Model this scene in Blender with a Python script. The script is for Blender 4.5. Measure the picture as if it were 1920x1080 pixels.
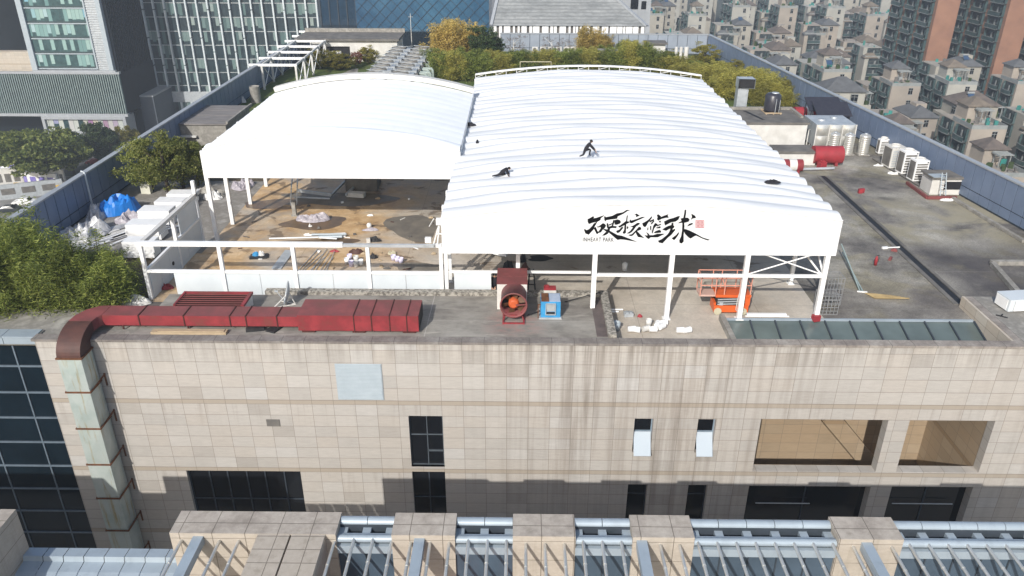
import bpy, math, random
import numpy as np
from mathutils import Vector, Matrix
R_ = math.radians
scn = bpy.context.scene
for o in list(bpy.data.objects): bpy.data.objects.remove(o)
COL = scn.collection

# ------------------------------------------------------------------ camera
CF = 1486.88
CP, CR, CY = 0.456267855, 0.00315908866, -0.00858495083
CAM = np.array([0.2559862, -30.7447072, 17.79777232])
def _cam_rows():
    cy, sy = math.cos(CY), math.sin(CY); cp, sp = math.cos(CP), math.sin(CP)
    right = np.array([cy, -sy, 0]); fwd = np.array([sy*cp, cy*cp, -sp]); up = np.cross(right, fwd)
    cr, sr = math.cos(CR), math.sin(CR)
    return np.array([right*cr+up*sr, -right*sr+up*cr, -fwd])
RM = _cam_rows()
cam_d = bpy.data.cameras.new("camera"); cam = bpy.data.objects.new("camera", cam_d); COL.objects.link(cam)
cam_d.sensor_fit = 'HORIZONTAL'; cam_d.sensor_width = 36.0; cam_d.lens = CF/1920*36.0
cam_d.clip_start = 0.5; cam_d.clip_end = 3000
M4 = Matrix.Identity(4)
for i in range(3):
    for j in range(3): M4[i][j] = RM[j][i]
    M4[i][3] = CAM[i]
cam.matrix_world = M4
scn.camera = cam
# measuring helpers: where the sight line through a photo point meets a known plane of the place
def ray(u, v): return RM.T @ np.array([(u-960)/CF, (540-v)/CF, -1.0])
def pz(u, v, z): d = ray(u, v); t = (z-CAM[2])/d[2]; return CAM+t*d
def py(u, v, y): d = ray(u, v); t = (y-CAM[1])/d[1]; return CAM+t*d

# ------------------------------------------------------------------ sky, sun, exposure
SUNV = Vector((0.384, 1.0, -0.703)).normalized()
w = bpy.data.worlds.new("World"); scn.world = w; w.use_nodes = True
nt = w.node_tree; bg = nt.nodes["Background"]
sky = nt.nodes.new("ShaderNodeTexSky"); sky.sky_type = 'NISHITA'; sky.sun_disc = False
sky.sun_elevation = R_(33.3); sky.sun_rotation = math.atan2(-0.384, -1.0)
sky.air_density = 1.0; sky.dust_density = 2.0; sky.ozone_density = 1.0
nt.links.new(sky.outputs[0], bg.inputs[0]); bg.inputs[1].default_value = 0.145
sd = bpy.data.lights.new("sun", 'SUN'); sd.energy = 4.1; sd.angle = R_(0.5); sd.color = (1.0, 0.965, 0.905)
so = bpy.data.objects.new("sun", sd); COL.objects.link(so); so.location = (-30, -80, 60)
so.rotation_euler = SUNV.to_track_quat('-Z', 'Y').to_euler()
scn.view_settings.view_transform = 'Standard'; scn.view_settings.look = 'None'
scn.view_settings.gamma = 1.0; scn.view_settings.use_curve_mapping = False
scn.view_settings.exposure = 0.22
scn.cycles.max_bounces = 6; scn.cycles.diffuse_bounces = 3; scn.cycles.glossy_bounces = 3
scn.cycles.transmission_bounces = 4; scn.cycles.transparent_max_bounces = 8; scn.cycles.volume_bounces = 0
scn.cycles.use_denoising = True

# ------------------------------------------------------------------ material toolkit
class NT:
    def __init__(s, name):
        s.m = bpy.data.materials.new(name); s.m.use_nodes = True
        s.t = s.m.node_tree; s.b = s.t.nodes["Principled BSDF"]
        s._tc = None
    def n(s, kind, **kw):
        x = s.t.nodes.new(kind)
        for k, v in kw.items(): setattr(x, k, v)
        return x
    def l(s, a, b): s.t.links.new(a, b)
    def tc(s, which='Object'):
        if s._tc is None: s._tc = s.n("ShaderNodeNewGeometry")
        return s._tc.outputs['Position']   # metres in the place, so neighbours and copies differ
    def put(s, sock, v):
        if isinstance(v, (int, float)): sock.default_value = v
        elif isinstance(v, (tuple, list)):
            sock.default_value = (v[0], v[1], v[2], 1.0) if len(sock.default_value) == 4 else v
        else: s.l(v, sock)
    def math(s, op, a, b=None, c=None, clamp=False):
        x = s.n("ShaderNodeMath", operation=op, use_clamp=clamp)
        for i, v in enumerate((a, b, c)):
            if v is not None: s.put(x.inputs[i], v)
        return x.outputs[0]
    def sep(s, v):
        x = s.n("ShaderNodeSeparateXYZ"); s.l(v, x.inputs[0]); return x.outputs
    def comb(s, a, b, c):
        x = s.n("ShaderNodeCombineXYZ")
        for i, v in enumerate((a, b, c)): s.put(x.inputs[i], v)
        return x.outputs[0]
    def mapv(s, v, scale=(1,1,1), loc=(0,0,0)):
        x = s.n("ShaderNodeMapping"); s.l(v, x.inputs[0])
        x.inputs['Scale'].default_value = scale; x.inputs['Location'].default_value = loc
        return x.outputs[0]
    def noise(s, scale=1.0, detail=5, rough=0.6, stretch=(1,1,1), loc=(0,0,0), vec=None, dist=0.0):
        x = s.n("ShaderNodeTexNoise"); v = s.mapv(vec or s.tc(), stretch, loc)
        s.l(v, x.inputs['Vector']); x.inputs['Scale'].default_value = scale
        x.inputs['Detail'].default_value = detail; x.inputs['Roughness'].default_value = rough
        x.inputs['Distortion'].default_value = dist
        return x.outputs[0]
    def white(s, vec):
        x = s.n("ShaderNodeTexWhiteNoise", noise_dimensions='3D'); s.l(vec, x.inputs[0]); return x.outputs[0]
    def ramp(s, fac, stops, interp='LINEAR'):
        x = s.n("ShaderNodeValToRGB"); s.put(x.inputs[0], fac); r = x.color_ramp; r.interpolation = interp
        while len(r.elements) < len(stops): r.elements.new(0.5)
        for e, (p, c) in zip(r.elements, stops):
            e.position = p; e.color = (c[0], c[1], c[2], 1) if isinstance(c, (tuple, list)) else (c, c, c, 1)
        return x.outputs[0]
    def mix(s, fac, a, b, blend='MIX'):
        x = s.n("ShaderNodeMix", data_type='RGBA', blend_type=blend)
        s.put(x.inputs[0], fac); s.put(x.inputs[6], a); s.put(x.inputs[7], b); return x.outputs[2]
    def rng(s, v, a, b, c=0.0, d=1.0):
        x = s.n("ShaderNodeMapRange"); s.put(x.inputs[0], v)
        for i, q in enumerate((a, b, c, d)): x.inputs[i+1].default_value = q
        return x.outputs[0]
    def band(s, v, lo, hi):   # 1 inside lo..hi
        return s.math('MULTIPLY', s.math('GREATER_THAN', v, lo), s.math('LESS_THAN', v, hi))
    def bump(s, h, strength=0.3, dist=0.05):
        x = s.n("ShaderNodeBump"); x.inputs['Strength'].default_value = strength; x.inputs['Distance'].default_value = dist
        s.l(h, x.inputs['Height']); s.l(x.outputs[0], s.b.inputs['Normal'])
    def done(s, col, rough=0.8, metal=0.0, spec=0.3):
        s.put(s.b.inputs['Base Color'], col); s.put(s.b.inputs['Roughness'], rough)
        s.b.inputs['Metallic'].default_value = metal; s.b.inputs['Specular IOR Level'].default_value = spec
        return s.m

def M(name, c1, c2=None, scale=1.5, rough=0.75, metal=0.0, spec=0.3, lo=0.35, hi=0.65, stretch=(1,1,1), bump=0.0, detail=5, c3=None):
    k = NT(name)
    if c2 is None: c2 = tuple(x*0.8 for x in c1)
    f = k.noise(scale, detail, 0.62, stretch)
    stops = [(lo, c1), (hi, c2)] if c3 is None else [(lo, c1), ((lo+hi)/2, c2), (hi, c3)]
    col = k.ramp(f, stops)
    if bump: k.bump(k.noise(scale*6, 3), bump, 0.02)
    return k.done(col, rough, metal, spec)

# ------------------------------------------------------------------ geometry toolkit
LOC = {}
class MB:
    def __init__(s): s.v = []; s.f = []; s.mi = []; s.sm = []
    def add(s, vs, fs, mi=0, sm=False):
        o = len(s.v); s.v += [tuple(float(c) for c in p) for p in vs]
        for f in fs: s.f.append(tuple(o+i for i in f)); s.mi.append(mi); s.sm.append(sm)
        return s
    def quad(s, a, b, c, d, mi=0): return s.add([a, b, c, d], [(0, 1, 2, 3)], mi)
    def poly(s, pts, mi=0): return s.add(pts, [tuple(range(len(pts)))], mi)
    def box(s, x0, y0, z0, x1, y1, z1, mi=0):
        if x0 > x1: x0, x1 = x1, x0
        if y0 > y1: y0, y1 = y1, y0
        if z0 > z1: z0, z1 = z1, z0
        v = [(x0,y0,z0),(x1,y0,z0),(x1,y1,z0),(x0,y1,z0),(x0,y0,z1),(x1,y0,z1),(x1,y1,z1),(x0,y1,z1)]
        return s.add(v, [(3,2,1,0),(4,5,6,7),(0,1,5,4),(1,2,6,5),(2,3,7,6),(3,0,4,7)], mi)
    def rbox(s, cx, cy, z0, sx, sy, h, rz=0.0, mi=0):   # box turned about z
        c, n = math.cos(rz), math.sin(rz); o = len(s.v)
        b = MB().box(-sx/2, -sy/2, z0, sx/2, sy/2, z0+h)
        return s.add([(cx+x*c-y*n, cy+x*n+y*c, z) for x, y, z in b.v], b.f, mi)
    def beam(s, p, q, wd, h=None, mi=0, up=(0,0,1)):
        h = h or wd; p = Vector(p); q = Vector(q); d = (q-p).normalized(); u = Vector(up)
        if abs(d.dot(u)) > 0.98: u = Vector((0,1,0))
        a = d.cross(u).normalized(); b = a.cross(d).normalized()
        vs = [e + a*sx*wd/2 + b*sy*h/2 for e in (p, q) for sx, sy in ((-1,-1),(1,-1),(1,1),(-1,1))]
        return s.add(vs, [(0,1,2,3),(7,6,5,4),(0,4,5,1),(1,5,6,2),(2,6,7,3),(3,7,4,0)], mi)
    def path(s, pts, r, n=8, mi=0, caps=True, sm=True):
        pts = [Vector(p) for p in pts]; rs = r if isinstance(r, (list, tuple)) else [r]*len(pts)
        rings = []
        prev = None
        for i, p in enumerate(pts):
            d = (pts[min(i+1, len(pts)-1)]-pts[max(i-1, 0)]).normalized()
            if prev is None:
                u = Vector((0,0,1)) if abs(d.z) < 0.9 else Vector((0,1,0)); a = d.cross(u).normalized()
            else: a = (prev - d*prev.dot(d)).normalized()
            prev = a; b = d.cross(a)
            rings.append([p + (a*math.cos(t)+b*math.sin(t))*rs[i] for t in [2*math.pi*k/n for k in range(n)]])
        vs = [q for g in rings for q in g]; fs = []
        for i in range(len(pts)-1):
            for k in range(n): fs.append((i*n+k, i*n+(k+1)%n, (i+1)*n+(k+1)%n, (i+1)*n+k))
        s.add(vs, fs, mi, sm)
        if caps: s.add(rings[0][::-1], [tuple(range(n))], mi); s.add(rings[-1], [tuple(range(n))], mi)
        return s
    def tube(s, p, q, r, r1=None, n=8, mi=0, caps=True): return s.path([p, q], [r, r1 if r1 is not None else r], n, mi, caps)
    def lathe(s, prof, cx, cy, n=20, mi=0, sm=True):
        vs = [(cx+r*math.cos(2*math.pi*k/n), cy+r*math.sin(2*math.pi*k/n), z) for r, z in prof for k in range(n)]
        fs = [(i*n+k, i*n+(k+1)%n, (i+1)*n+(k+1)%n, (i+1)*n+k) for i in range(len(prof)-1) for k in range(n)]
        return s.add(vs, fs, mi, sm)
    def hip(s, x0, y0, x1, y1, z, h, over=0.5, mi=0, mi2=None):
        x0 -= over; x1 += over; y0 -= over; y1 += over
        lx, ly = x1-x0, y1-y0
        if lx >= ly: a, b = (x0+ly*.45, (y0+y1)/2, z+h), (x1-ly*.45, (y0+y1)/2, z+h)
        else: a, b = ((x0+x1)/2, y0+lx*.45, z+h), ((x0+x1)/2, y1-lx*.45, z+h)
        e = 0.18
        c = [(x0,y0,z),(x1,y0,z),(x1,y1,z),(x0,y1,z)]; t = [(p[0],p[1],z+e) for p in c]
        mm = mi if mi2 is None else mi2
        for i in range(4): s.quad(c[i], c[(i+1)%4], t[(i+1)%4], t[i], mm)
        s.poly(c[::-1], mm)
        if lx >= ly:
            s.quad(t[0], t[1], b, a, mi); s.poly([t[1], t[2], b], mi); s.quad(t[2], t[3], a, b, mi); s.poly([t[3], t[0], a], mi)
        else:
            s.poly([t[0], t[1], a], mi); s.quad(t[1], t[2], b, a, mi); s.poly([t[2], t[3], b], mi); s.quad(t[3], t[0], a, b, mi)
        return s
    def join(s, o, off=(0,0,0), mi=None, rz=0.0):
        c, n = math.cos(rz), math.sin(rz); k = len(s.v)
        s.v += [(x*c-y*n+off[0], x*n+y*c+off[1], z+off[2]) for x, y, z in o.v]
        for f, m_, q in zip(o.f, o.mi, o.sm): s.f.append(tuple(i+k for i in f)); s.mi.append(m_ if mi is None else mi); s.sm.append(q)
        return s
    def build(s, name, mats, parent=None, loc=None):
        """one mesh object; loc = its origin when it stands alone"""
        if not isinstance(mats, (list, tuple)): mats = [mats]
        off = LOC.get(parent.name, (0,0,0)) if parent is not None else (loc or (0,0,0))
        me = bpy.data.meshes.new(name)
        me.from_pydata([(a-off[0], b-off[1], c-off[2]) for a, b, c in s.v], [], s.f)
        for m_ in mats: me.materials.append(m_)
        if len(mats) > 1: me.polygons.foreach_set("material_index", s.mi)
        if any(s.sm): me.polygons.foreach_set("use_smooth", s.sm)
        me.update()
        o = bpy.data.objects.new(name, me); COL.objects.link(o)
        if parent is not None: o.parent = parent
        else: o.location = off
        LOC[o.name] = off
        return o
def tag(o, label=None, cat=None, group=None, kind=None):
    if label: o['label'] = label
    if cat: o['category'] = cat
    if group: o['group'] = group
    if kind: o['kind'] = kind
    return o
def thing(name, label, cat, loc=(0,0,0), group=None):
    o = bpy.data.objects.new(name, None); COL.objects.link(o); o.location = loc; o.empty_display_size = 0.3
    LOC[o.name] = tuple(loc)
    return tag(o, label, cat, group)
def solo(mb, name, mats, label, cat, loc=None, group=None):
    if loc is None:
        a = np.array(mb.v); lo, hi = a.min(0), a.max(0); loc = ((lo[0]+hi[0])/2, (lo[1]+hi[1])/2, lo[2])
    return tag(mb.build(name, mats, None, loc), label, cat, group)
def struct(mb, name, mats): return tag(mb.build(name, mats), kind='structure')
CHILD = {}
def copy_tree(o, parent=None):
    c = o.copy(); COL.objects.link(c)
    if parent is not None: c.parent = parent; c.matrix_parent_inverse = o.matrix_parent_inverse.copy()
    for ch in list(o.children): copy_tree(ch, c)
    return c
def dup(o, loc, rz=0.0, label=None, scale=None, group=None):
    c = copy_tree(o); c.location = loc; c.rotation_euler = (0, 0, rz)
    if scale: c.scale = (scale,)*3 if isinstance(scale, (int, float)) else scale
    if label: c['label'] = label
    if group: c['group'] = group
    return c
ORD = ['first','second','third','fourth','fifth','sixth','seventh','eighth','ninth','tenth','eleventh','twelfth','thirteenth','fourteenth','fifteenth','sixteenth','seventeenth','eighteenth','nineteenth','twentieth']
# ------------------------------------------------------------------ materials
def tile_mat(name, base=(0.425,0.399,0.365), side='x', stain=True, px=1.01, off=-0.25):
    k = NT(name); P = k.tc(); x, y, z = k.sep(P)
    s = k.math('ADD', x, y) if side == 'xy' else (x if side == 'x' else y)
    cs = k.math('DIVIDE', k.math('SUBTRACT', s, off), px)
    fx = k.math('FRACT', cs); cx = k.math('FLOOR', cs)
    jx = k.math('LESS_THAN', fx, 0.022)
    d = k.math('SUBTRACT', -3.17, z)
    t = k.math('FLOORED_MODULO', d, 3.965)
    up = k.math('GREATER_THAN', z, -3.17)
    rl = k.math('DIVIDE', k.math('SUBTRACT', t, 0.235), 0.6217)
    ru = k.math('DIVIDE', k.math('SUBTRACT', -0.45, z), 0.68)
    row = k.math('ADD', k.math('MULTIPLY', rl, k.math('SUBTRACT', 1.0, up)), k.math('MULTIPLY', ru, up))
    fz = k.math('FRACT', row)
    jz = k.math('LESS_THAN', fz, 0.036)
    band = k.math('MULTIPLY', k.math('LESS_THAN', t, 0.235), k.math('SUBTRACT', 1.0, up))
    je = k.math('MULTIPLY', k.math('LESS_THAN', k.math('ABSOLUTE', t), 0.03), k.math('SUBTRACT', 1.0, up))
    jz = k.math('MULTIPLY', jz, k.math('SUBTRACT', 1.0, band))
    joint = k.math('MAXIMUM', k.math('MAXIMUM', jx, jz), je)
    cell = k.white(k.comb(cx, k.math('FLOOR', row), k.math('FLOOR', k.math('DIVIDE', d, 3.965))))
    b = base
    col = k.ramp(cell, [(0.0, tuple(q*0.91 for q in b)), (0.35, b), (0.7, (b[0]*0.98, b[1]*0.955, b[2]*0.93)), (0.9, tuple(q*1.04 for q in b)), (1.0, (b[0]*1.05, b[1]*1.075, b[2]*1.11))])
    odd = k.white(k.comb(cx, k.math('FLOOR', row), k.math('ADD', 7.0, k.math('FLOOR', k.math('DIVIDE', d, 3.965)))))
    col = k.mix(k.math('MULTIPLY', k.math('GREATER_THAN', odd, .955), .5), col, (b[0]*.72, b[1]*.70, b[2]*.68))
    grain = k.noise(5, 6, 0.7, (0.35, 0.35, 2.2))
    col = k.mix(1.0, col, k.ramp(grain, [(0.3, 0.88), (0.7, 1.06)]), 'MULTIPLY')
    col = k.mix(band, col, (b[0]*0.80, b[1]*0.74, b[2]*0.66))
    if stain:
        st = k.noise(1.0, 6, 0.65, (2.1, 2.1, 0.10))
        st2 = k.noise(0.35, 3, 0.5, (1.0, 1.0, 0.15), (7, 0, 0))
        drip = k.math('MULTIPLY', k.math('MULTIPLY', k.rng(t, 1.9, .24), k.math('SUBTRACT', 1.0, band)), k.rng(k.noise(1.0, 5, .6, (3.2,3.2,.16), (9,0,3)), .54, .70))
        col = k.mix(k.math('MULTIPLY', drip, .34), col, (0.17,0.135,0.105))
        where = k.math('MULTIPLY', k.rng(s, -2.5, 2.0), k.rng(s, 16.5, 9.0))
        where = k.math('MAXIMUM', where, k.math('MULTIPLY', k.rng(s, 19, 26), 0.55))
        where = k.math('MAXIMUM', where, 0.07)
        amt = k.math('MULTIPLY', k.rng(st, 0.46, 0.66), where)
        amt = k.math('MULTIPLY', amt, k.rng(z, -13.0, -1.0, 0.55, 1.0))
        amt = k.math('MULTIPLY', amt, k.rng(st2, 0.35, 0.6, 0.45, 1.0))
        col = k.mix(k.math('MULTIPLY', amt, 0.64), col, (0.135, 0.105, 0.08))
        rim = k.math('MULTIPLY', k.rng(z, -1.5, -0.1), k.rng(st, 0.42, 0.62))
        col = k.mix(k.math('MULTIPLY', rim, 0.45), col, (0.10, 0.085, 0.07))
    col = k.mix(k.math('MULTIPLY', joint, 0.60), col, (0.13, 0.105, 0.085))
    k.bump(k.math('SUBTRACT', 1.0, joint), 0.25, 0.02)
    return k.done(col, k.rng(grain, 0.3, 0.7, 0.55, 0.8), 0, 0.35)

m_tile = tile_mat("stone_cladding")
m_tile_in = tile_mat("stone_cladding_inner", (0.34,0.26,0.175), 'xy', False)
m_tile_y = tile_mat("stone_cladding_side", (0.46,0.41,0.34), 'xy', False)
def cap_mat():
    k = NT("parapet_stone"); P = k.tc(); x, y, z = k.sep(P)
    j = k.math('LESS_THAN', k.math('FRACT', k.math('DIVIDE', k.math('SUBTRACT', x, -0.25), 1.01)), 0.022)
    n1 = k.noise(0.7, 6, 0.7); n2 = k.noise(6, 5, 0.7)
    col = k.ramp(n1, [(0.3, (0.115,0.10,0.095)), (0.5, (0.20,0.18,0.165)), (0.72, (0.30,0.285,0.265))])
    col = k.mix(1.0, col, k.ramp(n2, [(0.3, 0.75), (0.7, 1.1)]), 'MULTIPLY')
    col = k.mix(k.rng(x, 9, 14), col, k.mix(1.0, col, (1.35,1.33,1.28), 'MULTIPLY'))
    col = k.mix(k.math('MULTIPLY', j, 0.7), col, (0.05,0.045,0.04))
    return k.done(col, 0.75)
m_cap = cap_mat()
def block_mat():
    k = NT("podium_stone"); P = k.tc(); x, y, z = k.sep(P)
    n1 = k.noise(0.9, 6, 0.7); n2 = k.noise(7, 5, 0.7, (0.6, 0.6, 1.6))
    j = k.math('LESS_THAN', k.math('FRACT', k.math('DIVIDE', x, 1.03)), 0.026)
    jz = k.math('LESS_THAN', k.math('FRACT', k.math('DIVIDE', k.math('SUBTRACT', z, -0.22), 0.78)), 0.026)
    jz = k.math('MULTIPLY', jz, k.math('LESS_THAN', z, -0.05))
    jy = k.math('MULTIPLY', k.math('LESS_THAN', k.math('FRACT', k.math('DIVIDE', y, 0.55)), 0.05), k.math('GREATER_THAN', z, -0.02))
    up = k.math('GREATER_THAN', z, -0.01)
    face = k.ramp(n2, [(0.3, (0.34,0.30,0.25)), (0.7, (0.41,0.365,0.31))])
    top = k.ramp(n1, [(0.28, (0.24,0.21,0.18)), (0.5, (0.37,0.33,0.285)), (0.75, (0.45,0.41,0.355))])
    top = k.mix(1.0, top, k.ramp(n2, [(0.3, 0.82), (0.7, 1.08)]), 'MULTIPLY')
    col = k.mix(up, face, top)
    st = k.noise(1.0, 5, 0.6, (2.5, 2.5, 0.2))
    col = k.mix(k.math('MULTIPLY', k.rng(st, 0.55, 0.72), 0.4), col, (0.16,0.14,0.10))
    col = k.mix(k.math('MULTIPLY', k.math('MAXIMUM', j, k.math('MAXIMUM', jz, jy)), 0.75), col, (0.08,0.065,0.05))
    return k.done(col, 0.7)
m_block = block_mat()

def deck_mat():   # old dark roofing on the right, damp patches
    k = NT("old_roofing"); P = k.tc(); x, y, z = k.sep(P)
    a = k.noise(0.16, 6, 0.6, (1, 1.2, 1), (3, 1, 0)); b = k.noise(0.55, 7, 0.7); c = k.noise(14, 4, 0.8); d = k.noise(0.28, 5, 0.55, (1, 1, 1), (11, 4, 0), dist=1.0)
    col = k.ramp(a, [(0.36, (0.085,0.080,0.077)), (0.45, (0.19,0.175,0.155)), (0.53, (0.30,0.28,0.24)), (0.64, (0.40,0.375,0.32))])
    col = k.mix(k.math('MULTIPLY', k.rng(d, 0.50, 0.62), .8), col, (0.285,0.255,0.175))
    col = k.mix(1.0, col, k.ramp(b, [(0.3, 0.5), (0.5, 0.95), (0.72, 1.3)]), 'MULTIPLY')
    col = k.mix(1.0, col, k.ramp(c, [(0.3, 0.6), (0.7, 1.4)]), 'MULTIPLY')
    near = k.math('MULTIPLY', k.rng(y, 14.5, 11.0), k.rng(x, 22.6, 24.5)); col = k.mix(k.math('MULTIPLY', k.math('MULTIPLY', near, k.rng(b, .35, .5)), .75), col, (0.075,0.068,0.07))
    low = k.math('MULTIPLY', k.rng(y, 8.5, 6.5), k.rng(x, 23, 22)); col = k.mix(k.math('MULTIPLY', low, .35), col, (0.12,0.10,0.09))
    mid = k.math('MULTIPLY', k.math('MULTIPLY', k.rng(y, 12.5, 15.5), k.rng(y, 23, 19)), k.rng(x, 22.9, 24.5)); col = k.mix(k.math('MULTIPLY', mid, k.rng(d, .40, .56, 0, .75)), col, (0.36,0.325,0.235))
    seam = k.math('LESS_THAN', k.math('FRACT', k.math('DIVIDE', y, 4.6)), 0.008)
    col = k.mix(k.math('MULTIPLY', seam, 0.5), col, (0.30,0.28,0.25))
    col = k.mix(1.0, col, (.84,.85,.87), 'MULTIPLY')
    k.bump(c, 0.4, 0.02)
    return k.done(col, 0.85)
m_deck = deck_mat()
def court_mat():  # screed under the tents, rusty wet on the left
    k = NT("court_screed"); P = k.tc(); x, y, z = k.sep(P)
    a = k.noise(0.22, 6, 0.6, (1, 1, 1), (1, 2, 0)); b = k.noise(0.9, 7, 0.7); c = k.noise(9, 4, 0.75); d = k.noise(0.17, 4, 0.6, (1, 1.4, 1), (5, 9, 0), dist=0.8)
    base = k.ramp(a, [(0.32, (0.34,0.29,0.23)), (0.5, (0.46,0.41,0.345)), (0.7, (0.53,0.485,0.42))])
    left = k.rng(x, -3.5, -9.5)
    rust = k.ramp(b, [(0.3, (0.42,0.24,0.09)), (0.5, (0.53,0.36,0.19)), (0.72, (0.58,0.45,0.30))])
    col = k.mix(k.math('MULTIPLY', left, k.rng(d, 0.36, 0.56)), base, rust)
    wet = k.math('MULTIPLY', k.rng(k.noise(.42, 6, .62, (1,1.3,1), (2,7,0), dist=.6), 0.57, 0.61), k.rng(y, 7, 10))
    col = k.mix(k.math('MULTIPLY', wet, 0.7), col, (0.13,0.085,0.05))
    col = k.mix(1.0, col, k.ramp(b, [(0.3, 0.80), (0.7, 1.1)]), 'MULTIPLY')
    col = k.mix(1.0, col, k.ramp(c, [(0.3, 0.86), (0.7, 1.1)]), 'MULTIPLY')
    jl = k.math('MAXIMUM', k.math('LESS_THAN', k.math('FRACT', k.math('DIVIDE', k.math('ADD', y, 0.2), 5.2)), 0.005), k.math('LESS_THAN', k.math('FRACT', k.math('DIVIDE', x, 6.1)), 0.004))
    col = k.mix(k.math('MULTIPLY', jl, 0.55), col, (0.14,0.12,0.10))
    return k.done(col, k.rng(b, 0.35, 0.6, 0.45, 0.85), 0, 0.4)
m_court = court_mat()
def slab_mat():
    k = NT("roof_slab_concrete"); P = k.tc(); x, y, z = k.sep(P)
    a = k.noise(0.3, 6, 0.62, (1,1.6,1)); b = k.noise(1.6, 7, 0.7, (0.7, 1.5, 1)); c = k.noise(0.5, 6, 0.6, (0.5, 3, 1), (4,4,0), dist=1.5)
    col = k.ramp(a, [(0.3, (0.15,0.135,0.12)), (0.5, (0.24,0.225,0.20)), (0.7, (0.30,0.285,0.255))])
    col = k.mix(1.0, col, k.ramp(b, [(0.28, 0.66), (0.5, 1.0), (0.75, 1.2)]), 'MULTIPLY')
    col = k.mix(k.math('MULTIPLY', k.rng(c, 0.60, 0.68), 0.6), col, (0.40,0.375,0.33))
    line = k.math('MAXIMUM', k.band(y, 2.02, 2.045), k.band(k.math('ADD', x, k.math('MULTIPLY', y, -0.02)), -4.02, -3.98))
    col = k.mix(k.math('MULTIPLY', line, 0.6), col, (0.42,0.40,0.37))
    red = k.math('MULTIPLY', k.rng(k.math('ABSOLUTE', k.math('SUBTRACT', x, 0.1)), 1.6, 0.6), k.rng(k.math('ABSOLUTE', k.math('SUBTRACT', y, 2.0)), 1.7, 0.7))
    col = k.mix(k.math('MULTIPLY', red, k.rng(b, 0.42, 0.66, 0, 0.5)), col, (0.33,0.10,0.09))
    return k.done(col, 0.7)
m_slab = slab_mat()
m_curb = M("curb_aggregate", (0.34,0.32,0.28), (0.12,0.11,0.095), 7, 0.9, lo=0.42, hi=0.6, bump=0.5)
m_strip = M("drain_strip", (0.13,0.105,0.10), (0.085,0.07,0.068), 2)
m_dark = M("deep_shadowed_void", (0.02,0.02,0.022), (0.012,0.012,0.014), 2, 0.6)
m_conc = M("weathered_concrete", (0.33,0.315,0.285), (0.20,0.19,0.17), 1.2, 0.85, c3=(0.36,0.345,0.31), lo=0.3, hi=0.7)
m_concd = M("dark_concrete", (0.17,0.16,0.145), (0.10,0.095,0.09), 1.2, 0.85)
m_soil = M("planting_soil", (0.13,0.10,0.065), (0.07,0.055,0.035), 2.5, 0.95, c3=(0.19,0.155,0.09), lo=0.3, hi=0.7)
m_lawn = M("roof_lawn", (0.10,0.135,0.03), (0.055,0.085,0.02), 1.3, 0.95, c3=(0.15,0.15,0.05), lo=0.3, hi=0.7)
def fabric(nm="white_tent_fabric", g=1.0):
    k = NT(nm)
    f = k.noise(0.35, 4, 0.6)
    col = k.ramp(f, [(0.3, (0.635*g,0.65*g,0.66*g)), (0.7, (0.69*g,0.70*g,0.705*g))])
    d_ = k.noise(1.0, 5, .65, (.9, .12, .5), (3, 0, 0)); col = k.mix(k.math('MULTIPLY', k.rng(d_, .56, .74), .10), col, (0.45,0.42,0.37))
    return k.done(col, 0.55, 0, 0.35)
m_fab = fabric(); m_fab2 = fabric("brightened_tent_fabric", 1.30)  # smaller tent's roof: same fabric, colour brightened in place of missing sunlight
m_white = M("white_paint_steel", (0.78,0.78,0.77), (0.70,0.70,0.69), 1.5, 0.45)
m_whitep = M("white_sandwich_panel", (0.56,0.60,0.62), (0.51,0.55,0.575), 0.8, 0.4, spec=0.45)
m_whiteg = M("worn_white_paint", (0.62,0.61,0.58), (0.50,0.49,0.46), 1.2, 0.6)
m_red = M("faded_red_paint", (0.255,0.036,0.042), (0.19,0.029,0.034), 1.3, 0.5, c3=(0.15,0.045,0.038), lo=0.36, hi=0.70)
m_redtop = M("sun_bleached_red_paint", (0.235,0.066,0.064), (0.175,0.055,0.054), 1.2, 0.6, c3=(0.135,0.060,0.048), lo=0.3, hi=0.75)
m_redseam = M("rusty_flange_and_slot_shade", (0.07,0.022,0.018), (0.045,0.018,0.015), 4, 0.8)
m_redb = M("bright_red_paint", (0.32,0.035,0.045), (0.24,0.03,0.036), 2, 0.5)
m_maroon = M("rust_brown_elbow", (0.085,0.038,0.030), (0.060,0.030,0.026), 2, 0.6)
m_orange = M("orange_machine_paint", (0.62,0.115,0.025), (0.52,0.09,0.02), 2, 0.4, spec=0.5)
m_blue = M("blue_fan_paint", (0.045,0.26,0.50), (0.035,0.20,0.40), 3, 0.4)
m_greym = M("galvanised_sheet", (0.50,0.53,0.55), (0.38,0.41,0.43), 2, 0.45, metal=0.35)
m_alu = M("pale_louvre_aluminium", (0.38,0.43,0.46), (0.34,0.39,0.42), 2, 0.4, metal=0.1)
m_steel = M("stainless_steel", (0.66,0.65,0.61), (0.54,0.53,0.49), 2, 0.3, metal=0.6)
m_black = M("black_rubber", (0.018,0.018,0.02), (0.03,0.03,0.032), 3, 0.6)
m_bplast = M("black_plastic_tank", (0.025,0.025,0.035), (0.04,0.04,0.05), 3, 0.35, spec=0.5)
m_cloth = M("black_workwear", (0.012,0.012,0.016), (0.022,0.022,0.028), 4, 0.85)
m_skin = M("skin", (0.48,0.29,0.20), (0.42,0.25,0.17), 6, 0.55)
m_hair = M("black_hair", (0.012,0.010,0.009), (0.02,0.016,0.014), 9, 0.6)
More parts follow.
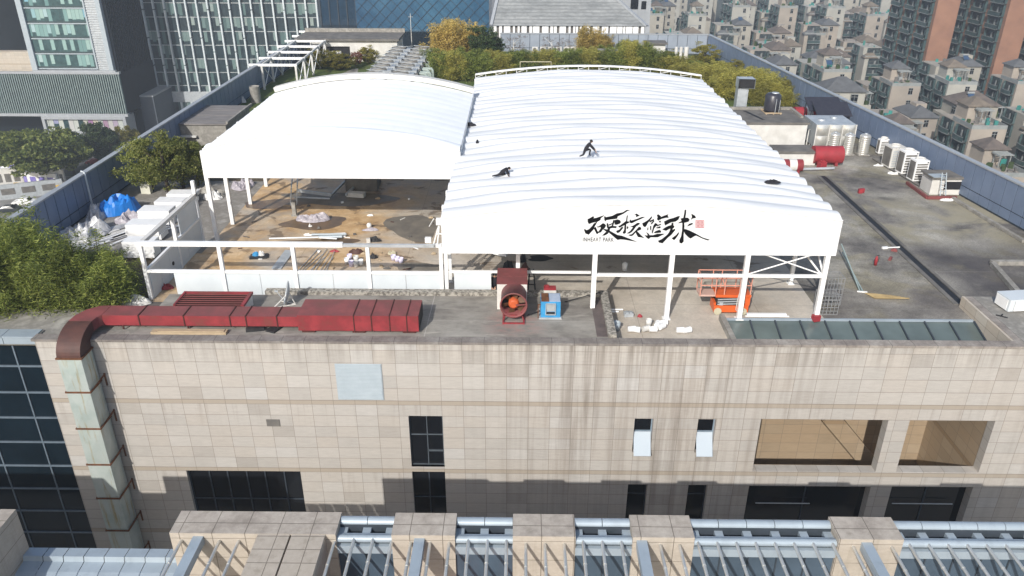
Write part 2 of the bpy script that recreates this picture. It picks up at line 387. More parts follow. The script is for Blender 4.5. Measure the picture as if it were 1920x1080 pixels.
def galv_duct():
    k = NT("green_grey_duct"); a = k.noise(0.8, 5, 0.6); s = k.noise(1.0, 6, 0.65, (4, 4, 0.35))
    col = k.ramp(a, [(0.3, (0.33,0.40,0.37)), (0.5, (0.42,0.47,0.44)), (0.7, (0.47,0.51,0.48))])
    col = k.mix(k.math('MULTIPLY', k.rng(s, 0.56, 0.68), 0.75), col, (0.32,0.23,0.07))
    return k.done(col, 0.5, 0.25, 0.4)
m_duct = galv_duct()
m_rust = M("rust", (0.16,0.065,0.03), (0.09,0.04,0.02), 5, 0.9)
def bluepanel(nm, c):
    k = NT(nm); a = k.noise(0.8, 4, 0.6); x, y, z = k.sep(k.tc())
    s = k.noise(1.0, 5, 0.6, (2, 2, 0.3))
    col = k.ramp(a, [(0.3, c), (0.7, tuple(q*0.86 for q in c))])
    col = k.mix(k.math('MULTIPLY', k.rng(s, 0.52, 0.7), 0.3), col, tuple(q*0.55 for q in c))
    return k.done(col, 0.42, 0.15, 0.4)
m_bluef = bluepanel("blue_grey_metal_panel", (0.165,0.215,0.31))
m_bluec = bluepanel("blue_grey_coping", (0.36,0.38,0.40))
m_bluel = bluepanel("pale_blue_metal", (0.33,0.39,0.44))
m_seam = M("dark_seam", (0.04,0.05,0.065), (0.03,0.04,0.05), 2)
def glass(nm, col=(0.01,0.014,0.02), rough=0.06, spec=0.7):
    k = NT(nm); a = k.noise(0.5, 3); c = k.ramp(a, [(0.3, col), (0.7, tuple(q*1.6 for q in col))])
    k.bump(k.noise(0.7, 2), 0.04, 0.02)
    return k.done(c, rough, 0, spec)
m_glass = glass("dark_window_glass", (0.006,0.007,0.009), 0.08, 0.35)
m_glassb = glass("blue_wall_glass", (0.005,0.010,0.015), 0.06, 0.22)
m_glassp = glass("podium_wall_glass", (0.045,0.065,0.088), 0.12, 0.42)
m_glasss = glass("green_skylight_glass", (0.075,0.095,0.092), 0.18, 0.7)
m_mull = M("blue_grey_mullion", (0.22,0.28,0.34), (0.17,0.22,0.27), 3, 0.4)
m_tarp = M("blue_tarpaulin", (0.012,0.19,0.60), (0.01,0.15,0.50), 2, 0.4, spec=0.5)
m_sheet = M("clear_plastic_sheet", (0.52,0.53,0.53), (0.33,0.33,0.34), 2.4, 0.35, c3=(0.62,0.63,0.64), lo=0.3, hi=0.7, spec=0.6)
m_cloudw = M("white_woven_sack", (0.70,0.70,0.68), (0.58,0.57,0.55), 3, 0.8)
m_bag = M("purple_grey_sheet", (0.42,0.39,0.43), (0.28,0.26,0.29), 4, 0.5, c3=(0.56,0.53,0.55), lo=0.3, hi=0.7)
m_wood = M("bare_timber", (0.42,0.33,0.22), (0.30,0.23,0.15), 3, 0.8, stretch=(1,6,6))
m_bamboo = M("dry_bamboo_pole", (0.36,0.27,0.13), (0.26,0.19,0.09), 3, 0.6)
m_ink = M("black_sign_ink", (0.006,0.006,0.007), (0.009,0.009,0.010), 2, 0.9, spec=0.0)
m_redink = M("red_seal_ink", (0.45,0.045,0.06), (0.40,0.05,0.06), 2, 0.6)
m_greyink = M("grey_sign_ink", (0.03,0.03,0.033), (0.025,0.025,0.028), 2, 0.9, spec=0.0)
m_yellow = M("yellow_grey_paint", (0.45,0.42,0.30), (0.38,0.35,0.25), 3, 0.6)
m_asph = M("asphalt", (0.065,0.066,0.068), (0.045,0.046,0.048), 0.6, 0.9)
m_pave = M("pale_paving", (0.24,0.235,0.22), (0.17,0.165,0.155), 0.5, 0.9)
def leaf(nm, stops, trans=0.0):
    k = NT(nm); g = k.n("ShaderNodeNewGeometry"); r = g.outputs['Random Per Island']
    big = k.noise(0.55, 3, 0.6)
    f = k.math('ADD', k.math('MULTIPLY', r, 0.6), k.math('MULTIPLY', big, 0.4))
    oi = k.n("ShaderNodeObjectInfo"); ov = k.rng(oi.outputs['Random'], 0, 1, .85, 1.4)
    col = k.mix(1.0, k.ramp(f, stops), k.comb(ov, ov, k.math('MULTIPLY', ov, .95)), 'MULTIPLY'); m_ = k.done(col, 0.6, 0, 0.25)
    tr = k.n("ShaderNodeBsdfTranslucent"); k.l(k.mix(1.0, col, (1.25,1.3,0.7), 'MULTIPLY'), tr.inputs[0]); mx = k.n("ShaderNodeMixShader"); mx.inputs[0].default_value = 0.38
    k.l(k.b.outputs[0], mx.inputs[1]); k.l(tr.outputs[0], mx.inputs[2]); k.l(mx.outputs[0], [q for q in k.t.nodes if q.type == 'OUTPUT_MATERIAL'][0].inputs[0])
    return m_
m_leaf = leaf("camphor_leaf", [(0.2,(0.050,0.074,0.021)), (0.5,(0.121,0.147,0.043)), (0.8,(0.222,0.237,0.070))])
m_leafd = leaf("dark_leaf", [(0.2,(0.022,0.043,0.020)), (0.5,(0.049,0.077,0.033)), (0.8,(0.090,0.122,0.049))])
m_leafy = leaf("yellow_olive_leaf", [(0.2,(0.094,0.088,0.019)), (0.5,(0.181,0.163,0.035)), (0.8,(0.275,0.237,0.062))])
m_bam = leaf("bamboo_leaf", [(0.2,(0.057,0.081,0.019)), (0.5,(0.149,0.182,0.040)), (0.82,(0.304,0.329,0.092))])
m_bamo = leaf("olive_bamboo_leaf", [(0.2,(0.136,0.131,0.029)), (0.5,(0.292,0.268,0.063)), (0.82,(0.467,0.419,0.128))])
m_bamy = leaf("golden_bamboo_leaf", [(0.2,(0.211,0.155,0.041)), (0.5,(0.423,0.309,0.098)), (0.82,(0.600,0.471,0.179))])
m_bare = leaf("brown_twig", [(0.2,(0.06,0.04,0.028)), (0.5,(0.13,0.085,0.06)), (0.82,(0.21,0.15,0.11))])
m_trunk = M("tree_bark", (0.075,0.058,0.042), (0.045,0.035,0.026), 4, 0.9)
m_culm = M("bamboo_culm", (0.12,0.115,0.045), (0.075,0.07,0.03), 4, 0.6)
# ------------------------------------------------------------------ ground and streets
GZ = -38.0
g = MB(); g.quad((-700,-400,GZ),(900,-400,GZ),(900,1500,GZ),(-700,1500,GZ)); struct(g, "ground", m_pave)
g = MB(); g.quad((-90,-60,GZ+.004),(-62,-60,GZ+.004),(-62,138,GZ+.004),(-90,138,GZ+.004))
g.quad((-300,138,GZ+.004),(-20,138,GZ+.004),(-20,152,GZ+.004),(-300,152,GZ+.004)); struct(g, "road", m_asph)
g = MB()
for i in range(24): g.quad((-76.1,-50+i*8,GZ+.008),(-75.9,-50+i*8,GZ+.008),(-75.9,-46+i*8,GZ+.008),(-76.1,-46+i*8,GZ+.008))
struct(g, "road_markings", m_whiteg)
g = MB()
g.box(-128,60,GZ,-90,137,GZ+.14); g.box(-62,-60,GZ,-48,137,GZ+.14); struct(g, "pavement", m_pave)

# ------------------------------------------------------------------ the mall: facade, roof, glazing
mall = thing("mall_building", "stone clad mall with flat roof carrying the white tents and red ducts", "building", (0, 0, GZ))
ops = [(-4.86,-7.01,-3.25,-4.02,.22),(-4.86,-12.6,-3.25,-7.31,.22),(-15.93,-11.2,-10.33,-7.36,.25),(5.77,-6.03,6.66,-4.07,.35),(8.75,-6.03,9.60,-4.07,.35),
       (5.72,-10.4,6.68,-7.98,.35),(8.68,-10.4,9.63,-7.98,.35),(11.68,-7.10,17.63,-4.04,.5),(18.62,-7.08,22.6,-4.04,.5),(11.65,-14.5,17.6,-8.0,.5),(18.62,-14.5,22.58,-7.97,.5)]
X0, X1, ZB = -21.48, 36.0, GZ
xs = sorted({X0, X1, *[o[0] for o in ops], *[o[2] for o in ops]}); zs = sorted({ZB, -0.02, *[o[1] for o in ops], *[o[3] for o in ops]})
f = MB()
for i in range(len(xs)-1):
    for j in range(len(zs)-1):
        cx, cz = (xs[i]+xs[i+1])/2, (zs[j]+zs[j+1])/2
        if any(o[0] < cx < o[2] and o[1] < cz < o[3] for o in ops): continue
        f.quad((xs[i],0,zs[j]),(xs[i+1],0,zs[j]),(xs[i+1],0,zs[j+1]),(xs[i],0,zs[j+1]))
for a, b, c, d, dp in ops:
    f.quad((a,0,b),(a,0,d),(a,dp,d),(a,dp,b)); f.quad((c,0,d),(c,0,b),(c,dp,b),(c,dp,d))
    f.quad((a,0,d),(c,0,d),(c,dp,d),(a,dp,d)); f.quad((a,dp,b),(c,dp,b),(c,0,b),(a,0,b))
f.quad((X0,0,ZB),(X0,0,-.02),(X0,.9,-.02),(X0,.9,ZB))
f.build("facade_wall", m_tile, mall)
# two-storey light well behind the four large openings
f = MB(); D = 5.1
f.quad((11.66,D,-14.6),(22.62,D,-14.6),(22.62,D,-3.6),(11.66,D,-3.6))
f.quad((22.62,D,-14.6),(22.62,.5,-14.6),(22.62,.5,-3.6),(22.62,D,-3.6))
f.quad((11.66,.5,-14.6),(11.66,D,-14.6),(11.66,D,-3.6),(11.66,.5,-3.6))
f.quad((11.66,.5,-14.52),(22.62,.5,-14.52),(22.62,D,-14.52),(11.66,D,-14.52))
f.quad((11.66,.5,-3.7),(22.62,.5,-3.7),(22.62,D,-3.7),(11.66,D,-3.7))
for a, b in ((11.66,17.63),(18.62,22.62)):   # backs of the breast walls, and of the column between
    f.quad((a,.5,-7.99),(b,.5,-7.99),(b,.5,-7.09),(a,.5,-7.09))
f.quad((17.63,.5,-14.5),(18.62,.5,-14.5),(18.62,.5,-3.7),(17.63,.5,-3.7))
f.build("light_well", m_tile_in, mall)
f = MB(); f.beam((16.9,4.5,-6.9),(21.0,4.5,-11.6),.9,.42,up=(0,1,0)); f.build("stair_flight", m_tile_in, mall)
# parapet coping
cp = MB()
cp.box(-21.6,-.05,-.115,36,.47,0); cp.build("coping", m_cap, mall)
r = MB()   # roof: one old dark deck, with the bay in front of it left open for the skylight well
r.quad((-27.9,.46,-.62),(4.4,.46,-.62),(4.4,77.4,-.62),(-27.9,77.4,-.62))
r.quad((4.4,.46,-.62),(10.25,.46,-.62),(10.25,77.4,-.62),(4.4,77.4,-.62))
r.quad((10.25,3.42,-.62),(22.58,3.42,-.62),(22.58,77.4,-.62),(10.25,77.4,-.62))
r.quad((22.58,5.0,-.62),(33.0,5.0,-.62),(25.15,77.4,-.62),(22.58,77.4,-.62))
r.build("roof", m_deck, mall)
s = MB(); s.quad((-18.6,4.9,-.612),(15.25,4.9,-.612),(15.25,36.2,-.612),(-18.6,36.2,-.612)); s.quad((4.8,.6,-.612),(10.2,.6,-.612),(10.2,4.9,-.612),(4.8,4.9,-.612)); s.quad((10.2,3.5,-.612),(15.25,3.5,-.612),(15.25,4.9,-.612),(10.2,4.9,-.612))
s.build("court_floor", m_court, mall)
s = MB(); s.box(-17.2,.46,-.6,4.35,4.62,-.03); s.build("raised_slab", m_slab, mall)
s = MB(); s.box(-26.8,.46,-.6,-17.2,3.0,-.09); s.build("raised_slab", m_conc, mall)
s = MB(); s.box(-12.4,4.62,-.6,4.35,4.98,.17); s.box(4.35,.47,-.6,4.72,4.98,.17); s.build("aggregate_curb", m_curb, mall)
s = MB(); s.box(3.85,.62,-.05,4.349,4.5,-.012); s.build("drain_strip", m_strip, mall)
s = MB(); s.box(22.62,.47,-1.9,33.4,5.0,-.04); s.build("side_roof_slab", m_conc, mall)
s = MB(); s.box(22.5,.47,-1.9,22.615,4.98,-.018); s.build("skylight_wall", m_tile_y, mall)
s = MB(); s.box(22.616,.47,-.05,23.0,4.9,0.0); s.build("coping", m_cap, mall)
s = MB(); s.quad((33.4,.5,GZ),(25.2,77.5,GZ),(25.2,77.5,-.62),(33.4,.5,-.62)); s.quad((25.2,77.5,GZ),(-27.9,77.5,GZ),(-27.9,77.5,-.62),(25.2,77.5,-.62)); s.quad((-27.95,77.5,GZ),(-27.95,.9,GZ),(-27.95,.9,-.62),(-27.95,77.5,-.62)); s.build("outer_wall", m_tile_y, mall)
# skylight in the well behind the parapet
sk = MB(); a, b = (3.42,-.66), (.52,-1.45)
sk.quad((10.3,b[0],b[1]),(22.49,b[0],b[1]),(22.49,a[0],a[1]),(10.3,a[0],a[1])); k = sk.build("skylight", m_glasss, mall)
sb = MB()
for i in range(11): x = 10.36+i*1.21; sb.beam((x,b[0],b[1]+.05),(x,a[0],a[1]+.05),.07,.07)
k.parent = mall
sb.build("glazing_bars", m_seam, k)
sb = MB(); sb.box(10.3,.95,-1.30,22.4,1.05,-1.18); sb.box(10.3,3.38,-.64,22.4,3.46,-.52); sb.build("frame", m_bluel, k)
sb = MB(); sb.box(10.05,.48,-1.6,10.29,3.42,-.3); sb.build("aggregate_curb", m_conc, mall)
# drain channel of the right deck and the low kerbs
s = MB(); s.box(22.62,5.2,-.64,22.98,26,-.606); s.build("drain_channel", m_dark, mall)
s = MB()
for (x0,y0,x1,y1) in ((22.35,5.2,22.6,25.8),(23.0,5.2,23.18,25.8)): s.box(x0,y0,-.63,x1,y1,-.575)
s.build("channel_edge", m_concd, mall)
# facade details
m_dmull = M("dark_grey_mullion", (0.085,0.10,0.115), (0.065,0.078,0.09), 3, 0.5)
def win(parent_name, x0, z0, x1, z1, y, cols, rows, fr=.07, mg=m_glass, mf=m_mull):
    p = MB(); p.quad((x0,y,z0),(x1,y,z0),(x1,y,z1),(x0,y,z1)); o = p.build("window", mg, mall)
    q = MB()
    for c in cols: q.box(c-fr/2,y-.06,z0,c+fr/2,y-.003,z1)
    for c in rows: q.box(x0,y-.05,c-fr/2,x1,y-.004,c+fr/2)
    q.build("frame", mf, o); return o
win("", -4.86,-7.01,-3.25,-4.02,.2,[-4.83,-4.03,-3.28],[-4.06,-5.20,-6.97],.045, mf=m_dmull)
q = MB(); q.box(-4.03,.14,-6.18,-3.28,.19,-6.10); q.build("frame", m_dmull, mall)
q = MB(); q.box(-4.855,.02,-7.31,-3.255,.2,-7.01); q.build("spandrel", m_bluel, mall)
win("", -4.86,-12.6,-3.25,-7.31,.2,[-4.05],[-9.0],.05, mf=m_seam)
win("", -15.93,-11.2,-10.33,-7.36,.23,[-15.9,-14.9,-14.0,-13.05,-12.15,-11.2,-10.36],[-7.4,-9.25],.055, mf=m_seam)
for x0, x1 in ((5.77,6.66),(8.75,9.60)):
    o = win("", x0,-6.03,x1,-4.07,.3,[x0+.03,x1-.03],[-4.95],.06)
    q = MB(); q.add([(x0+.04,.24,-4.98),(x1-.04,.24,-4.98),(x1-.04,-.32,-6.0),(x0+.04,-.32,-6.0),(x0+.04,.27,-5.0),(x1-.04,.27,-5.0),(x1-.04,-.29,-6.04),(x0+.04,-.29,-6.04)],[(0,1,2,3),(7,6,5,4),(0,4,5,1),(2,6,7,3),(1,5,6,2),(3,7,4,0)])
    q.build("hopper_sash", NT("sky_bright_sash_glass").done((0.46,0.52,0.57), 0.2, 0, 0.6), o)
for x0, x1 in ((5.72,6.68),(8.68,9.63)): win("", x0,-10.4,x1,-7.98,.3,[x0+.03,x1-.03],[-8.75],.05, mf=m_seam)
q = MB()   # pale louvre set in the cladding
q.box(-8.06,-.035,-3.12,-5.93,-.003,-1.18)
for i in range(26): z = -3.08+i*.0735; q.add([(-8.02,-.03,z),(-5.97,-.03,z),(-5.97,-.075,z+.02),(-8.02,-.075,z+.02),(-8.02,-.03,z+.05),(-5.97,-.03,z+.05)],[(0,1,2,3),(3,2,5,4)])
q.build("louvre_grille", m_alu, mall)
q = MB(); q.box(-11.59,-.03,-4.67,-10.96,-.003,-4.28)
for i in range(5): q.box(-11.56,-.05,-4.63+i*.07,-10.99,-.031,-4.60+i*.07)
q.build("vent_grille", m_concd, mall)
for a_, b_, c_ in ((11.65,17.6,-8.0),(18.62,22.58,-7.97)):
    q = MB(); q.quad((a_,.47,-14.5),(b_,.47,-14.5),(b_,.47,c_),(a_,.47,c_)); go_ = q.build("window", m_glass, mall)
    q = MB(); q.box(a_,.42,-11.02,b_,.467,-10.95); q.box((a_+b_)/2-.03,.42,-14.5,(a_+b_)/2+.03,.468,c_); q.build("frame", m_seam, go_)
# rail seen in the dark lower opening
q = MB(); q.tube((19.0,.25,-9.25),(22.0,.25,-9.25),.025); q.build("guard_rail", m_greym, mall)
q = MB(); q.tube((12.2,.25,-9.3),(14.9,.25,-9.3),.025); q.build("guard_rail", m_greym, mall)
m_dmull2 = M("slate_mullion", (0.13,0.165,0.20), (0.10,0.13,0.16), 3, 0.5)
# glass wall left of the stone
gw = MB(); gw.quad((-42,.85,GZ),(X0,.85,GZ),(X0,.85,-.45),(-42,.85,-.45)); go = gw.build("glass_wall", m_glassb, mall)
q = MB()
for z in (-.47,-1.95,-3.42,-4.88,-6.34,-7.80,-9.26,-10.72,-12.18,-13.64): q.box(-42,.78,z-.04,X0-.003,.846,z+.04)
for i in range(9): x = -23.15-i*2.32; q.box(x-.035,.80,-16,x+.035,.847,-.45)
q.build("mullions", m_dmull2, go)
q = MB()
for i in range(12):
    x = -21.62-i*1.52; q.box(x-1.49,.25,-.12,x,.95,-.04); q.box(x-1.49,.30,-.46,x,.84,-.125)
q.build("coping", m_bluel, mall)
q = MB(); q.box(-42,.96,-1.0,-27.0,4.2,-.14); q.build("roof", m_conc, mall)

# ------------------------------------------------------------------ blue panel fences round the roof
def panel_fence(p, q, label, z0=-.6, z1=2.0, pitch=1.06, side=1, mat=m_bluef, nm="panel_fence", far=False):
    p = Vector((p[0], p[1], 0)); q = Vector((q[0], q[1], 0)); L = (q-p).length; d = (q-p)/L; nrm = Vector((-d.y, d.x, 0))*side
    root = thing(nm, label, "fence", (p.x, p.y, z0))
    n = int(L/pitch); a = MB(); b = MB(); c = MB()
    def bx(mb, s0, s1, o0, o1, za, zb):
        vs = [p+d*s+nrm*o for s, o in ((s0,o0),(s1,o0),(s1,o1),(s0,o1))]
        v = [(e.x,e.y,za) for e in vs]+[(e.x,e.y,zb) for e in vs]
        mb.add(v, [(3,2,1,0),(4,5,6,7),(0,1,5,4),(1,2,6,5),(2,3,7,6),(3,0,4,7)])
    bx(b, 0, L, -.06, -.01, z0, z1-.1)
    for i in range(n):
        s0, s1 = i*L/n+.032, (i+1)*L/n-.032
        bx(a, s0, s1, -.011, .03, z0+.12, z0+.70); bx(a, s0, s1, -.011, .03, z0+.765, z1-.105)
    bx(c, -.05, L+.05, -.30, .09, z1-.1, z1)
    a.build("panels", mat, root); b.build("backing", m_seam, root); c.build("coping", m_bluec, root)
    return root
LFX = -27.55
panel_fence((LFX,3.2),(LFX+.1,77.2), "shaded blue panel fence along the left edge of the roof", side=-1)
fence_r = panel_fence((32.9,3.0),(24.88,77.0), "sunlit blue panel fence along the right edge of the roof", side=1)
panel_fence((-2.3,77.3),(24.8,77.05), "pale blue panel fence across the back of the roof garden", side=-1, pitch=1.25, mat=bluepanel("pale_back_fence_panel",(0.30,0.34,0.40)))
q = MB(); q.path([(LFX+.10,17.6,-.6),(LFX+.10,17.6,2.1),(LFX-.1,17.6,2.15)],.07); solo(q, "downpipe", m_greym, "grey pipe clipped upright to the shaded left fence", "pipe")

# ------------------------------------------------------------------ stone and glass podium across the gap, in front
pod = thing("podium_building", "stone piers and blue glass bays with sloping rods in the foreground", "building", (0,-12,GZ))
def pzx(u, v, z=0.0): return float(pz(u, v, z)[0])
YB, YF = -11.0, -12.0
piers = [(pzx(340,958),pzx(641,960)), (pzx(742,961),pzx(857,962)), (pzx(962,964),pzx(1076,965)), (pzx(1180,967),pzx(1292,968)), (pzx(1554,970),pzx(1671,971)), (pzx(1930,973),pzx(2050,973)), (pzx(2300,973),pzx(2420,973))]
for a, b in piers:
    q = MB(); q.box(a,YF,-20,b,YB,0.0); q.build("stone_pier", m_block, pod)
xq = pzx(30,954,.0)
q = MB(); q.box(-21.4,-20,-20,xq,YB,.0); q.build("stone_pier", m_block, pod)
q = MB(); q.box(-23.2,-20,-20,-21.4,YB,-1.05); q.build("stone_pier", m_block, pod)
q = MB(); q.box(-40,-20,-20,-23.2,YB,0); q.build("stone_pier", m_block, pod)
x0 = pzx(490,985); q = MB(); q.box(x0,-19,-20,x0+1.0,YF-.003,-.012); q.box(x0+1.06,-19,-20,x0+2.1,YF-.003,-.012); q.build("stone_spur_wall", m_block, pod)
bays = [(piers[i][1], piers[i+1][0]) for i in range(len(piers)-1)]
for a, b in bays:
    n = max(2, round((b-a)/.86)); st = (b-a)/n
    q = MB()
    for i in range(n):
        xa, xb = a+i*st+.012, a+(i+1)*st-.012
        q.path([(xa,YB-.19,-.20),(xb,YB-.19,-.20)], .17, 10)
    q.build("coping", m_bluel, pod)
    q = MB(); q.box(a,YB-.62,-.62,b,YB-.38,-.50); 
    for i in range(n+1):
        xx = min(max(a+i*st, a+.13), b-.13); q.box(xx-.13,YB-.66,-.50,xx+.13,YB-.36,-.30)
    q.build("gutter", m_bluel, pod)
    q = MB(); q.box(a,YB-.36,-20,b,YB-.30,-.18); q.build("gutter_sun_block", m_seam, pod)  # dark board added to fill the gap and stop sun slits on the facade
    q = MB(); q.path([(a,YB-.80,-.34),(b,YB-.80,-.34)], .13, 12); q.box(a,YB-.80,-.40,b,YB-.66,-.26); q.build("rail", m_bluel, pod)
    q = MB(); q.box(a,YB-.98,-.80,b,YB-.84,-.50); q.build("head_strip", m_bluel, pod)
    gq = MB(); gq.quad((a,YB-.90,-20),(b,YB-.90,-20),(b,YB-.90,-.78),(a,YB-.90,-.78)); go = gq.build("glass_bay", m_glassp, pod)
    q = MB()
    for i in range(1, n): q.box(a+i*st-.02,YB-.935,-9,a+i*st+.02,YB-.903,-.80)
    q.box(a,YB-.94,-1.95,b,YB-.904,-1.90)
    q.build("mullions", m_seam, go)
# low pale metal roof in the far left bay
q = MB(); a, b = xq, piers[0][0]
zl = float(py(200,1028,YB)[2])
for i in range(8):
    xa = a+(b-a)*i/8+.012; xb = a+(b-a)*(i+1)/8-.012
    q.add([(xa,YB,zl),(xb,YB,zl),(xb,YB-.40,zl+.02),(xa,YB-.40,zl+.02),(xb,YB-.45,zl-.16),(xa,YB-.45,zl-.16),(xb,YB-.85,zl-.2),(xa,YB-.85,zl-.2),(xb,YB-2.9,zl-.85),(xa,YB-2.9,zl-.85)],[(3,2,1,0),(5,4,2,3),(7,6,4,5),(9,8,6,7)])
q.box(a,YB-2.95,zl-4,b,YB,zl-1.0)
q.build("metal_roof", m_bluel, pod)
# sloping steel rods and box girders that run out towards the viewer
gx = [pzx(372,1003,-.1)] + [pzx(u,1010,-.1) for u in (786,1203,1622,2040)]
xk = pzx(1306,1004,-.25); k = -32
while xk+k*.6 < 20:
    x = xk+k*.6; k += 1
    if x < piers[0][0]+.3 or any(abs(x-g_) < .28 for g_ in gx) or x0-.1 < x < x0+2.15: continue
    onpier = any(a-.05 < x < b+.05 for a, b in piers)
    ys = YF+.003 if onpier else YB-.86
    q = MB(); q.tube((x,ys,-.30),(x,-20.5,-.30),.052,n=10); q.tube((x,ys-.95,-.30),(x,ys-1.0,-.30),.060,n=10); q.build("steel_rod", m_steel, pod)
for x in gx:
    q = MB(); q.box(x-.16,-20.5,-.42,x+.16,YF+.002,-.12); q.build("box_girder", m_bluel, pod)
q = MB(); q.box(pzx(625,1065,-3),-16.5,-4.2,pzx(1000,1065,-3),-12.0,-4.0); solo(q, "red_canopy", m_red, "red flat canopy under the steel rods of the foreground podium", "canopy")
q = MB(); xa, xb = pzx(672,1060,-2.6), pzx(700,1060,-2.6)
q.path([(xa,-12.3,-3.98),(xa,-12.3,-3.0),(xb,-12.3,-3.0),(xb,-12.3,-3.98)],.03); solo(q, "hoop_rail", m_greym, "small white hoop rail behind the red canopy", "rail")
# ------------------------------------------------------------------ tents
def roofz(x, y, T):
    x0, x1, y0, y1, ez, rise, n, A = T
    xc, hw = (x0+x1)/2, (x1-x0)/2
    t = (y-y0)/(y1-y0)*n; p = t-math.floor(t)
    puff = A*(1-abs(2*p-1)**2.2) if not (y <= y0 or y >= y1) else 0
    return ez + rise*(1-((x-xc)/hw)**2) + puff
def tent(T, zval, label, name="canopy_tent"):
    x0, x1, y0, y1, ez, rise, n, A = T
    root = thing(name, label, "tent", ((x0+x1)/2, y0, -.61))
    m = MB(); nx, ns = 44, 8; ny = n*ns; vs = []; fs = []
    rnd = random.Random(5)
    sag = [rnd.uniform(.6, 1.25) for _ in range(n+1)]
    for j in range(ny+1):
        y = y0+(y1-y0)*j/ny; i_ = min(j//ns, n-1); p = (j % ns)/ns
        for i in range(nx+1):
            x = x0+(x1-x0)*i/nx; e = min(i, nx-i)/nx
            puff = A*sag[i_]*(1-abs(2*p-1)**2.2) if j % ns else 0
            if i_ < 1 and n < 20: puff *= 9.0
            vs.append((x, y, ez+rise*(1-((x-(x0+x1)/2)/((x1-x0)/2))**2)+puff*(0.75+0.25*math.sin(x*.9+i_*1.7))))
    for j in range(ny):
        for i in range(nx): k = j*(nx+1)+i; fs.append((k, k+1, k+nx+2, k+nx+1))
    m.add(vs, fs, 0, True)
    m.build("roof_cover", m_fab if n > 20 else m_fab2, root)
    v = MB(); N = 40   # front valance, following the arch
    top = [(x0+(x1-x0)*i/N, ez+rise*(1-(2*i/N-1)**2)-.004) for i in range(N+1)]
    for i in range(N):
        (a, za), (b, zb) = top[i], top[i+1]
        v.quad((a,y0-.05,zval),(b,y0-.05,zval),(b,y0-.05,zb),(a,y0-.05,za))
        v.quad((a,y0-.05,za),(b,y0-.05,zb),(b,y0+.03,zb+.004),(a,y0+.03,za+.004)); v.quad((b,y0-.02,zval),(a,y0-.02,zval),(a,y0-.02,za-.02),(b,y0-.02,zb-.02))
    v.build("front_valance", m_fab, root)
    e = MB(); e.path([(x,y0-.03,z+.035) for x, z in top], .05, 6); e.build("arch_rail", m_white, root)
    for x, o in ((x0, -.012), (x1, .012)): s = MB(); s.box(x-.02+o,y0,ez-.32,x+.02+o,y1,ez-.03); s.build("eave_rail", m_white, root)
    return root
TB = (-3.32, 15.12, 3.45, 35.2, 4.55, .74, 26, .22)
tb = tent(TB, 2.83, "large white ribbed tent with black lettering on its front")
BX = [-3.36,.24,3.87,7.5,11.05,14.78]; BY = [3.5,7.5]+[7.5+3.97*i for i in range(1,8)]
def post(mb, x, y, z1, r=.11): mb.box(x-r,y-r,-.6,x+r,y+r,z1); mb.box(x-r-.08,y-r-.08,-.605,x+r+.08,y+r+.08,-.57)
for x in BX[2:]:
    q = MB(); post(q, x, 3.5, 4.5); q.build("post", m_white, tb)
for y in BY[1:]:
    for x in (BX[0], BX[-1]):
        q = MB(); post(q, x, y, 4.5, .09); q.build("post", m_white, tb)
for x in (BX[0],.24):
    q = MB(); post(q, x, 5.35, 4.5, .1); q.build("post", m_white, tb)
for i in range(2, 5):
    q = MB(); q.box(BX[i]+.112,3.44,1.66,BX[i+1]-.112,3.56,1.80); q.build("rail", m_white, tb)
q = MB(); q.box(.345,5.3,.93,3.9,5.4,1.05); q.build("rail", m_white, tb)
q = MB(); q.box(-3.25,5.3,.93,.135,5.4,1.05); q.build("rail", m_white, tb)
for a, b in (((11.05,1.80),(14.78,3.05)), ((11.05,3.05),(14.78,1.80))):
    q = MB(); q.tube((a[0]+.1,3.5 if a[1]<2 else 3.56,a[1]),(b[0]-.1,3.5 if a[1]<2 else 3.56,b[1]),.035); q.build("brace", m_white, tb)
for (p, q_) in (((14.78,3.6,1.75),(14.78,7.4,4.3)), ((14.78,3.6,4.3),(14.78,7.4,1.75)), ((14.7,3.5,1.75),(13.2,7.5,3.6))):
    q = MB(); q.tube(p, q_, .05); q.build("brace", m_white, tb)
for y in BY[1:]:   # roof arches, seen from below as the bays go back
    q = MB(); q.path([(TB[0]+.2+(TB[1]-TB[0]-.4)*i/14, y, roofz(TB[0]+.2+(TB[1]-TB[0]-.4)*i/14, TB[2], TB)-.10) for i in range(15)], .06, 6); q.build("arch", m_white, tb)
# open arch truss standing over the back edge
q = MB(); N = 22; xx = [TB[0]-.05+(TB[1]-TB[0]+.1)*i/N for i in range(N+1)]
za = [roofz(min(max(x,TB[0]),TB[1]), TB[2], TB) for x in xx]
for i in range(N): q.beam((xx[i],35.55,za[i]+.27),(xx[i+1],35.55,za[i+1]+.27),.30,.10)
for i in range(0, N+1, 1): q.beam((xx[i],35.5,za[i]-.1),(xx[i],35.5,za[i]+.24),.04,.04)
for i in range(0, N, 2): q.beam((xx[i],35.5,za[i]),(xx[i+1],35.5,za[i+1]+.22),.03,.03)
q.build("arch_truss", m_white, tb)
q = MB()   # red rag on the foot of the corner post
q.rbox(14.75,3.38,-.6,.34,.28,.3,.3); q.build("foot_wrap", m_redb, tb)

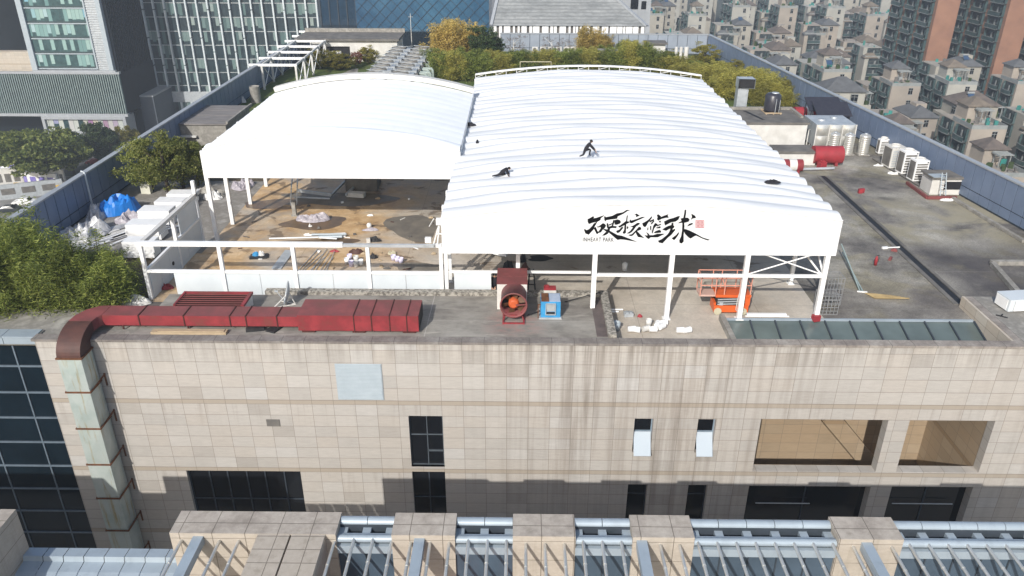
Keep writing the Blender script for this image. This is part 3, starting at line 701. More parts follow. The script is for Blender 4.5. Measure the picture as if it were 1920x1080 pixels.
# lettering: brush strokes traced on the valance plane
STK = [
 [(311.4,246.6),(330.7,238.3),(371.9,213.6),(383.9,220.8),(376.3,237.2),(410.3,231.7),(498.2,199.9),(481.7,216.4),(457.0,233.9),(455.4,252.1),(421.3,276.8),(371.9,282.3),(325.2,299.9),(312.5,276.8)],
 [(421.3,274.0),(404.8,301.5),(388.3,331.7),(377.4,359.2),(322.4,419.6),(286.7,405.9),(268.6,362.0),(281.2,359.2),(300.4,370.2),(327.9,359.2),(369.1,315.3),(380.1,296.0)],
 [(380.1,348.2),(399.3,331.7),(410.3,353.7),(421.3,381.2),(440.5,394.9),(415.8,416.9),(404.8,397.7)],
 [(404.8,331.7),(437.8,326.2),(481.7,293.3),(498.2,296.0),(517.4,318.0),(503.7,342.7),(481.7,359.2),(459.8,392.2),(440.5,397.7),(432.3,386.7),(457.0,353.7),(459.8,331.7),(426.8,340.0)],
 [(497.1,216.4),(509.2,213.6),(514.7,224.6),(591.6,208.1),(635.6,183.4),(707.0,169.7),(750.9,142.2),(794.9,142.2),(761.9,150.4),(718.0,180.7),(646.6,216.4),(643.8,238.3),(602.6,243.8),(520.2,254.8),(512.0,271.3),(501.0,254.8)],
 [(602.6,260.3),(646.6,249.3),(674.0,257.6),(683.9,279.5),(668.5,296.0),(635.6,307.0),(613.6,304.3),(619.1,282.3)],
 [(525.7,293.3),(539.4,290.5),(547.7,331.7),(539.4,351.0),(528.4,337.2)],
 [(547.7,307.0),(613.6,279.5),(613.6,287.8),(550.4,318.0)],
 [(544.9,331.7),(580.6,320.7),(635.6,326.2),(632.8,345.5),(591.6,342.7),(547.7,351.0),(536.7,348.2)],
 [(599.9,254.8),(613.6,260.3),(597.1,320.7),(580.6,326.2)],
 [(536.7,353.7),(564.1,348.2),(555.9,375.7),(536.7,408.7),(503.7,427.9),(473.5,430.6),(498.2,408.7),(525.7,381.2)],
 [(476.2,353.7),(514.7,359.2),(547.7,370.2),(591.6,394.9),(646.6,425.1),(696.0,433.4),(781.2,466.3),(871.8,502.1),(767.4,482.8),(723.5,474.6),(679.5,471.8),(646.6,477.3),(591.6,430.6),(553.2,397.7),(514.7,381.2)],
 [(657.5,326.2),(679.5,315.3),(723.5,282.3),(734.5,271.3),(772.9,271.3),(777.3,285.0),(750.9,296.0),(718.0,315.3),(674.0,337.2),(663.0,337.2)],
 [(729.0,282.3),(745.4,276.8),(740.0,397.7),(723.5,408.7),(704.2,403.2),(723.5,364.7)],
 [(753.7,202.6),(761.9,205.4),(753.7,271.3),(742.7,274.0),(748.2,232.8)],
 [(712.5,331.7),(701.5,353.7),(668.5,392.2),(646.6,400.4),(632.8,386.7),(638.3,375.7),(668.5,364.7),(690.5,337.2)],
 [(753.7,326.2),(770.2,331.7),(764.7,353.7),(750.9,351.0)],
 [(836.1,197.1),(860.8,183.4),(896.5,205.4),(866.3,216.4),(855.3,221.9),(858.1,199.9)],
 [(781.2,265.8),(794.9,249.3),(800.4,263.1),(866.3,243.8),(921.3,221.9),(959.7,219.1),(899.3,246.6),(866.3,260.3),(805.9,290.5),(783.9,282.3)],
 [(789.4,326.2),(822.4,320.7),(871.8,287.8),(896.5,290.5),(893.8,301.5),(855.3,326.2),(827.9,364.7),(805.9,389.4),(778.4,405.9),(750.9,405.9),(789.4,381.2),(822.4,337.2)],
 [(888.3,331.7),(907.5,337.2),(914.7,359.2),(860.8,381.2),(822.4,425.1),(800.4,436.1),(767.4,425.1),(811.4,414.1),(860.8,364.7)],
 [(849.8,386.7),(866.3,381.2),(893.8,408.7),(915.8,430.6),(948.7,458.1),(915.8,449.9),(877.3,444.4),(860.8,414.1)],
 [(926.4,292.2),(952.8,280.5),(993.8,254.1),(1034.8,210.2),(1031.9,230.7),(1005.5,265.9),(987.9,286.4),(970.3,318.6),(955.7,336.2),(935.2,321.5)],
 [(1005.5,265.9),(1058.3,243.6),(1055.3,257.1),(1011.4,280.5)],
 [(1090.5,201.4),(1105.2,190.8),(1137.4,216.0),(1125.7,227.8),(1163.8,210.2),(1219.5,189.7),(1210.7,207.2),(1222.4,227.8),(1193.1,227.8),(1146.2,239.5),(1105.2,260.0),(1090.5,245.3),(1099.3,224.8)],
 [(1020.2,306.9),(1026.0,289.3),(1052.4,260.0),(1061.2,265.9),(1037.8,295.2)],
 [(985.0,342.1),(993.8,339.1),(990.9,371.4),(982.1,368.4)],
 [(1014.3,324.5),(1026.0,321.5),(1026.0,377.2),(1014.3,359.7)],
 [(1049.5,324.5),(1070.0,289.3),(1099.3,301.0),(1081.7,318.6),(1058.3,347.9),(1040.7,406.5),(1031.9,394.8),(1043.6,353.8)],
 [(1111.0,271.7),(1128.6,262.9),(1140.3,280.5),(1116.9,280.5)],
 [(1081.7,315.7),(1134.5,298.1),(1137.4,306.9),(1093.4,324.5)],
 [(1081.7,342.1),(1122.8,327.4),(1134.5,333.3),(1125.7,345.0),(1090.5,347.9)],
 [(1072.9,383.1),(1116.9,365.5),(1134.5,377.2),(1134.5,394.8),(1075.9,400.7),(1055.3,400.7)],
 [(949.8,424.1),(970.3,430.0),(1005.5,427.1),(1046.5,427.1),(1093.4,412.4),(1181.4,409.5),(1134.5,430.0),(1099.3,447.6),(1017.2,447.6),(996.7,468.1),(976.2,453.4)],
 [(967.4,389.0),(999.7,412.4),(1005.5,427.1),(987.9,424.1)],
 [(1172.6,271.7),(1228.3,245.3),(1275.2,233.6),(1327.9,213.1),(1348.4,210.2),(1330.9,248.3),(1298.6,271.7),(1251.7,277.6),(1181.4,315.7),(1175.5,289.3)],
 [(1152.1,362.6),(1175.5,345.0),(1216.5,324.5),(1263.4,309.8),(1286.9,324.5),(1281.0,342.1),(1228.3,353.8),(1193.1,374.3)],
 [(1257.6,289.3),(1275.2,286.4),(1275.2,312.8),(1263.4,365.5),(1240.0,400.7),(1228.3,394.8),(1245.9,347.9)],
 [(1105.2,488.6),(1146.2,471.0),(1204.8,424.1),(1228.3,394.8),(1286.9,353.8),(1298.6,365.5),(1251.7,418.3),(1204.8,459.3),(1152.1,515.0),(1111.0,506.2)],
 [(1403.0,139.8),(1418.8,142.8),(1415.9,183.8),(1407.1,230.7),(1389.5,227.8),(1398.3,183.8)],
 [(1357.2,239.5),(1392.4,230.7),(1439.3,230.7),(1456.9,251.2),(1445.2,271.7),(1404.1,283.4),(1369.0,283.4),(1330.9,292.2),(1333.8,286.4),(1369.0,265.9)],
 [(1377.8,283.4),(1395.3,280.5),(1398.3,324.5),(1389.5,418.3),(1389.5,494.5),(1369.0,517.9),(1345.5,509.1),(1342.6,482.8),(1363.1,441.7),(1374.8,371.4)],
 [(1339.7,394.8),(1327.9,424.1),(1298.6,465.2),(1284.0,479.8),(1257.6,465.2),(1266.4,453.4),(1304.5,427.1),(1333.8,394.8)],
 [(1477.4,183.8),(1521.4,210.2),(1527.2,230.7),(1497.9,233.6),(1471.5,251.2),(1486.2,221.9)],
 [(1430.5,327.4),(1451.0,301.0),(1486.2,288.1),(1495.0,298.1),(1480.3,306.9)],
 [(1386.5,356.7),(1415.9,359.7),(1462.8,377.2),(1527.2,409.5),(1603.4,453.4),(1685.5,476.9),(1662.1,482.8),(1603.4,462.2),(1533.1,427.1),(1509.6,435.9),(1468.6,462.2),(1445.2,447.6),(1410.0,412.4),(1389.5,371.4)],
]
YS = TB[2]-.05
def sg(cx, cy, o=.014): p = py(1050+cx/6, 370+cy/6, YS-o); return (p[0], p[1], p[2])
q = MB()
for i, s_ in enumerate(STK):
    c = Vector((sum(p[0] for p in s_)/len(s_), sum(p[1] for p in s_)/len(s_)))
    ar = sum(s_[j-1][0]*s_[j][1]-s_[j][0]*s_[j-1][1] for j in range(len(s_))); sgn = 1 if ar > 0 else -1; fat = []
    for j in range(len(s_)):
        p_, a_, b_ = Vector(s_[j]), Vector(s_[j-1]), Vector(s_[(j+1) % len(s_)]); d = (p_-a_).normalized()+(b_-p_).normalized()
        nn = Vector((d.y, -d.x)); nn = nn.normalized()*sgn if nn.length > .3 else (p_-c).normalized(); fat.append(p_+nn*1.6)
    pts = [sg(x, y, .010+.0006*i) for x, y in fat]
    q.poly(pts[::-1])
q.build("brush_lettering", m_ink, tb)
q = MB()
def sq(x0, y0, x1, y1): q.poly([sg(x0,y1),sg(x1,y1),sg(x1,y0),sg(x0,y0)])
for (a,b,c,d) in ((1525,258,1622,264),(1525,339,1622,345),(1525,264,1531,339),(1616,264,1622,339),(1570,264,1576,339),(1531,299,1570,304),(1576,299,1616,304)): sq(a,b,c,d)
for bx, by in ((1533,266),(1578,266),(1533,306),(1578,306)):
    for k in range(3): sq(bx+2, by+4+k*9, bx+33, by+8+k*9)
    sq(bx+8, by+1, bx+12, by+31); sq(bx+23, by+1, bx+27, by+31)
q.build("red_seal", m_redink, tb)
def text_obj(txt, name, mat, parent, p0, height, width, rotx=math.pi/2):
    cu = bpy.data.curves.new(name, 'FONT'); cu.body = txt; cu.size = 1; cu.extrude = 0; cu.offset = 0.014; cu.space_character = 1.12
    t = bpy.data.objects.new(name, cu); COL.objects.link(t)
    dg = bpy.context.evaluated_depsgraph_get(); me = bpy.data.meshes.new_from_object(t.evaluated_get(dg)); bpy.data.objects.remove(t)
    co = np.array([v.co[:] for v in me.vertices]); lo, hi = co.min(0), co.max(0)
    for v, c in zip(me.vertices, co):
        off = LOC[parent.name]
        v.co = (p0[0]+(c[0]-lo[0])/(hi[0]-lo[0])*width-off[0], p0[1]-off[1], p0[2]+(c[1]-lo[1])/(hi[1]-lo[1])*height-off[2])
    me.materials.append(mat); o = bpy.data.objects.new(name, me); COL.objects.link(o); o.parent = parent; return o
a, b = sg(256,497), sg(607,453)
text_obj("INHEART PARK", "small_lettering", m_greyink, tb, (a[0], YS-.012, a[2]), b[2]-a[2], b[0]-a[0])

TL = (-17.6, -3.08, 12.7, 27.2, 5.03, 1.03, 12, .02)
tl = tent(TL, 3.40, "smaller plain white tent left of the lettered one")
for y in (12.8,15.6,19.25,22.9,26.5):
    q = MB(); q.box(-17.80,y-.1,-.6,-17.58,y+.1,4.95); q.build("post", m_white, tl)
    q = MB(); q.path([(TL[0]+.1+(TL[1]-TL[0]-.2)*i/12, y, roofz(TL[0]+.1+(TL[1]-TL[0]-.2)*i/12, TL[2], TL)-.10) for i in range(13)], .06, 6); q.build("arch", m_white, tl)
q = MB(); N = 20; xx = [TL[0]+(TL[1]-TL[0])*i/N for i in range(N+1)]
za = [roofz(x, TL[2], TL) for x in xx]
for i in range(N): q.beam((xx[i],27.55,za[i]+.22),(xx[i+1],27.55,za[i+1]+.22),.65,.34)
q.build("arch_truss", m_whiteg, tl)

# ------------------------------------------------------------------ white frame fence with panels left of the tent
fr = thing("panel_screen", "white steel frame with pale infill panels round the left court", "screen", (-11,5.2,-.6))
FX = [-18.45,-14.55,-10.9,-7.2,-3.58]
for x in FX:
    q = MB(); q.box(x-.09,5.1,-.6,x+.09,5.28,2.36); q.build("post", m_white, fr)
for y in (9.0, 12.4):
    q = MB(); q.box(-18.48,y-.09,-.6,-18.3,y+.09,2.36 if y < 12 else 3.3); q.build("post", m_white, fr)
q = MB(); q.box(-18.6,5.08,2.365,-8.4,5.3,2.58); q.build("top_rail", m_white, fr)
q = MB(); q.box(-8.4,5.12,2.37,-3.9,5.26,2.52); q.build("top_rail", m_greym, fr)
q = MB(); q.box(-18.52,5.31,2.365,-18.30,13.2,2.55); q.build("top_rail", m_whiteg, fr)
for i in range(4):
    a, b = FX[i]+.095, FX[i+1]-.095
    q = MB(); q.box(a,5.13,.90,b,5.27,1.04); q.build("mid_rail", m_white, fr)
    if i > 0:
        q = MB(); q.box(a,5.18,-.6,(a+b)/2-.01,5.23,.89); q.box((a+b)/2+.01,5.18,-.6,b,5.23,.89); q.build("infill_panel", m_whitep, fr)
    else:
        q = MB(); q.box(a+1.3,5.18,-.6,b,5.23,.89); q.build("infill_panel", m_whitep, fr)
for y0, y1 in ((5.31,8.89),(9.11,12.29)):
    q = MB(); q.box(-18.44,y0,.97,-18.30,y1,1.10); q.build("mid_rail", m_white, fr)
    q = MB()
    for k in range(3): q.box(-18.40,y0+(y1-y0)*k/3+.01,-.6,-18.34,y0+(y1-y0)*(k+1)/3-.01,.96)
    q.build("infill_panel", m_whitep, fr)
q = MB(); q.tube((-18.335,8.0,.12),(-18.30,8.0,.12),.11,n=14); q.build("hole_cap", m_black, fr)
q = MB(); q.box(-18.38,9.6,1.10,-18.35,12.25,2.3); q.build("upper_panel", m_whitep, fr)
q = MB(); xa, xb = float(pz(852,552,-.2)[0]), float(pz(921,552,-.2)[0]); q.box(xa,5.30,-.6,xb,5.36,.9); q.box(xa-.03,5.28,.9,xb+.03,5.38,.95)
solo(q, "white_board", m_whitep, "single white board on edge behind the curb, beside the red fan housing", "board")

# ------------------------------------------------------------------ red ducting along the parapet
dr = thing("red_duct", "long faded red duct that bends over the parapet and runs down the facade", "duct", (-12,1.5,-.03))
AX0, AX1 = -18.75, -9.75; AZ0, AZ1 = .17, .68; AY0, AY1 = 1.0, 1.98
cuts = [AX0, float(py(262,605,1.0)[0]), float(py(346,605,1.0)[0]), float(py(432,605,1.0)[0]), float(py(462,605,1.0)[0]), float(py(520,605,1.0)[0]), AX1]
for i in range(6):
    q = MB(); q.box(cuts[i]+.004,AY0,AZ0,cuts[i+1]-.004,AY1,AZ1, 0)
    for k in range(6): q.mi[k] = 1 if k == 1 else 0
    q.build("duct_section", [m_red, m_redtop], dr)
for c in cuts[1:]: q = MB(); q.box(c-.025,AY0-.03,AZ0-.03,c+.025,AY1+.03,AZ1+.03); q.build("flange", m_redseam, dr)
for c in (-17.9,-14.9,-11.9):
    q = MB(); q.box(c-.03,AY0+.02,-.05,c+.03,AY0+.08,AZ0); q.box(c-.03,AY1-.08,-.05,c+.03,AY1-.02,AZ0); q.build("leg", m_redseam, dr)
bx0, bx1 = -9.74, -4.24
bc = [bx0, float(py(664,610,.76)[0]), float(py(697,610,.76)[0]), float(py(731,610,.76)[0]), float(py(763,610,.76)[0]), bx1]
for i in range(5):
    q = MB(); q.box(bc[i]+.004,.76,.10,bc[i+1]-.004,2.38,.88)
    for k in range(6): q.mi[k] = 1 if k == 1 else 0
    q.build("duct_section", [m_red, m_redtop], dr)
for c in bc[1:-1]: q = MB(); q.box(c-.022,.735,.08,c+.022,2.40,.905); q.build("flange", m_redseam, dr)
q = MB(); q.box(bx1,.80,.14,bx1+.012,2.34,.84); q.build("duct_mouth", m_dark, dr)
q = MB()
for x in (-9.3,-7.0,-4.7): q.box(x-.3,.82,-.03,x+.3,2.3,.10)
q.build("foot", m_redseam, dr)
q = MB()   # bend that turns the duct towards the edge, then the elbow over it
W0, W1 = -19.98, -18.92
prof = [(-18.76,1.0),(-18.76,1.98),(-19.25,1.93),(-19.7,1.55),(-19.95,1.0),(-19.98,.45),(-18.92,.45),(-18.88,.85)]
q.poly([(x,y,AZ1+.004) for x, y in prof][::-1]); q.poly([(x,y,AZ0) for x, y in prof])
for i in range(len(prof)): (a, b), (c, d) = prof[i], prof[(i+1) % len(prof)]; q.quad((a,b,AZ0),(a,b,AZ1+.004),(c,d,AZ1+.004),(c,d,AZ0))
q.build("bend", m_redtop, dr)
q = MB(); n = 12; DY = -1.05
oy, oz = .45, -.38
outer = [(oy-(oy-DY)*math.sin(t), oz+(AZ1-oz)*math.cos(t)) for t in [math.pi/2*i/n for i in range(n+1)]]
inner = [(oy-(oy+.08)*math.sin(t), oz+(AZ0-oz)*math.cos(t)) for t in [math.pi/2*i/n for i in range(n+1)]]
for i in range(n):
    (a, b), (c, d) = outer[i], outer[i+1]; (e, f_), (g_, h) = inner[i], inner[i+1]
    q.quad((W0,a,b),(W0,c,d),(W1,c,d),(W1,a,b)); q.quad((W1,a,b),(W1,c,d),(W1,g_,h),(W1,e,f_)); q.quad((W0,e,f_),(W0,g_,h),(W0,c,d),(W0,a,b)); q.quad((W0,e,f_),(W1,e,f_),(W1,g_,h),(W0,g_,h))
q.build("elbow", m_maroon, dr)
fz = [-.38]+[float(py(120,v,-1.05)[2]) for v in (735,803,870,933)]; fz.append(fz[-1]*2-fz[-2]); fz.append(fz[-1]*2-fz[-2]); fz.append(-20)
for i in range(len(fz)-1):
    za, zb = fz[i]-.02, fz[i+1]+.02; cx, cz = (W0+W1)/2, (za+zb)/2
    q = MB(); y0, y1 = DY, -.08
    q.add([(W0,y0,zb),(W1,y0,zb),(W1,y0,za),(W0,y0,za),(cx,y0-.05,cz)],[(0,1,4),(1,2,4),(2,3,4),(3,0,4)])
    cy_ = (y0+y1)/2
    q.add([(W1,y0,zb),(W1,y1,zb),(W1,y1,za),(W1,y0,za),(W1+.05,cy_,cz)],[(0,1,4),(1,2,4),(2,3,4),(3,0,4)])
    q.quad((W0,y1,zb),(W0,y0,zb),(W0,y0,za),(W0,y1,za)); q.quad((W0,y0,za),(W1,y0,za),(W1,y1,za),(W0,y1,za)); q.quad((W0,y0,zb),(W0,y1,zb),(W1,y1,zb),(W1,y0,zb))
    q.build("drop_duct", m_duct, dr)
for z in fz[:-1]: q = MB(); q.box(W0-.05,DY-.05,z-.045,W1+.06,-.03,z+.025); q.build("flange", m_rust, dr)
for z in fz[1:-1]: q = MB(); q.beam((W1+.04,-.95,z),(W1+.25,-.01,z+.32),.05,.05); q.box(W1+.2,-.05,z-.3,W1+.26,-.002,z+.36); q.build("wall_bracket", m_rust, dr)

# red slatted hood behind the duct
hx = [pz(u, v, .62) for u, v in ((346,547),(478,543),(452,576),(326,577))]
x0, x1, y0, y1 = float(hx[0][0]), float(hx[1][0]), float(hx[2][1])+.15, float(hx[0][1])
hd = thing("louvred_hood", "dark red slatted hood behind the long red duct", "hood", ((x0+x1)/2, (y0+y1)/2, -.05))
q = MB(); q.box(x0+.06,y0+.05,-.05,x1-.06,y1-.05,.54); q.build("casing", m_whiteg, hd)
q = MB(); q.box(x0,y0,.545,x0+.1,y1,.66); q.box(x1-.16,y0,.545,x1,y1,.66); q.box(x0+.1,y1-.1,.545,x1-.16,y1,.655); q.build("frame", m_red, hd)
q = MB(); n = 6
for i in range(n):
    y = y0+.03+(y1-.12-y0)*i/n; s_ = (y1-.12-y0)/n*.52; q.add([(x0+.1,y,.62),(x1-.16,y,.62),(x1-.16,y+s_,.58),(x0+.1,y+s_,.58),(x0+.1,y,.65),(x1-.16,y,.65),(x1-.16,y+s_,.61),(x0+.1,y+s_,.61)],[(3,2,1,0),(4,5,6,7),(0,1,5,4),(2,3,7,6)])
q.build("slats", m_redtop, hd)
q = MB(); q.box(x0+.1,y0+.02,.545,x1-.16,y1-.1,.55); q.build("slot_shade_sheet", m_redseam, hd)  # dark sheet under the slats, its colour stands in for shade between them
q = MB(); a, b = pz(283,626,0), pz(424,627,0); q.box(a[0],a[1]-.02,-.085,b[0],a[1]+.32,.10); q.box(a[0]+.3,a[1]+.02,.101,b[0]-.1,a[1]+.26,.14)
solo(q, "board_stack", m_wood, "pinkish boards lying between the long red duct and the parapet", "boards")
q = MB(); a = pz(478,618,0); q.rbox(a[0],a[1]+.1,-.03,.8,.5,.16,.2); q.rbox(a[0]+.9,a[1]+.15,-.03,.5,.8,.08,-.4); solo(q, "dark_plates", m_black, "dark flat plates on the slab under the red duct", "plate")
# satellite dish
sdh = pz(535,572,-.03); sx, sy = float(sdh[0]), float(sdh[1])
ds = thing("satellite_dish", "grey satellite dish on a strut frame behind the red duct", "satellite dish", (sx, sy, -.03))
q = MB(); n = 22; c = Vector((sx+.28,sy,.62)); ax = Vector((-.93,-.25,.27)).normalized(); u = ax.cross(Vector((0,0,1))).normalized(); vv = u.cross(ax)
prof = [(0,.0),(.25,.02),(.45,.07),(.62,.15),(.63,.17)]
vs = []; fs = []
for r, h in prof[1:]:
    for k in range(n): t = 2*math.pi*k/n; vs.append(c+ax*h+(u*math.cos(t)*.62+vv*math.sin(t))*r)
vs.append(c); ctr = len(vs)-1
for i in range(len(prof)-2):
    for k in range(n): fs.append((i*n+k,i*n+(k+1)%n,(i+1)*n+(k+1)%n,(i+1)*n+k))
for k in range(n): fs.append((ctr,(k+1)%n,k))
q.add(vs, fs, 0, True); q.build("reflector", m_greym, ds)
q = MB()
for p, e in (((sx-.5,sy-.35,-.03),(sx+.2,sy,.6)),((sx-.35,sy+.4,-.03),(sx+.2,sy,.6)),((sx+.5,sy+.05,-.03),(sx+.28,sy,.55)),((sx-.5,sy-.35,.0),(sx+.5,sy+.05,.0)),((sx-.35,sy+.4,.0),(sx+.5,sy+.05,.0))): q.beam(p,e,.04,.04)
q.build("strut_frame", m_whiteg, ds)
q = MB(); q.beam(c+ax*.1-vv*.5, c+ax*.62, .03,.03); q.tube(c+ax*.55,c+ax*.7,.05); q.build("feed_arm", m_greym, ds)

# axial fan in front of its red and white housing
fn = thing("axial_fan", "red round axial fan in front of a red and white housing", "fan", (.05,2.5,-.03))
fcx = float(py(963,575,1.95)[0]); fcz = float(py(963,573,1.95)[2]); FR = .60
q = MB(); n = 36
for (ya, yb, ra) in ((1.95,3.15,FR),):
    q.path([(fcx,ya,fcz),(fcx,yb,fcz)],[ra,ra],n,caps=False); q.path([(fcx,yb-.1,fcz),(fcx,ya,fcz)],[ra-.03,ra-.03],n,caps=False)
    q.path([(fcx,ya-.03,fcz),(fcx,ya+.05,fcz)],[ra+.05,ra+.05],n); 
q = MB()
ring = lambda y, r: [(fcx+r*math.cos(2*math.pi*k/n), y, fcz+r*math.sin(2*math.pi*k/n)) for k in range(n)]
R0 = [ring(2.75,FR-.03), ring(1.95,FR-.03), ring(1.93,FR+.045), ring(2.0,FR+.045), ring(2.0,FR), ring(3.15,FR)]
vs = [p for r_ in R0 for p in r_]; q.add(vs,[(i*n+k,(i+1)*n+k,(i+1)*n+(k+1)%n,i*n+(k+1)%n) for i in range(5) for k in range(n)],0,True)
q.build("fan_casing", m_redtop, fn)
q = MB(); q.poly(ring(2.74,FR-.03)); q.build("fan_throat", m_dark, fn)
q = MB(); q.path([(fcx,2.05,fcz),(fcx,2.10,fcz),(fcx,2.6,fcz)],[.16,.24,.24],20); hub = q.build("fan_hub", M("orange_fan_hub",(0.55,0.11,0.03),(0.40,0.08,0.03),3,.5), fn)
for k in range(6):
    t = 2*math.pi*k/6+.35; q = MB(); ca, sa = math.cos(t), math.sin(t)
    def pt(r, w_, y): return (fcx+r*ca-w_*sa, y, fcz+r*sa+w_*ca)
    q.add([pt(.22,-.10,2.25),pt(.22,.10,2.40),pt(FR-.05,.16,2.42),pt(FR-.05,-.16,2.22)],[(0,1,2,3)]); q.build("fan_blade", M("dark_blade",(0.13,0.06,0.03),(0.08,0.04,0.02),3,.6) if k == 0 else bpy.data.materials["dark_blade"], fn)
q = MB(); q.beam((fcx+.1,1.99,fcz),(fcx+FR,1.99,fcz+.05),.05,.05); q.build("support_arm", m_redtop, fn)
q = MB(); q.box(fcx-.52,1.72,-.03,fcx-.44,3.1,.05); q.box(fcx+.44,1.72,-.03,fcx+.52,3.1,.05); q.box(fcx-.44,1.74,-.03,fcx+.44,1.80,.04)
for sx_ in (-.48,.48): q.beam((fcx+sx_,2.05,.0),(fcx+sx_*.75,2.05,fcz-.42),.06,.05); q.beam((fcx+sx_,3.0,.0),(fcx+sx_*.75,3.0,fcz-.42),.06,.05)
q.box(fcx-.44,2.02,.24,fcx+.44,2.08,.30); q.build("base_frame", m_red, fn)
hx0, hx1 = float(py(932,556,3.16)[0]), float(py(988,556,3.16)[0]); hz1 = float(py(960,533,3.16)[2]); hyb = float(pz(960,504,hz1)[1])
q = MB(); q.box(hx0,3.16,.0,hx1,hyb,hz1); q.build("housing", m_whiteg, fn)
q = MB(); q.box(hx0-.02,3.14,hz1+.002,hx1+.02,3.16+(hyb-3.16)*.48-.02,hz1+.03); q.box(hx0-.02,3.16+(hyb-3.16)*.48+.02,hz1+.002,hx1+.02,hyb+.02,hz1+.03); q.box(hx1+.001,3.2,.2,hx1+.02,hyb,hz1-.02); q.build("housing_cover", m_redtop, fn)
# blue box fan
bx0, bx1 = float(py(1014,580,2.3)[0]), float(py(1051,580,2.3)[0]); bz1 = float(py(1030,566,2.3)[2]); byb = float(pz(1030,550,bz1)[1])
bf = thing("box_fan", "small blue box fan with a square grey outlet beside the red fan", "fan", ((bx0+bx1)/2,2.6,-.03))
q = MB(); q.box(bx0,2.3,.05,bx1,byb,bz1); 
q.build("casing", m_blue, bf)
q = MB(); q.box(bx0+.4,2.32,bz1+.002,bx1-.02,byb-.02,bz1+.02); q.build("top_panel", M("pale_blue_top",(0.36,0.42,0.52),(0.30,0.36,0.46),3,.4), bf)
q = MB(); q.box(bx0+.02,2.32,bz1+.002,bx0+.38,byb-.02,bz1+.02); q.build("rusty_top_panel", m_rust, bf)
mx = (bx0+bx1)/2; q = MB(); q.box(mx-.24,2.22,.2,mx-.21,2.299,bz1-.08); q.box(mx+.21,2.22,.2,mx+.24,2.299,bz1-.08); q.box(mx-.21,2.22,bz1-.1,mx+.21,2.299,bz1-.07); q.box(mx-.21,2.22,.2,mx+.21,2.299,.23); 
q.add([(mx-.2,2.24,bz1-.12),(mx+.2,2.24,bz1-.12),(mx+.2,2.296,.36),(mx-.2,2.296,.36)],[(3,2,1,0)]); q.build("outlet", m_greym, bf)
q = MB(); q.box(mx-.2,2.29,.23,mx+.2,2.298,.34); q.build("outlet_gap", m_dark, bf)
q = MB(); q.box(bx0-.08,2.24,-.03,bx1+.06,byb+.05,.05); q.build("base", m_greym, bf)
q = MB(); q.box(bx0-.14,2.35,-.03,bx0-.10,2.39,.7); q.box(bx0-.14,2.36,.66,bx0+.0,2.39,.7); q.build("bracket", m_rust, bf)
a = float(pz(1020,548,.3)[0]); q = MB(); q.box(a,4.65,.172,a+.62,5.0,.30); solo(q, "white_case", m_whiteg, "small white case on the curb behind the blue fan", "case")
q = MB(); q.box(a,4.66,.302,a+.6,4.98,.42); q.rbox(a+.15,4.8,.42,.2,.15,.1,.3); solo(q, "red_toolbox", m_redb, "small red box on top of the white case behind the blue fan", "box")
p, e = pz(1059,566,.05), pz(1125,551,.18); q = MB(); q.tube((p[0],p[1],.06),(e[0],e[1],.26),.025); solo(q, "slim_pole", m_black, "dark slim pole leaning from the slab onto the curb corner", "pole")
p, e = pz(989,586,.2), pz(1012,580,.2); q = MB(); q.tube((p[0],p[1],.05),(e[0],e[1],.12),.03); solo(q, "pipe_stub", m_black, "dark short pipe between the red fan and the blue fan", "pipe")
for i, (u, vb) in enumerate(((991,552),(998,551))): pass
q = MB(); a = pz(997,551,.0); ax_, ay_ = float(a[0]), float(a[1])+.9
for dx in (-.22,.22): q.beam((ax_+dx,ay_-.5,-.6),(ax_+dx*.4,ay_,.95),.05,.05); q.beam((ax_+dx,ay_+.5,-.6),(ax_+dx*.4,ay_,.95),.05,.05)
for z in (-.2,.2,.6): q.box(ax_-.2,ay_-.35+z*.2,z,ax_+.2,ay_-.3+z*.2,z+.04)
solo(q, "step_ladder", m_black, "dark step ladder standing behind the red fan housing", "ladder")
# ------------------------------------------------------------------ things on the roof
DZ = -.6
def at(u, v, z=DZ): p = pz(u, v, z); return float(p[0]), float(p[1])
def heap(cx, cy, sx, sy, h, seed, z=DZ, n=18, rough=.35, rz=0.0, peak=1.0):
    """crumpled heap: a lumpy mound with a ragged edge that stands on the roof"""
    rs = np.random.RandomState(seed); m = MB(); vs = []; fs = []
    g1 = rs.rand(6, 6); g2 = rs.rand(12, 12)
    def smp(g, a, b):
        k = g.shape[0]-1; a = a*k; b = b*k; i, j = min(int(a), k-1), min(int(b), k-1); fa, fb = a-i, b-j
        return (g[i,j]*(1-fa)+g[i+1,j]*fa)*(1-fb)+(g[i,j+1]*(1-fa)+g[i+1,j+1]*fa)*fb
    c, s_ = math.cos(rz), math.sin(rz)
    for j in range(n+1):
        for i in range(n+1):
            a, b = i/n, j/n; X, Y = 2*a-1, 2*b-1; r = math.sqrt(X*X+Y*Y)
            if r > 1e-6:
                q = max(abs(X), abs(Y))/r; X, Y = X*q*(1+.22*(smp(g1,a,b)-.5)), Y*q*(1+.22*(smp(g1,b,a)-.5)); rr = max(abs(2*a-1), abs(2*b-1))
            else: rr = 0
            f = min(1, max(0, 1-rr**3)*1.25)**.7 if peak < 1 else max(0, 1-rr**2.2)**.7
            hz = h*f*(1-rough+rough*1.6*smp(g1,a,b)+rough*.9*(smp(g2,a,b)-.5)) + (.012 if rr > .99 else .02+.03*rs.rand()*h)
            x, y = X*sx/2, Y*sy/2; vs.append((cx+x*c-y*s_, cy+x*s_+y*c, z+hz))
    for j in range(n):
        for i in range(n): k = j*(n+1)+i; fs.append((k,k+1,k+n+2,k+n+1))
    m.add(vs, fs); return m
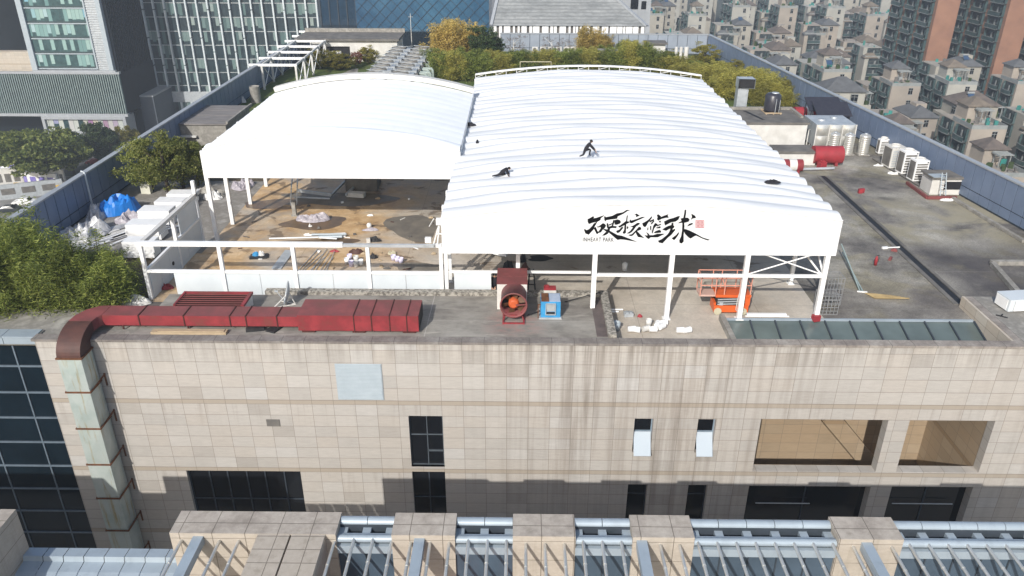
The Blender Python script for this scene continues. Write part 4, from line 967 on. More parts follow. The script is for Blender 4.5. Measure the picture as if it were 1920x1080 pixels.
# left yard: tarp, sheeting, panel stacks
x, y = at(214, 402); solo(heap(x+.1,y+.5,2.6,1.7,1.0,3,rough=.42,n=11,rz=.75,peak=.5), "tarp_cover", m_tarp, "bright blue tarpaulin thrown over a pile beside the left fence", "tarpaulin")
x, y = at(160, 440); solo(heap(x,y,2.8,3.0,.55,5,n=44,rough=1.0,rz=.4,peak=.5), "plastic_sheet", m_sheet, "crumpled clear plastic sheeting nearest the left fence", "sheeting")
x, y = at(195, 405); solo(heap(x-.5,y+.1,1.4,2.8,.6,15,n=36,rough=1.0,rz=.3), "plastic_sheet", m_sheet, "clear plastic bundled against the left side of the blue tarpaulin", "sheeting")
x, y = at(242, 415); solo(heap(x,y,1.7,1.2,.5,8,n=30,rough=1.0), "sheet_pile", m_bag, "pinkish crumpled sheeting right of the blue tarpaulin", "sheeting")
x, y = at(175, 402); q = MB(); q.rbox(x+.1,y,DZ,.45,.4,.35,.3); solo(q, "white_bag", m_cloudw, "small white sack at the foot of the blue tarpaulin", "sack")
for i, (u, v, L, rz) in enumerate(((205,432,3.2,.95),(190,440,3.0,1.0),(170,447,2.6,.98),(222,428,2.6,.92))):
    x, y = at(u, v); q = MB(); c, s_ = math.cos(rz), math.sin(rz)
    for k in range(4): o = (k-1.5)*.11; q.rbox(x-o*s_, y+o*c, DZ+.02+.012*k, L-.2*(k%2), .10, .05, rz)
    solo(q, "metal_strip_bundle", m_sheet if i % 2 else m_whiteg, "%s bundle of pale strips lying aslant in the left yard, counted from the right" % ORD[[1,2,3,0][i]], "strips", group="bundles of strips in the left yard")
for i, (u, v) in enumerate(((112,452),(120,448),(128,444))):
    x, y = at(u, v); q = MB(); q.tube((x,y,DZ+.06+.03*i),(x+.5,y+4.2,DZ+.07+.03*i),.06); solo(q, "grey_pipe", m_greym, "%s long grey pipe along the foot of the left fence" % ["outer","middle","inner"][i], "pipe", group="pipes at the left fence")
stk = [(338,386,1.75,.95,.80),(319,402,1.8,1.0,.85),(291,424,1.95,1.1,1.0),(272,452,2.0,1.05,1.05),(262,487,1.75,.9,1.05)]
for i, (u, v, sx, sy, h) in enumerate(stk):
    x, y = at(u, v); rt = thing("panel_stack", "%s of the five stacks of white panels in the left yard, counted from the back" % ORD[i], "panel stack", (x, y+.5, DZ), "stacks of white panels in the left yard")
    n = 3; q = MB(); q.box(x-sx/2+.2,y+.1,DZ,x-sx/2+.35,y+sy-.05,DZ+.1); q.build("skid", m_wood, rt); q = MB(); q.box(x+sx/2-.35,y+.1,DZ,x+sx/2-.2,y+sy-.05,DZ+.1); q.build("skid", m_wood, rt)
    for k in range(n):
        q = MB(); d = random.Random(i*9+k).uniform(-.05,.05); q.rbox(x+d,y+.5+d,DZ+.1+k*(h-.1)/n,sx,sy,(h-.1)/n-.004,d*.3); q.build("panel", m_white, rt)
x, y = at(276, 362); jc = thing("jerrycan", "cream plastic jerrycan standing among the left trees", "jerrycan", (x, y, DZ))
q = MB(); q.box(x-.32,y-.18,DZ,x+.32,y+.2,DZ+.72); q.box(x-.32,y-.18,DZ+.72,x-.1,y+.2,DZ+.86); q.box(x+.22,y-.1,DZ+.72,x+.32,y+.12,DZ+.86); q.box(x-.1,y-.04,DZ+.80,x+.22,y+.06,DZ+.87); q.build("can", M("cream_plastic",(0.62,0.61,0.52),(0.55,0.54,0.45),3,.5), jc)
q = MB(); q.tube((x-.2,y,DZ+.86),(x-.2,y,DZ+.93),.07); q.build("cap", m_redb, jc)
for i, (u, v, sx, sy, h, mt, lb) in enumerate(((340,372,1.4,.9,.35,m_conc,"grey rubble heap behind the white panel stacks"),(392,366,2.4,1.6,.45,m_conc,"long rubble heap along the posts of the smaller tent"),(455,350,1.6,1.8,.4,m_bag,"rubble and scraps by the rear posts of the smaller tent"),(400,372,1.3,.9,.4,m_cloudw,"white plastic scraps on the rubble beside the smaller tent"),(248,568,1.9,.8,.35,m_cloudw,"white sacks heaped behind the long red duct"),(310,540,.9,.6,.2,m_red,"reddish scraps beside the corner post of the white frame"))):
    x, y = at(u, v); solo(heap(x,y,sx,sy,h,20+i,n=22,rough=.9), "rubble_heap" if i < 3 else "scrap_heap", mt, lb, "heap")
# more long pale strips in the left yard
for i in range(16):
    u_, v_ = 122+i*11.5, 468-i*2.2-(i % 3)*5; x, y = at(u_, v_); L = 2.6+.5*(i % 4); rz = .90+.05*(i % 5); q = MB(); q.rbox(x+.6,y+.4,DZ+.01+.01*(i % 4),L,.16+.10*(i % 3),.05,rz); solo(q, "pale_strip", [m_white, m_sheet, m_whiteg][i % 3], "loose pale strip lying aslant between the bamboo and the blue tarpaulin", "strip", group="loose strips in the left yard")
# court litter
rsL = random.Random(77)
for i in range(36):
    u_, v_ = rsL.uniform(400, 820), rsL.uniform(372, 508); x, y = at(u_, v_)
    if not (-17 < x < -3.8 and y > 5.6): continue
    q = MB(); k_ = rsL.randrange(3)
    if k_ == 0: q.rbox(x,y,DZ-.01,rsL.uniform(.15,.5),.06,.04,rsL.uniform(0,3))
    elif k_ == 1: q.rbox(x,y,DZ-.01,.16,.12,.1,rsL.uniform(0,3))
    else: q = heap(x,y,rsL.uniform(.2,.45),.2,.1,300+i,n=8,rough=.9)
    solo(q, "offcut", rsL.choice([m_white, m_cloudw, m_maroon, m_concd, m_wood]), "small scrap or offcut lying loose on the rusty left court floor", "scrap", group="loose scraps on the left court")
x, y = at(588, 412); q = heap(x,y,2.1,1.05,.42,31,n=24,rough=.9); solo(q, "plastic_bundle", m_bag, "pale purple crumpled plastic pile in the wet patch of the left court", "sheeting")
q = MB()
def flat_patch(mb, cx, cy, rx, ry, z, seed, n=28):
    rs = random.Random(seed); pts = []
    ph = [rs.uniform(0, 6.28) for _ in range(4)]
    for k in range(n):
        t = 2*math.pi*k/n; r = 1+.16*math.sin(2*t+ph[0])+.12*math.sin(3*t+ph[1])+.07*math.sin(5*t+ph[2]); pts.append((cx+rx*r*math.cos(t), cy+ry*r*math.sin(t), z))
    mb.poly(pts)
m_wet = M("wet_screed", (0.10,0.065,0.035), (0.16,0.10,0.05), 1.2, .35, spec=.5)
m_wetg = M("damp_grey_screed", (0.13,0.115,0.095), (0.20,0.175,0.14), 1.2, .5)
for i, (u, v, rx, ry) in enumerate(((590,418,2.2,1.0),(600,455,2.1,.75),(505,382,1.7,.9),(560,377,1.2,.7))):
    x, y = at(u, v); flat_patch(q, x, y, rx, ry, DZ-.008+.0006*i, i)
tag(q.build("wet_patches", m_wet), kind='structure')
q = MB()
for i, (u, v, rx, ry) in enumerate(((775,425,1.6,2.2),(790,500,1.5,.6),(640,372,4.2,1.2))):
    x, y = at(u, v); flat_patch(q, x, y, rx, ry, DZ-.0056+.0004*i, 40+i)
tag(q.build("damp_patches", m_wetg), kind='structure')
for i, (ua, va, ub, vb, r, mt, lb) in enumerate(((505,449,648,445,.05,m_white,"long thin white pipe on the left court, left of the pale green ones"),(572,444,648,440,.06,m_white,"white pipe at the back of the pipe pile on the left court"),
     (598,448,642,447,.10,m_alu,"pale green board in the middle of the pipe pile on the left court"),(600,450,632,452,.05,m_white,"short white pipe at the front of the pipe pile on the left court"),(585,445,650,444,.07,m_alu,"pale green tube lying across the pipe pile on the left court"))):
    a, b = at(ua, va), at(ub, vb); q = MB(); q.tube((a[0],a[1],DZ+.06+.03*i),(b[0],b[1],DZ+.06+.03*i),r); solo(q, "pipe", mt, lb, "pipe", group="pipe pile on the left court")
for i in range(9):
    a, b = at(556+i*7, 512-(i%3)*2), at(596+i*4.2, 468+(i%4)*5); q = MB(); q.tube((a[0],a[1],DZ+.03),(b[0],b[1],DZ+.035+.004*i),.022,n=6); solo(q, "steel_rod", m_greym, "thin grey steel rod in the loose fan of rods behind the white frame", "rod", group="loose rods behind the white frame")
a, b = at(527, 505), at(535, 470); q = MB(); q.rbox((a[0]+b[0])/2,(a[1]+b[1])/2,DZ,.55,abs(b[1]-a[1]),.05,-.03); solo(q, "grey_board", m_greym, "grey board lying flat beside the loose steel rods", "board")
x, y = at(486, 482); tr = thing("tool_tray", "black tray of rags and tools on the rusty floor", "tray", (x, y, DZ)); q = MB(); q.rbox(x,y,DZ,1.0,.55,.09,.15); q.build("tray", m_black, tr)
tr2 = heap(x-.2,y+.05,.4,.35,.22,51,DZ+.08,10); tr2.build("blue_rag", m_blue, tr); heap(x+.12,y+.08,.36,.3,.25,52,DZ+.08,10).build("white_rag", m_cloudw, tr)
m_pail = [m_white, M("lilac_bucket",(0.62,0.58,0.72),(0.55,0.52,0.66),4,.5), m_whiteg]
def bucket(x, y, r, h, mt, lb, grp, z=DZ, fallen=None):
    rt = thing("bucket", lb, "bucket", (x, y, z), grp); q = MB()
    if fallen is None:
        q.lathe([(0.001,z+.01),(r*.85,z),(r,z+h),(r*.9,z+h),(r*.8,z+.03)],x,y,14)
    else:
        d = Vector((math.cos(fallen), math.sin(fallen), 0)); p = Vector((x,y,z+r)); q.path([p-d*h/2,p+d*h/2],[r*.88,r],14,caps=False); q.path([p-d*h/2,p-d*(h/2-.01)],[r*.88,r*.88],14); q.path([p+d*(h/2-.001),p-d*(h/2-.03)],[r*.93,r*.8],14,caps=False)
    q.build("shell", mt, rt)
    q = MB()
    if fallen is None: q.path([(x+r*math.cos(t)*.99,y-r*.05,z+h*(.9)-.12*math.sin(t)) for t in [math.pi*k/6 for k in range(7)]],.008,5)
    else: q.tube((x,y,z+2*r-.01),(x+.05,y,z+2*r+.03),.01)
    q.build("handle", m_greym, rt)
pails = [((651,494),'pale bucket at the left end of the paint bucket cluster'),((659,499),'white bucket at the front left of the paint bucket cluster'),((668,500),'white bucket at the front middle of the paint bucket cluster'),((677,497),'white bucket at the right end of the paint bucket cluster'),((656,487),'cream bucket at the back left of the paint bucket cluster'),((668,490),'stained bucket in the middle of the paint bucket cluster')]
for i, ((u, v), lb) in enumerate(pails): x, y = at(u, v); bucket(x, y, .15, .33, m_pail[i % 3], lb, "paint buckets on the left court")
for i, (u, v) in enumerate(((738,487),(745,490),(752,492))): x, y = at(u, v); bucket(x, y, .15, .28, m_pail[1], "%s lilac bucket from the left on the middle of the court" % ORD[i], "lilac buckets")
for i, (u, v, sx, sy, h, mt, lb) in enumerate(((668,474,.9,.5,.25,m_maroon,"heap of red and dark tools behind the paint buckets"),(700,483,.5,.4,.22,m_black,"dark small heap of tools right of the paint buckets"),(703,452,.8,.35,.22,m_black,"dark jacket and tools beside a pale can on the court"),(694,432,1.1,.35,.12,m_bag,"pale purple sheet on the court floor behind the rail"),(735,476,.5,.4,.2,m_yellow,"greenish small heap beside the lilac buckets"),(627,472,.6,.25,.12,m_redb,"bright red strap heaped on the court by the rods"),(582,425,.25,.2,.15,m_cloudw,"small white lump in front of the purple plastic pile"))):
    x, y = at(u, v); solo(heap(x,y,sx,sy,h,60+i,n=14,rough=.9), "tool_heap" if i < 3 else "cloth_heap", mt, lb, "heap")
x, y = at(692, 428); q = MB(); q.lathe([(.001,DZ),(.14,DZ),(.16,DZ+.2),(.1,DZ+.3),(.001,DZ+.31)],x,y+.1,12); solo(q, "white_can", m_white, "round white can behind the pale purple sheet on the court", "can")
x, y = at(691, 455); q = MB(); q.rbox(x,y,DZ,.22,.16,.28,.2); solo(q, "cream_can", m_whiteg, "small cream can beside the dark jacket on the court", "can")
# steel scaffold frames in the smaller tent's shade
sc = thing("scaffold_frame", "grey steel frame with a long beam in the shade of the smaller tent", "frame", (*at(560,385), DZ))
a, b, c, d = at(552,388), at(560,350), at(690,356), at(640,362)
q = MB()
for (p, e, zz) in ((at(545,386),at(556,330),.0),(at(556,384),at(562,330),.1)): q.beam((p[0],p[1],DZ),(p[0]+.2,p[1],DZ+1.3),.07,.07); q.beam((p[0]+.2,p[1],DZ+1.3),(e[0],e[1],DZ+1.3),.07,.07)
q.build("upright_frame", m_greym, sc)
q = MB(); p, e = at(558,366), at(622,372); q.beam((p[0],p[1],DZ+.35),(e[0],e[1],DZ+.25),.14,.2); q.beam((p[0],p[1]-.9,DZ+.2),(e[0],e[1]-.6,DZ+.2),.08,.08); e2 = at(668,330); q.beam((e[0],e[1],DZ+.25),(e2[0],e2[1],DZ+.4),.12,.14); q.beam((e[0]+1,e[1],DZ+.25),(e2[0]+1,e2[1],DZ+.4),.12,.14); q.build("beam", m_greym, sc)
p, e = at(652,368), at(684,370); q = MB(); q.beam((p[0],p[1],DZ+.18),(e[0],e[1],DZ+.18),.5,.3); solo(q, "metal_trough", m_whiteg, "pale metal trough lying at the end of the scaffold beam", "trough")
q = MB(); p, e = at(664,350), at(700,352); q.rbox((p[0]+e[0])/2,p[1],DZ,2.2,2.0,1.0,.02); solo(q, "grey_locker", m_concd, "dark grey locker standing deep in the shade of the smaller tent", "locker")
x, y = at(553,404); q = MB(); q.box(x-.12,y-.12,DZ,x+.12,y+.12,DZ+1.0); q.box(x-.2,y-.2,DZ,x+.2,y+.2,DZ+.06); solo(q, "stub_post", m_conc, "short concrete stub post in the rusty wet patch", "post")
# hinged bracket at the joint of frame and tent
q = MB(); q.box(-4.0,5.3,2.30,-3.55,5.6,2.42); q.beam((-3.75,5.4,2.42),(-3.6,5.6,3.6),.05,.05); q.beam((-3.95,5.4,2.42),(-3.6,5.6,3.6),.05,.05); q.beam((-3.75,5.4,3.0),(-3.35,5.4,3.0),.05,.05); q.box(-3.78,5.4,3.45,-3.5,5.65,3.75); q.beam((-3.9,5.6,3.7),(-4.2,6.1,3.1),.04,.04); q.box(-4.35,5.3,2.55,-4.05,5.5,2.8)
solo(q, "corner_bracket", m_white, "white steel bracket where the screen frame meets the large tent", "bracket")
# items under the large tent
p, e = at(858,462), at(950,489); q = MB(); q.beam((p[0],p[1],DZ+.1),(e[0],e[1],DZ+.35),.16,.16); q.beam((p[0]+.3,p[1]-.8,DZ),(p[0]+1.0,p[1]+.3,DZ+.15),.05,.05); solo(q, "white_beam", m_white, "white steel beam lying aslant under the left corner of the large tent", "beam")
for i, (u, v, lb) in enumerate(((953,503,"dark tool bag at the end of the white slanting beam"),(978,490,"dark folded chair beside the second post under the large tent"),(985,508,"dark red bag beside the second post under the large tent"))):
    x, y = at(u, v); solo(heap(x,y,.6,.4,.4,80+i,n=12,rough=.9), "tool_bag", m_black if i < 2 else m_maroon, lb, "bag")
q = MB(); flat_patch(q, *at(1013,484), .75, .4, DZ-.004, 77); tag(q.build("dark_puddle", m_black), kind='structure')
x, y = at(1171,507); q = MB(); q.lathe([(.001,DZ+.01),(.13,DZ),(.15,DZ+.42),(.11,DZ+.45),(.05,DZ+.5),(.001,DZ+.5)],x,y,12); solo(q, "white_canister", m_white, "white canister alone on the shaded floor under the large tent", "canister")
# scissor lift
lx0, lx1 = at(1337,590)[0], at(1401,590)[0]; ly = at(1340,590)[1]
sl = thing("scissor_lift", "orange scissor lift with folded platform under the large tent", "lift", ((lx0+lx1)/2, ly+.4, DZ))
q = MB(); q.box(lx0,ly,DZ+.14,lx1,ly+.85,DZ+.50); q.box(lx0-.02,ly+.1,DZ+.5,lx0+.16,ly+.75,DZ+.62); q.box(lx1-.2,ly+.05,DZ+.5,lx1+.05,ly+.8,DZ+1.0); q.build("chassis", m_orange, sl)
q = MB(); q.box(lx0+.1,ly+.06,DZ+.50,lx1-.21,ly+.79,DZ+.95); q.build("scissor_pack", m_black, sl)
q = MB()
for k in range(3): q.beam((lx0+.15,ly+.03,DZ+.56+k*.13),(lx1-.25,ly+.03,DZ+.62+k*.13),.04,.05)
q.box(lx0+.25,ly-.0,DZ+.52,lx0+.42,ly+.02,DZ+.66); q.build("scissor_arms", m_greym, sl)
q = MB(); q.box(lx0+.02,ly-.02,DZ+.96,lx1+.05,ly+.87,DZ+1.10); q.build("platform", m_orange, sl)
q = MB(); q.box(lx0-.78,ly+.05,DZ+.98,lx0+.02,ly+.80,DZ+1.07); q.build("extension_deck", M("pinkish_deck",(0.50,0.33,0.28),(0.45,0.30,0.25),3,.6), sl)
q = MB(); zz = DZ+1.10; hh = .95
def rail(mb, pts, r=.028):
    for a, b in zip(pts, pts[1:]): mb.tube(a, b, r, n=6)
for yy in (ly+.02, ly+.82):
    rail(q, [(lx0-.75,yy,zz+hh),(lx1,yy,zz+hh)]); rail(q, [(lx0-.75,yy,zz+hh*.52),(lx1,yy,zz+hh*.52)])
    for t in (0,.3,.48,.78,1): xx_ = lx0-.75+(lx1-lx0+.75)*t; rail(q, [(xx_,yy,zz-.05),(xx_,yy,zz+hh)])
for xx_ in (lx0-.75, lx1): rail(q, [(xx_,ly+.02,zz+hh),(xx_,ly+.82,zz+hh)]); rail(q, [(xx_,ly+.02,zz+hh*.52),(xx_,ly+.82,zz+hh*.52)])
rail(q, [(lx0+.2,ly,zz+hh),(lx0+.4,ly,zz+hh*.5)])
q.build("guard_rail", M("pale_orange_rail",(0.62,0.30,0.22),(0.55,0.24,0.18),3,.5), sl)
for xx_, yy in ((lx0+.2,ly-.03),(lx1-.25,ly-.03),(lx0+.2,ly+.80),(lx1-.25,ly+.80)):
    q = MB(); q.path([(xx_,yy,DZ+.19),(xx_,yy+.1,DZ+.19)],.19,16); q.build("wheel", m_yellow, sl)
q = MB(); q.path([(lx1-.55,ly-.03,zz+.1),(lx1-.6,ly-.04,zz-.25),(lx1-.62,ly-.05,DZ+.3),(lx1-.45,ly-.05,DZ+.2),(lx1-.2,ly-.04,DZ+.22)],.022,6); q.build("cable", m_whiteg, sl)
# buckets and dark strip behind the parapet
for i, (u, v, lay, lb) in enumerate(((1184,622,0.1,"toppled pinkish bucket at the left of the row behind the parapet"),(1193,623,-.3,"small toppled white pail beside the pinkish bucket"),(1211,621,.5,"stained toppled bucket in the row behind the parapet"),(1224,622,0.1,"white toppled bucket right of the stained one"),(1232,613,1.2,"pale bucket lying at the back of the bucket row"),(1240,617,.8,"bucket lying open end down right at the bucket row"),(1216,611,None,"cream bucket upright at the back of the bucket row"),(1243,610,.3,"white bucket at the back right of the bucket row"),(1275,624,.0,"white bucket on its side right of the bucket row"),(1288,624,.4,"rightmost small white bucket on its side"))):
    x, y = at(u, v); bucket(x, max(y,.75), .15, .36, m_pail[2 if i in (2,6) else 0], lb, "buckets behind the parapet", fallen=lay)
x, y = at(1155,618); bucket(x, y, .2, .4, m_alu, "grey drum in the shadow of the curb beside the slab", "buckets behind the parapet")
for i in range(2):
    xa = at(1262+i*4,625+i*4)[0]; xb = 10.0; q = MB(); q.box(xa,.68-.16*i,-.45,xb,.76-.16*i,-.37); solo(q, "white_tube", m_white, ["rear","front"][i]+" white tube lying along the inside of the parapet", "tube")
q = MB(); q.box(4.8,.50,-.55,8.0,.62,-.35); solo(q, "dark_strip", m_black, "dark strip along the inside of the parapet right of the slab", "gutter")  # plain dark strip low along the inner face of the parapet
x, y = at(1178,592); q = MB(); q.rbox(x,y,DZ,.45,.3,.18,.1); q.rbox(x-.08,y,DZ+.18,.14,.2,.05,.1); q.rbox(x+.1,y,DZ+.18,.1,.18,.05,.1); solo(q, "tool_case", m_greym, "grey tool case on the floor behind the bucket row", "case")
x, y = at(1200,594); solo(heap(x,y,.25,.2,.12,95,n=10), "red_rag", m_redb, "small red rag beside the grey tool case", "rag")
for i, (ua, ub, v) in enumerate(((1135,1168,582),(1135,1160,586))):
    a, b = at(ua, v), at(ub, v); q = MB(); q.tube((max(a[0],4.85),a[1],DZ+.05),(b[0],b[1],DZ+.05),.045); solo(q, "white_tube", m_white, ["longer","shorter"][i]+" white tube beside the right curb of the slab", "tube")
a, b = at(1400,592), at(1475,593); q = MB(); q.rbox((a[0]+b[0])/2,a[1]+.05,DZ,b[0]-a[0],.18,.1,.0); q.rbox((a[0]+b[0])/2,a[1]-.06,DZ,b[0]-a[0]+.2,.10,.03,.0); solo(q, "white_channel", m_white, "white metal channel on the floor at the back edge of the skylight", "channel")
m_wire = M("dull_wire",(0.26,0.265,0.27),(0.18,0.185,0.19),3,.6)
# mesh cages near the right corner post
for i, (u, v, sx, h) in enumerate(((1552,590,.9,1.0),(1560,572,.8,1.5))):
    x, y = at(u, v); q = MB()
    for k in range(6):
        t = k/5; q.tube((x-sx/2+sx*t,y,DZ),(x-sx/2+sx*t,y,DZ+h),.016,n=5); q.tube((x-sx/2,y,DZ+h*t),(x+sx/2,y,DZ+h*t),.016,n=5)
        q.tube((x-sx/2,y+.8*t,DZ+h),(x+sx/2,y+.8*t,DZ+h),.014,n=5)
    for dx in (-sx/2, sx/2): q.tube((x+dx,y,DZ+h),(x+dx,y+.8,DZ+h),.018,n=5); q.tube((x+dx,y+.8,DZ),(x+dx,y+.8,DZ+h),.018,n=5)
    solo(q, "wire_cage", m_wire, ["front","rear"][i]+" grey wire cage at the right corner post of the large tent", "cage")
# right deck
a, b = at(1572,485), at(1612,548)
for i, o in enumerate((0,.14)):
    q = MB(); q.beam((a[0]+o,a[1],DZ+.9-.5*i),(b[0]+o,b[1],DZ+.05),.06,.06); solo(q, "green_pole", M("pale_green_pole",(0.30,0.37,0.36),(0.24,0.30,0.29),3,.5) if i == 0 else bpy.data.materials["pale_green_pole"], ["left","right"][i]+" pale green pole propped against the right corner of the large tent", "pole")
x, y = at(1620,548); q = MB(); q.rbox(x-.1,y,DZ,.5,.07,.06,-.2); solo(q, "white_offcut", m_white, "small white offcut at the foot of the green poles", "offcut")
for i in range(5):
    a, b = at(1622+i*4,551+i*2.2), at(1672+i*8,556+i*1.6); q = MB(); q.tube((a[0],a[1],DZ+.04),(b[0],b[1],DZ+.05+.01*i),.035,n=6); solo(q, "bamboo_pole", m_bamboo, "%s bamboo pole from the back in the loose pile on the right deck" % ORD[i], "pole", group="bamboo poles on the right deck")
x, y = at(1641,497); ex = thing("fire_extinguisher", "red fire extinguisher standing alone on the right deck", "extinguisher", (x, y, DZ)); q = MB(); q.lathe([(.001,DZ),(.085,DZ),(.09,DZ+.4),(.05,DZ+.5),(.03,DZ+.56),(.001,DZ+.56)],x,y,12); q.build("cylinder", m_redb, ex); q = MB(); q.beam((x-.03,y,DZ+.57),(x+.12,y,DZ+.60),.03,.03); q.path([(x+.08,y,DZ+.58),(x+.14,y,DZ+.4),(x+.12,y,DZ+.2)],.012,5); q.build("hose", m_black, ex)
for i, (u, v, rz, lb) in enumerate(((1669,487,.9,"single reddish brick on the right deck, nearest the extinguisher"),(1676,471,-.4,"brick standing by the drain channel on the right deck"),(1659,466,.2,"white pipe elbow on the right deck beside the drain channel"))):
    x, y = at(u, v); q = MB(); q.rbox(x,y,DZ,.34,.14,.11,rz); q.rbox(x+.02,y+.02,DZ+.11,.2,.12,.06,rz) if i != 2 else q.tube((x,y,DZ+.05),(x+.9,y+.1,DZ+.05),.04)
    solo(q, "brick" if i < 2 else "pipe", m_redtop if i < 2 else m_white, lb, "brick" if i < 2 else "pipe")
for i, (u, v) in enumerate(((1612,362),(1616,361))): x, y = at(u, v); q = MB(); q.rbox(x,y,DZ,.25,.2,.3,.2*i); solo(q, "red_can", m_redb, ["left","right"][i]+" small red can on the far part of the right deck", "can")
# planter kerb frame and white cabinet on the side slab
px = [at(1857,496), at(1990,488), at(1915,576)]
q = MB(); q.beam((px[0][0],px[0][1],DZ+.12),(px[0][0]+7,px[0][1]+.1,DZ+.12),.28,.25); q.beam((px[0][0],px[0][1]-.2,DZ+.12),(px[2][0]+.3,px[2][1]-.2,DZ+.12),.28,.25); solo(q, "low_kerb", m_conc, "low concrete kerb corner at the right edge of the roof", "kerb")
q = MB(); q.rbox(px[0][0]+2.6,px[0][1]-.9,DZ,1.0,.25,.3,-.5); solo(q, "red_bracket", m_red, "red steel scrap inside the low kerb at the right edge", "scrap")
x, y = float(pz(1896,583,-.04)[0]), float(pz(1896,583,-.04)[1])
cb = thing("white_cabinet", "white metal cabinet on its side at the right end of the parapet", "cabinet", (x, y, -.04)); q = MB(); q.rbox(x+.65,y+.45,.0,2.0,1.0,.62,.12); q.build("body", m_whitep, cb); q = MB(); q.rbox(x+.72,y-.10,.04,1.5,.03,.52,.12); q.rbox(x-.38,y+.33,.04,.03,.8,.52,.12); q.build("door", m_white, cb)
x, y = float(pz(1878,594,-.04)[0]), float(pz(1878,594,-.04)[1]); q = MB(); q.rbox(x,y,-.04,.5,.06,.05,-.6); q.rbox(x+.05,y+.1,-.04,.3,.05,.05,.8); solo(q, "dark_scrap", m_black, "dark scrap of metal on the slab below the white cabinet", "scrap")
# air conditioning units along the right fence
def ac_unit(x, y, sx, sy, h, rz, lb, top="fan", cage=False):
    rt = thing("condenser_unit", lb, "air conditioner", (x, y, DZ), "condensers along the right fence"); c, s_ = math.cos(rz), math.sin(rz)
    def w(dx, dy): return (x+dx*c-dy*s_, y+dx*s_+dy*c)
    q = MB(); q.rbox(x,y,DZ+.12,sx,sy,h,rz); q.build("casing", m_whiteg if cage else m_white, rt)
    q = MB()
    for d in (-.35,.35): p = w(0, sy*d); q.rbox(p[0],p[1],DZ,sx,.08,.119,rz)
    q.build("foot", m_concd, rt)
    q = MB(); p = w(-sx/2-.006, 0); q.rbox(p[0],p[1],DZ+.22,.012,sy-.16,h-.2,rz); q.build("side_grille", m_concd, rt)
    q = MB(); p = w(0, -sy/2-.006)
    n = 7
    for k in range(n): q.rbox(p[0],p[1],DZ+.22+(h-.25)*k/n,sx-.2,.012,(h-.25)/n*.6,rz)
    q.build("front_grille", m_concd if not cage else m_greym, rt)
    q = MB(); q.lathe([(.34*min(1,sx),DZ+.12+h),(.34*min(1,sx),DZ+.24+h),(.29*min(1,sx),DZ+.24+h),(.29*min(1,sx),DZ+.13+h)],x,y,18); q.lathe([(.28,DZ+.14+h),(.06,DZ+.2+h),(.001,DZ+.2+h)],x,y,18); q.build("fan_guard", m_whiteg, rt)
    q = MB(); q.rbox(*w(sx/2-.12,-sy/2-.01),DZ+h-.05,.12,.012,.08,rz); q.build("badge", m_seam, rt)
x, y = at(1713,343); ac_unit(x+.35,y+.5,1.0,.85,1.5,.1,"nearest white condenser of the row along the right fence, with slotted front")
x, y = at(1692,329); ac_unit(x+.35,y+.5,1.05,.9,1.65,.1,"second condenser of the row along the right fence, with a square-hole grille")
x, y = at(1667,317); ac_unit(x+.4,y+.5,1.15,1.2,1.55,.1,"large framed condenser third in the row along the right fence", cage=True)
x, y = at(1655,291); ac_unit(x,y+.3,.8,.45,1.15,.1,"slim white condenser at the far end of the row along the right fence")
x, y = at(1742,365); x2 = at(1794,358)[0]
kh = thing("roof_kiosk", "low concrete kiosk with a dark slot window and a ladder against it", "kiosk", ((x+x2)/2, y+.8, DZ))
q = MB(); q.box(x,y,DZ,x2,y+1.5,DZ+1.15); q.build("wall", m_whiteg, kh)
q = MB(); q.box(x-.12,y-.15,DZ+1.152,x2+.15,y+1.6,DZ+1.30); q.build("roof", m_concd, kh)
q = MB(); q.box(x+(x2-x)*.38,y-.012,DZ+.38,x2-.12,y+.05,DZ+.95); q.build("slot_window", m_dark, kh)
q = MB(); q.rbox(x+.35,y+.2,DZ+1.305,.9,.8,.03,.1); solo(q, "loose_sheet", m_alu, "pale sheet lying on the roof of the concrete kiosk", "sheet")
lx = x+(x2-x)*.25; q = MB()
for d in (-.19,.19): q.beam((lx+d,y-.75,DZ),(lx+d*.8,y-.17,DZ+1.65),.05,.04)
for k in range(6): t = (k+.5)/6; q.box(lx-.18,y-.75+.58*t-.02,DZ+1.65*t,lx+.18,y-.75+.58*t+.03,DZ+1.65*t+.035)
solo(q, "ladder", m_alu, "short aluminium ladder leaning on the concrete kiosk", "ladder")
a, b = at(1700,345), at(1738,373); q = MB(); q.beam((a[0],a[1],DZ+.1),(b[0],b[1],DZ+.1),.16,.2); q.beam((b[0],b[1],DZ+.1),(b[0]+2.0,b[1]+.05,DZ+.1),.2,.2); solo(q, "brick_kerb", m_redtop, "low brick kerb in front of the concrete kiosk", "kerb")
a, b = at(1785,373), at(1919,455); q = MB(); q.beam((a[0],a[1],DZ+.09),(b[0],b[1],DZ+.09),.22,.18); solo(q, "low_kerb", m_conc, "long low kerb running forward from the kiosk beside the right fence", "kerb")
for i, (u, v, sx, sy) in enumerate(((1648,311,.9,.35),(1675,326,.9,.5),(1775,376,1.0,.4))): x, y = at(u, v); solo(heap(x,y,sx,sy,.12,120+i,n=14,rough=.9), "white_sheet_scrap", m_cloudw, ["far","middle","near"][i]+" white scrap of sheet in front of the condensers and kiosk", "scrap")
q = MB()
for i in range(3): a, b = at(1636+i*6,298+i*4), at(1732+i*8,352+i*6); q.path([(a[0],a[1],DZ+.06),(b[0],b[1],DZ+.06)],.06,6)
solo(q, "pipe_run", m_concd, "dark pipe run along the front of the condensers", "pipes")
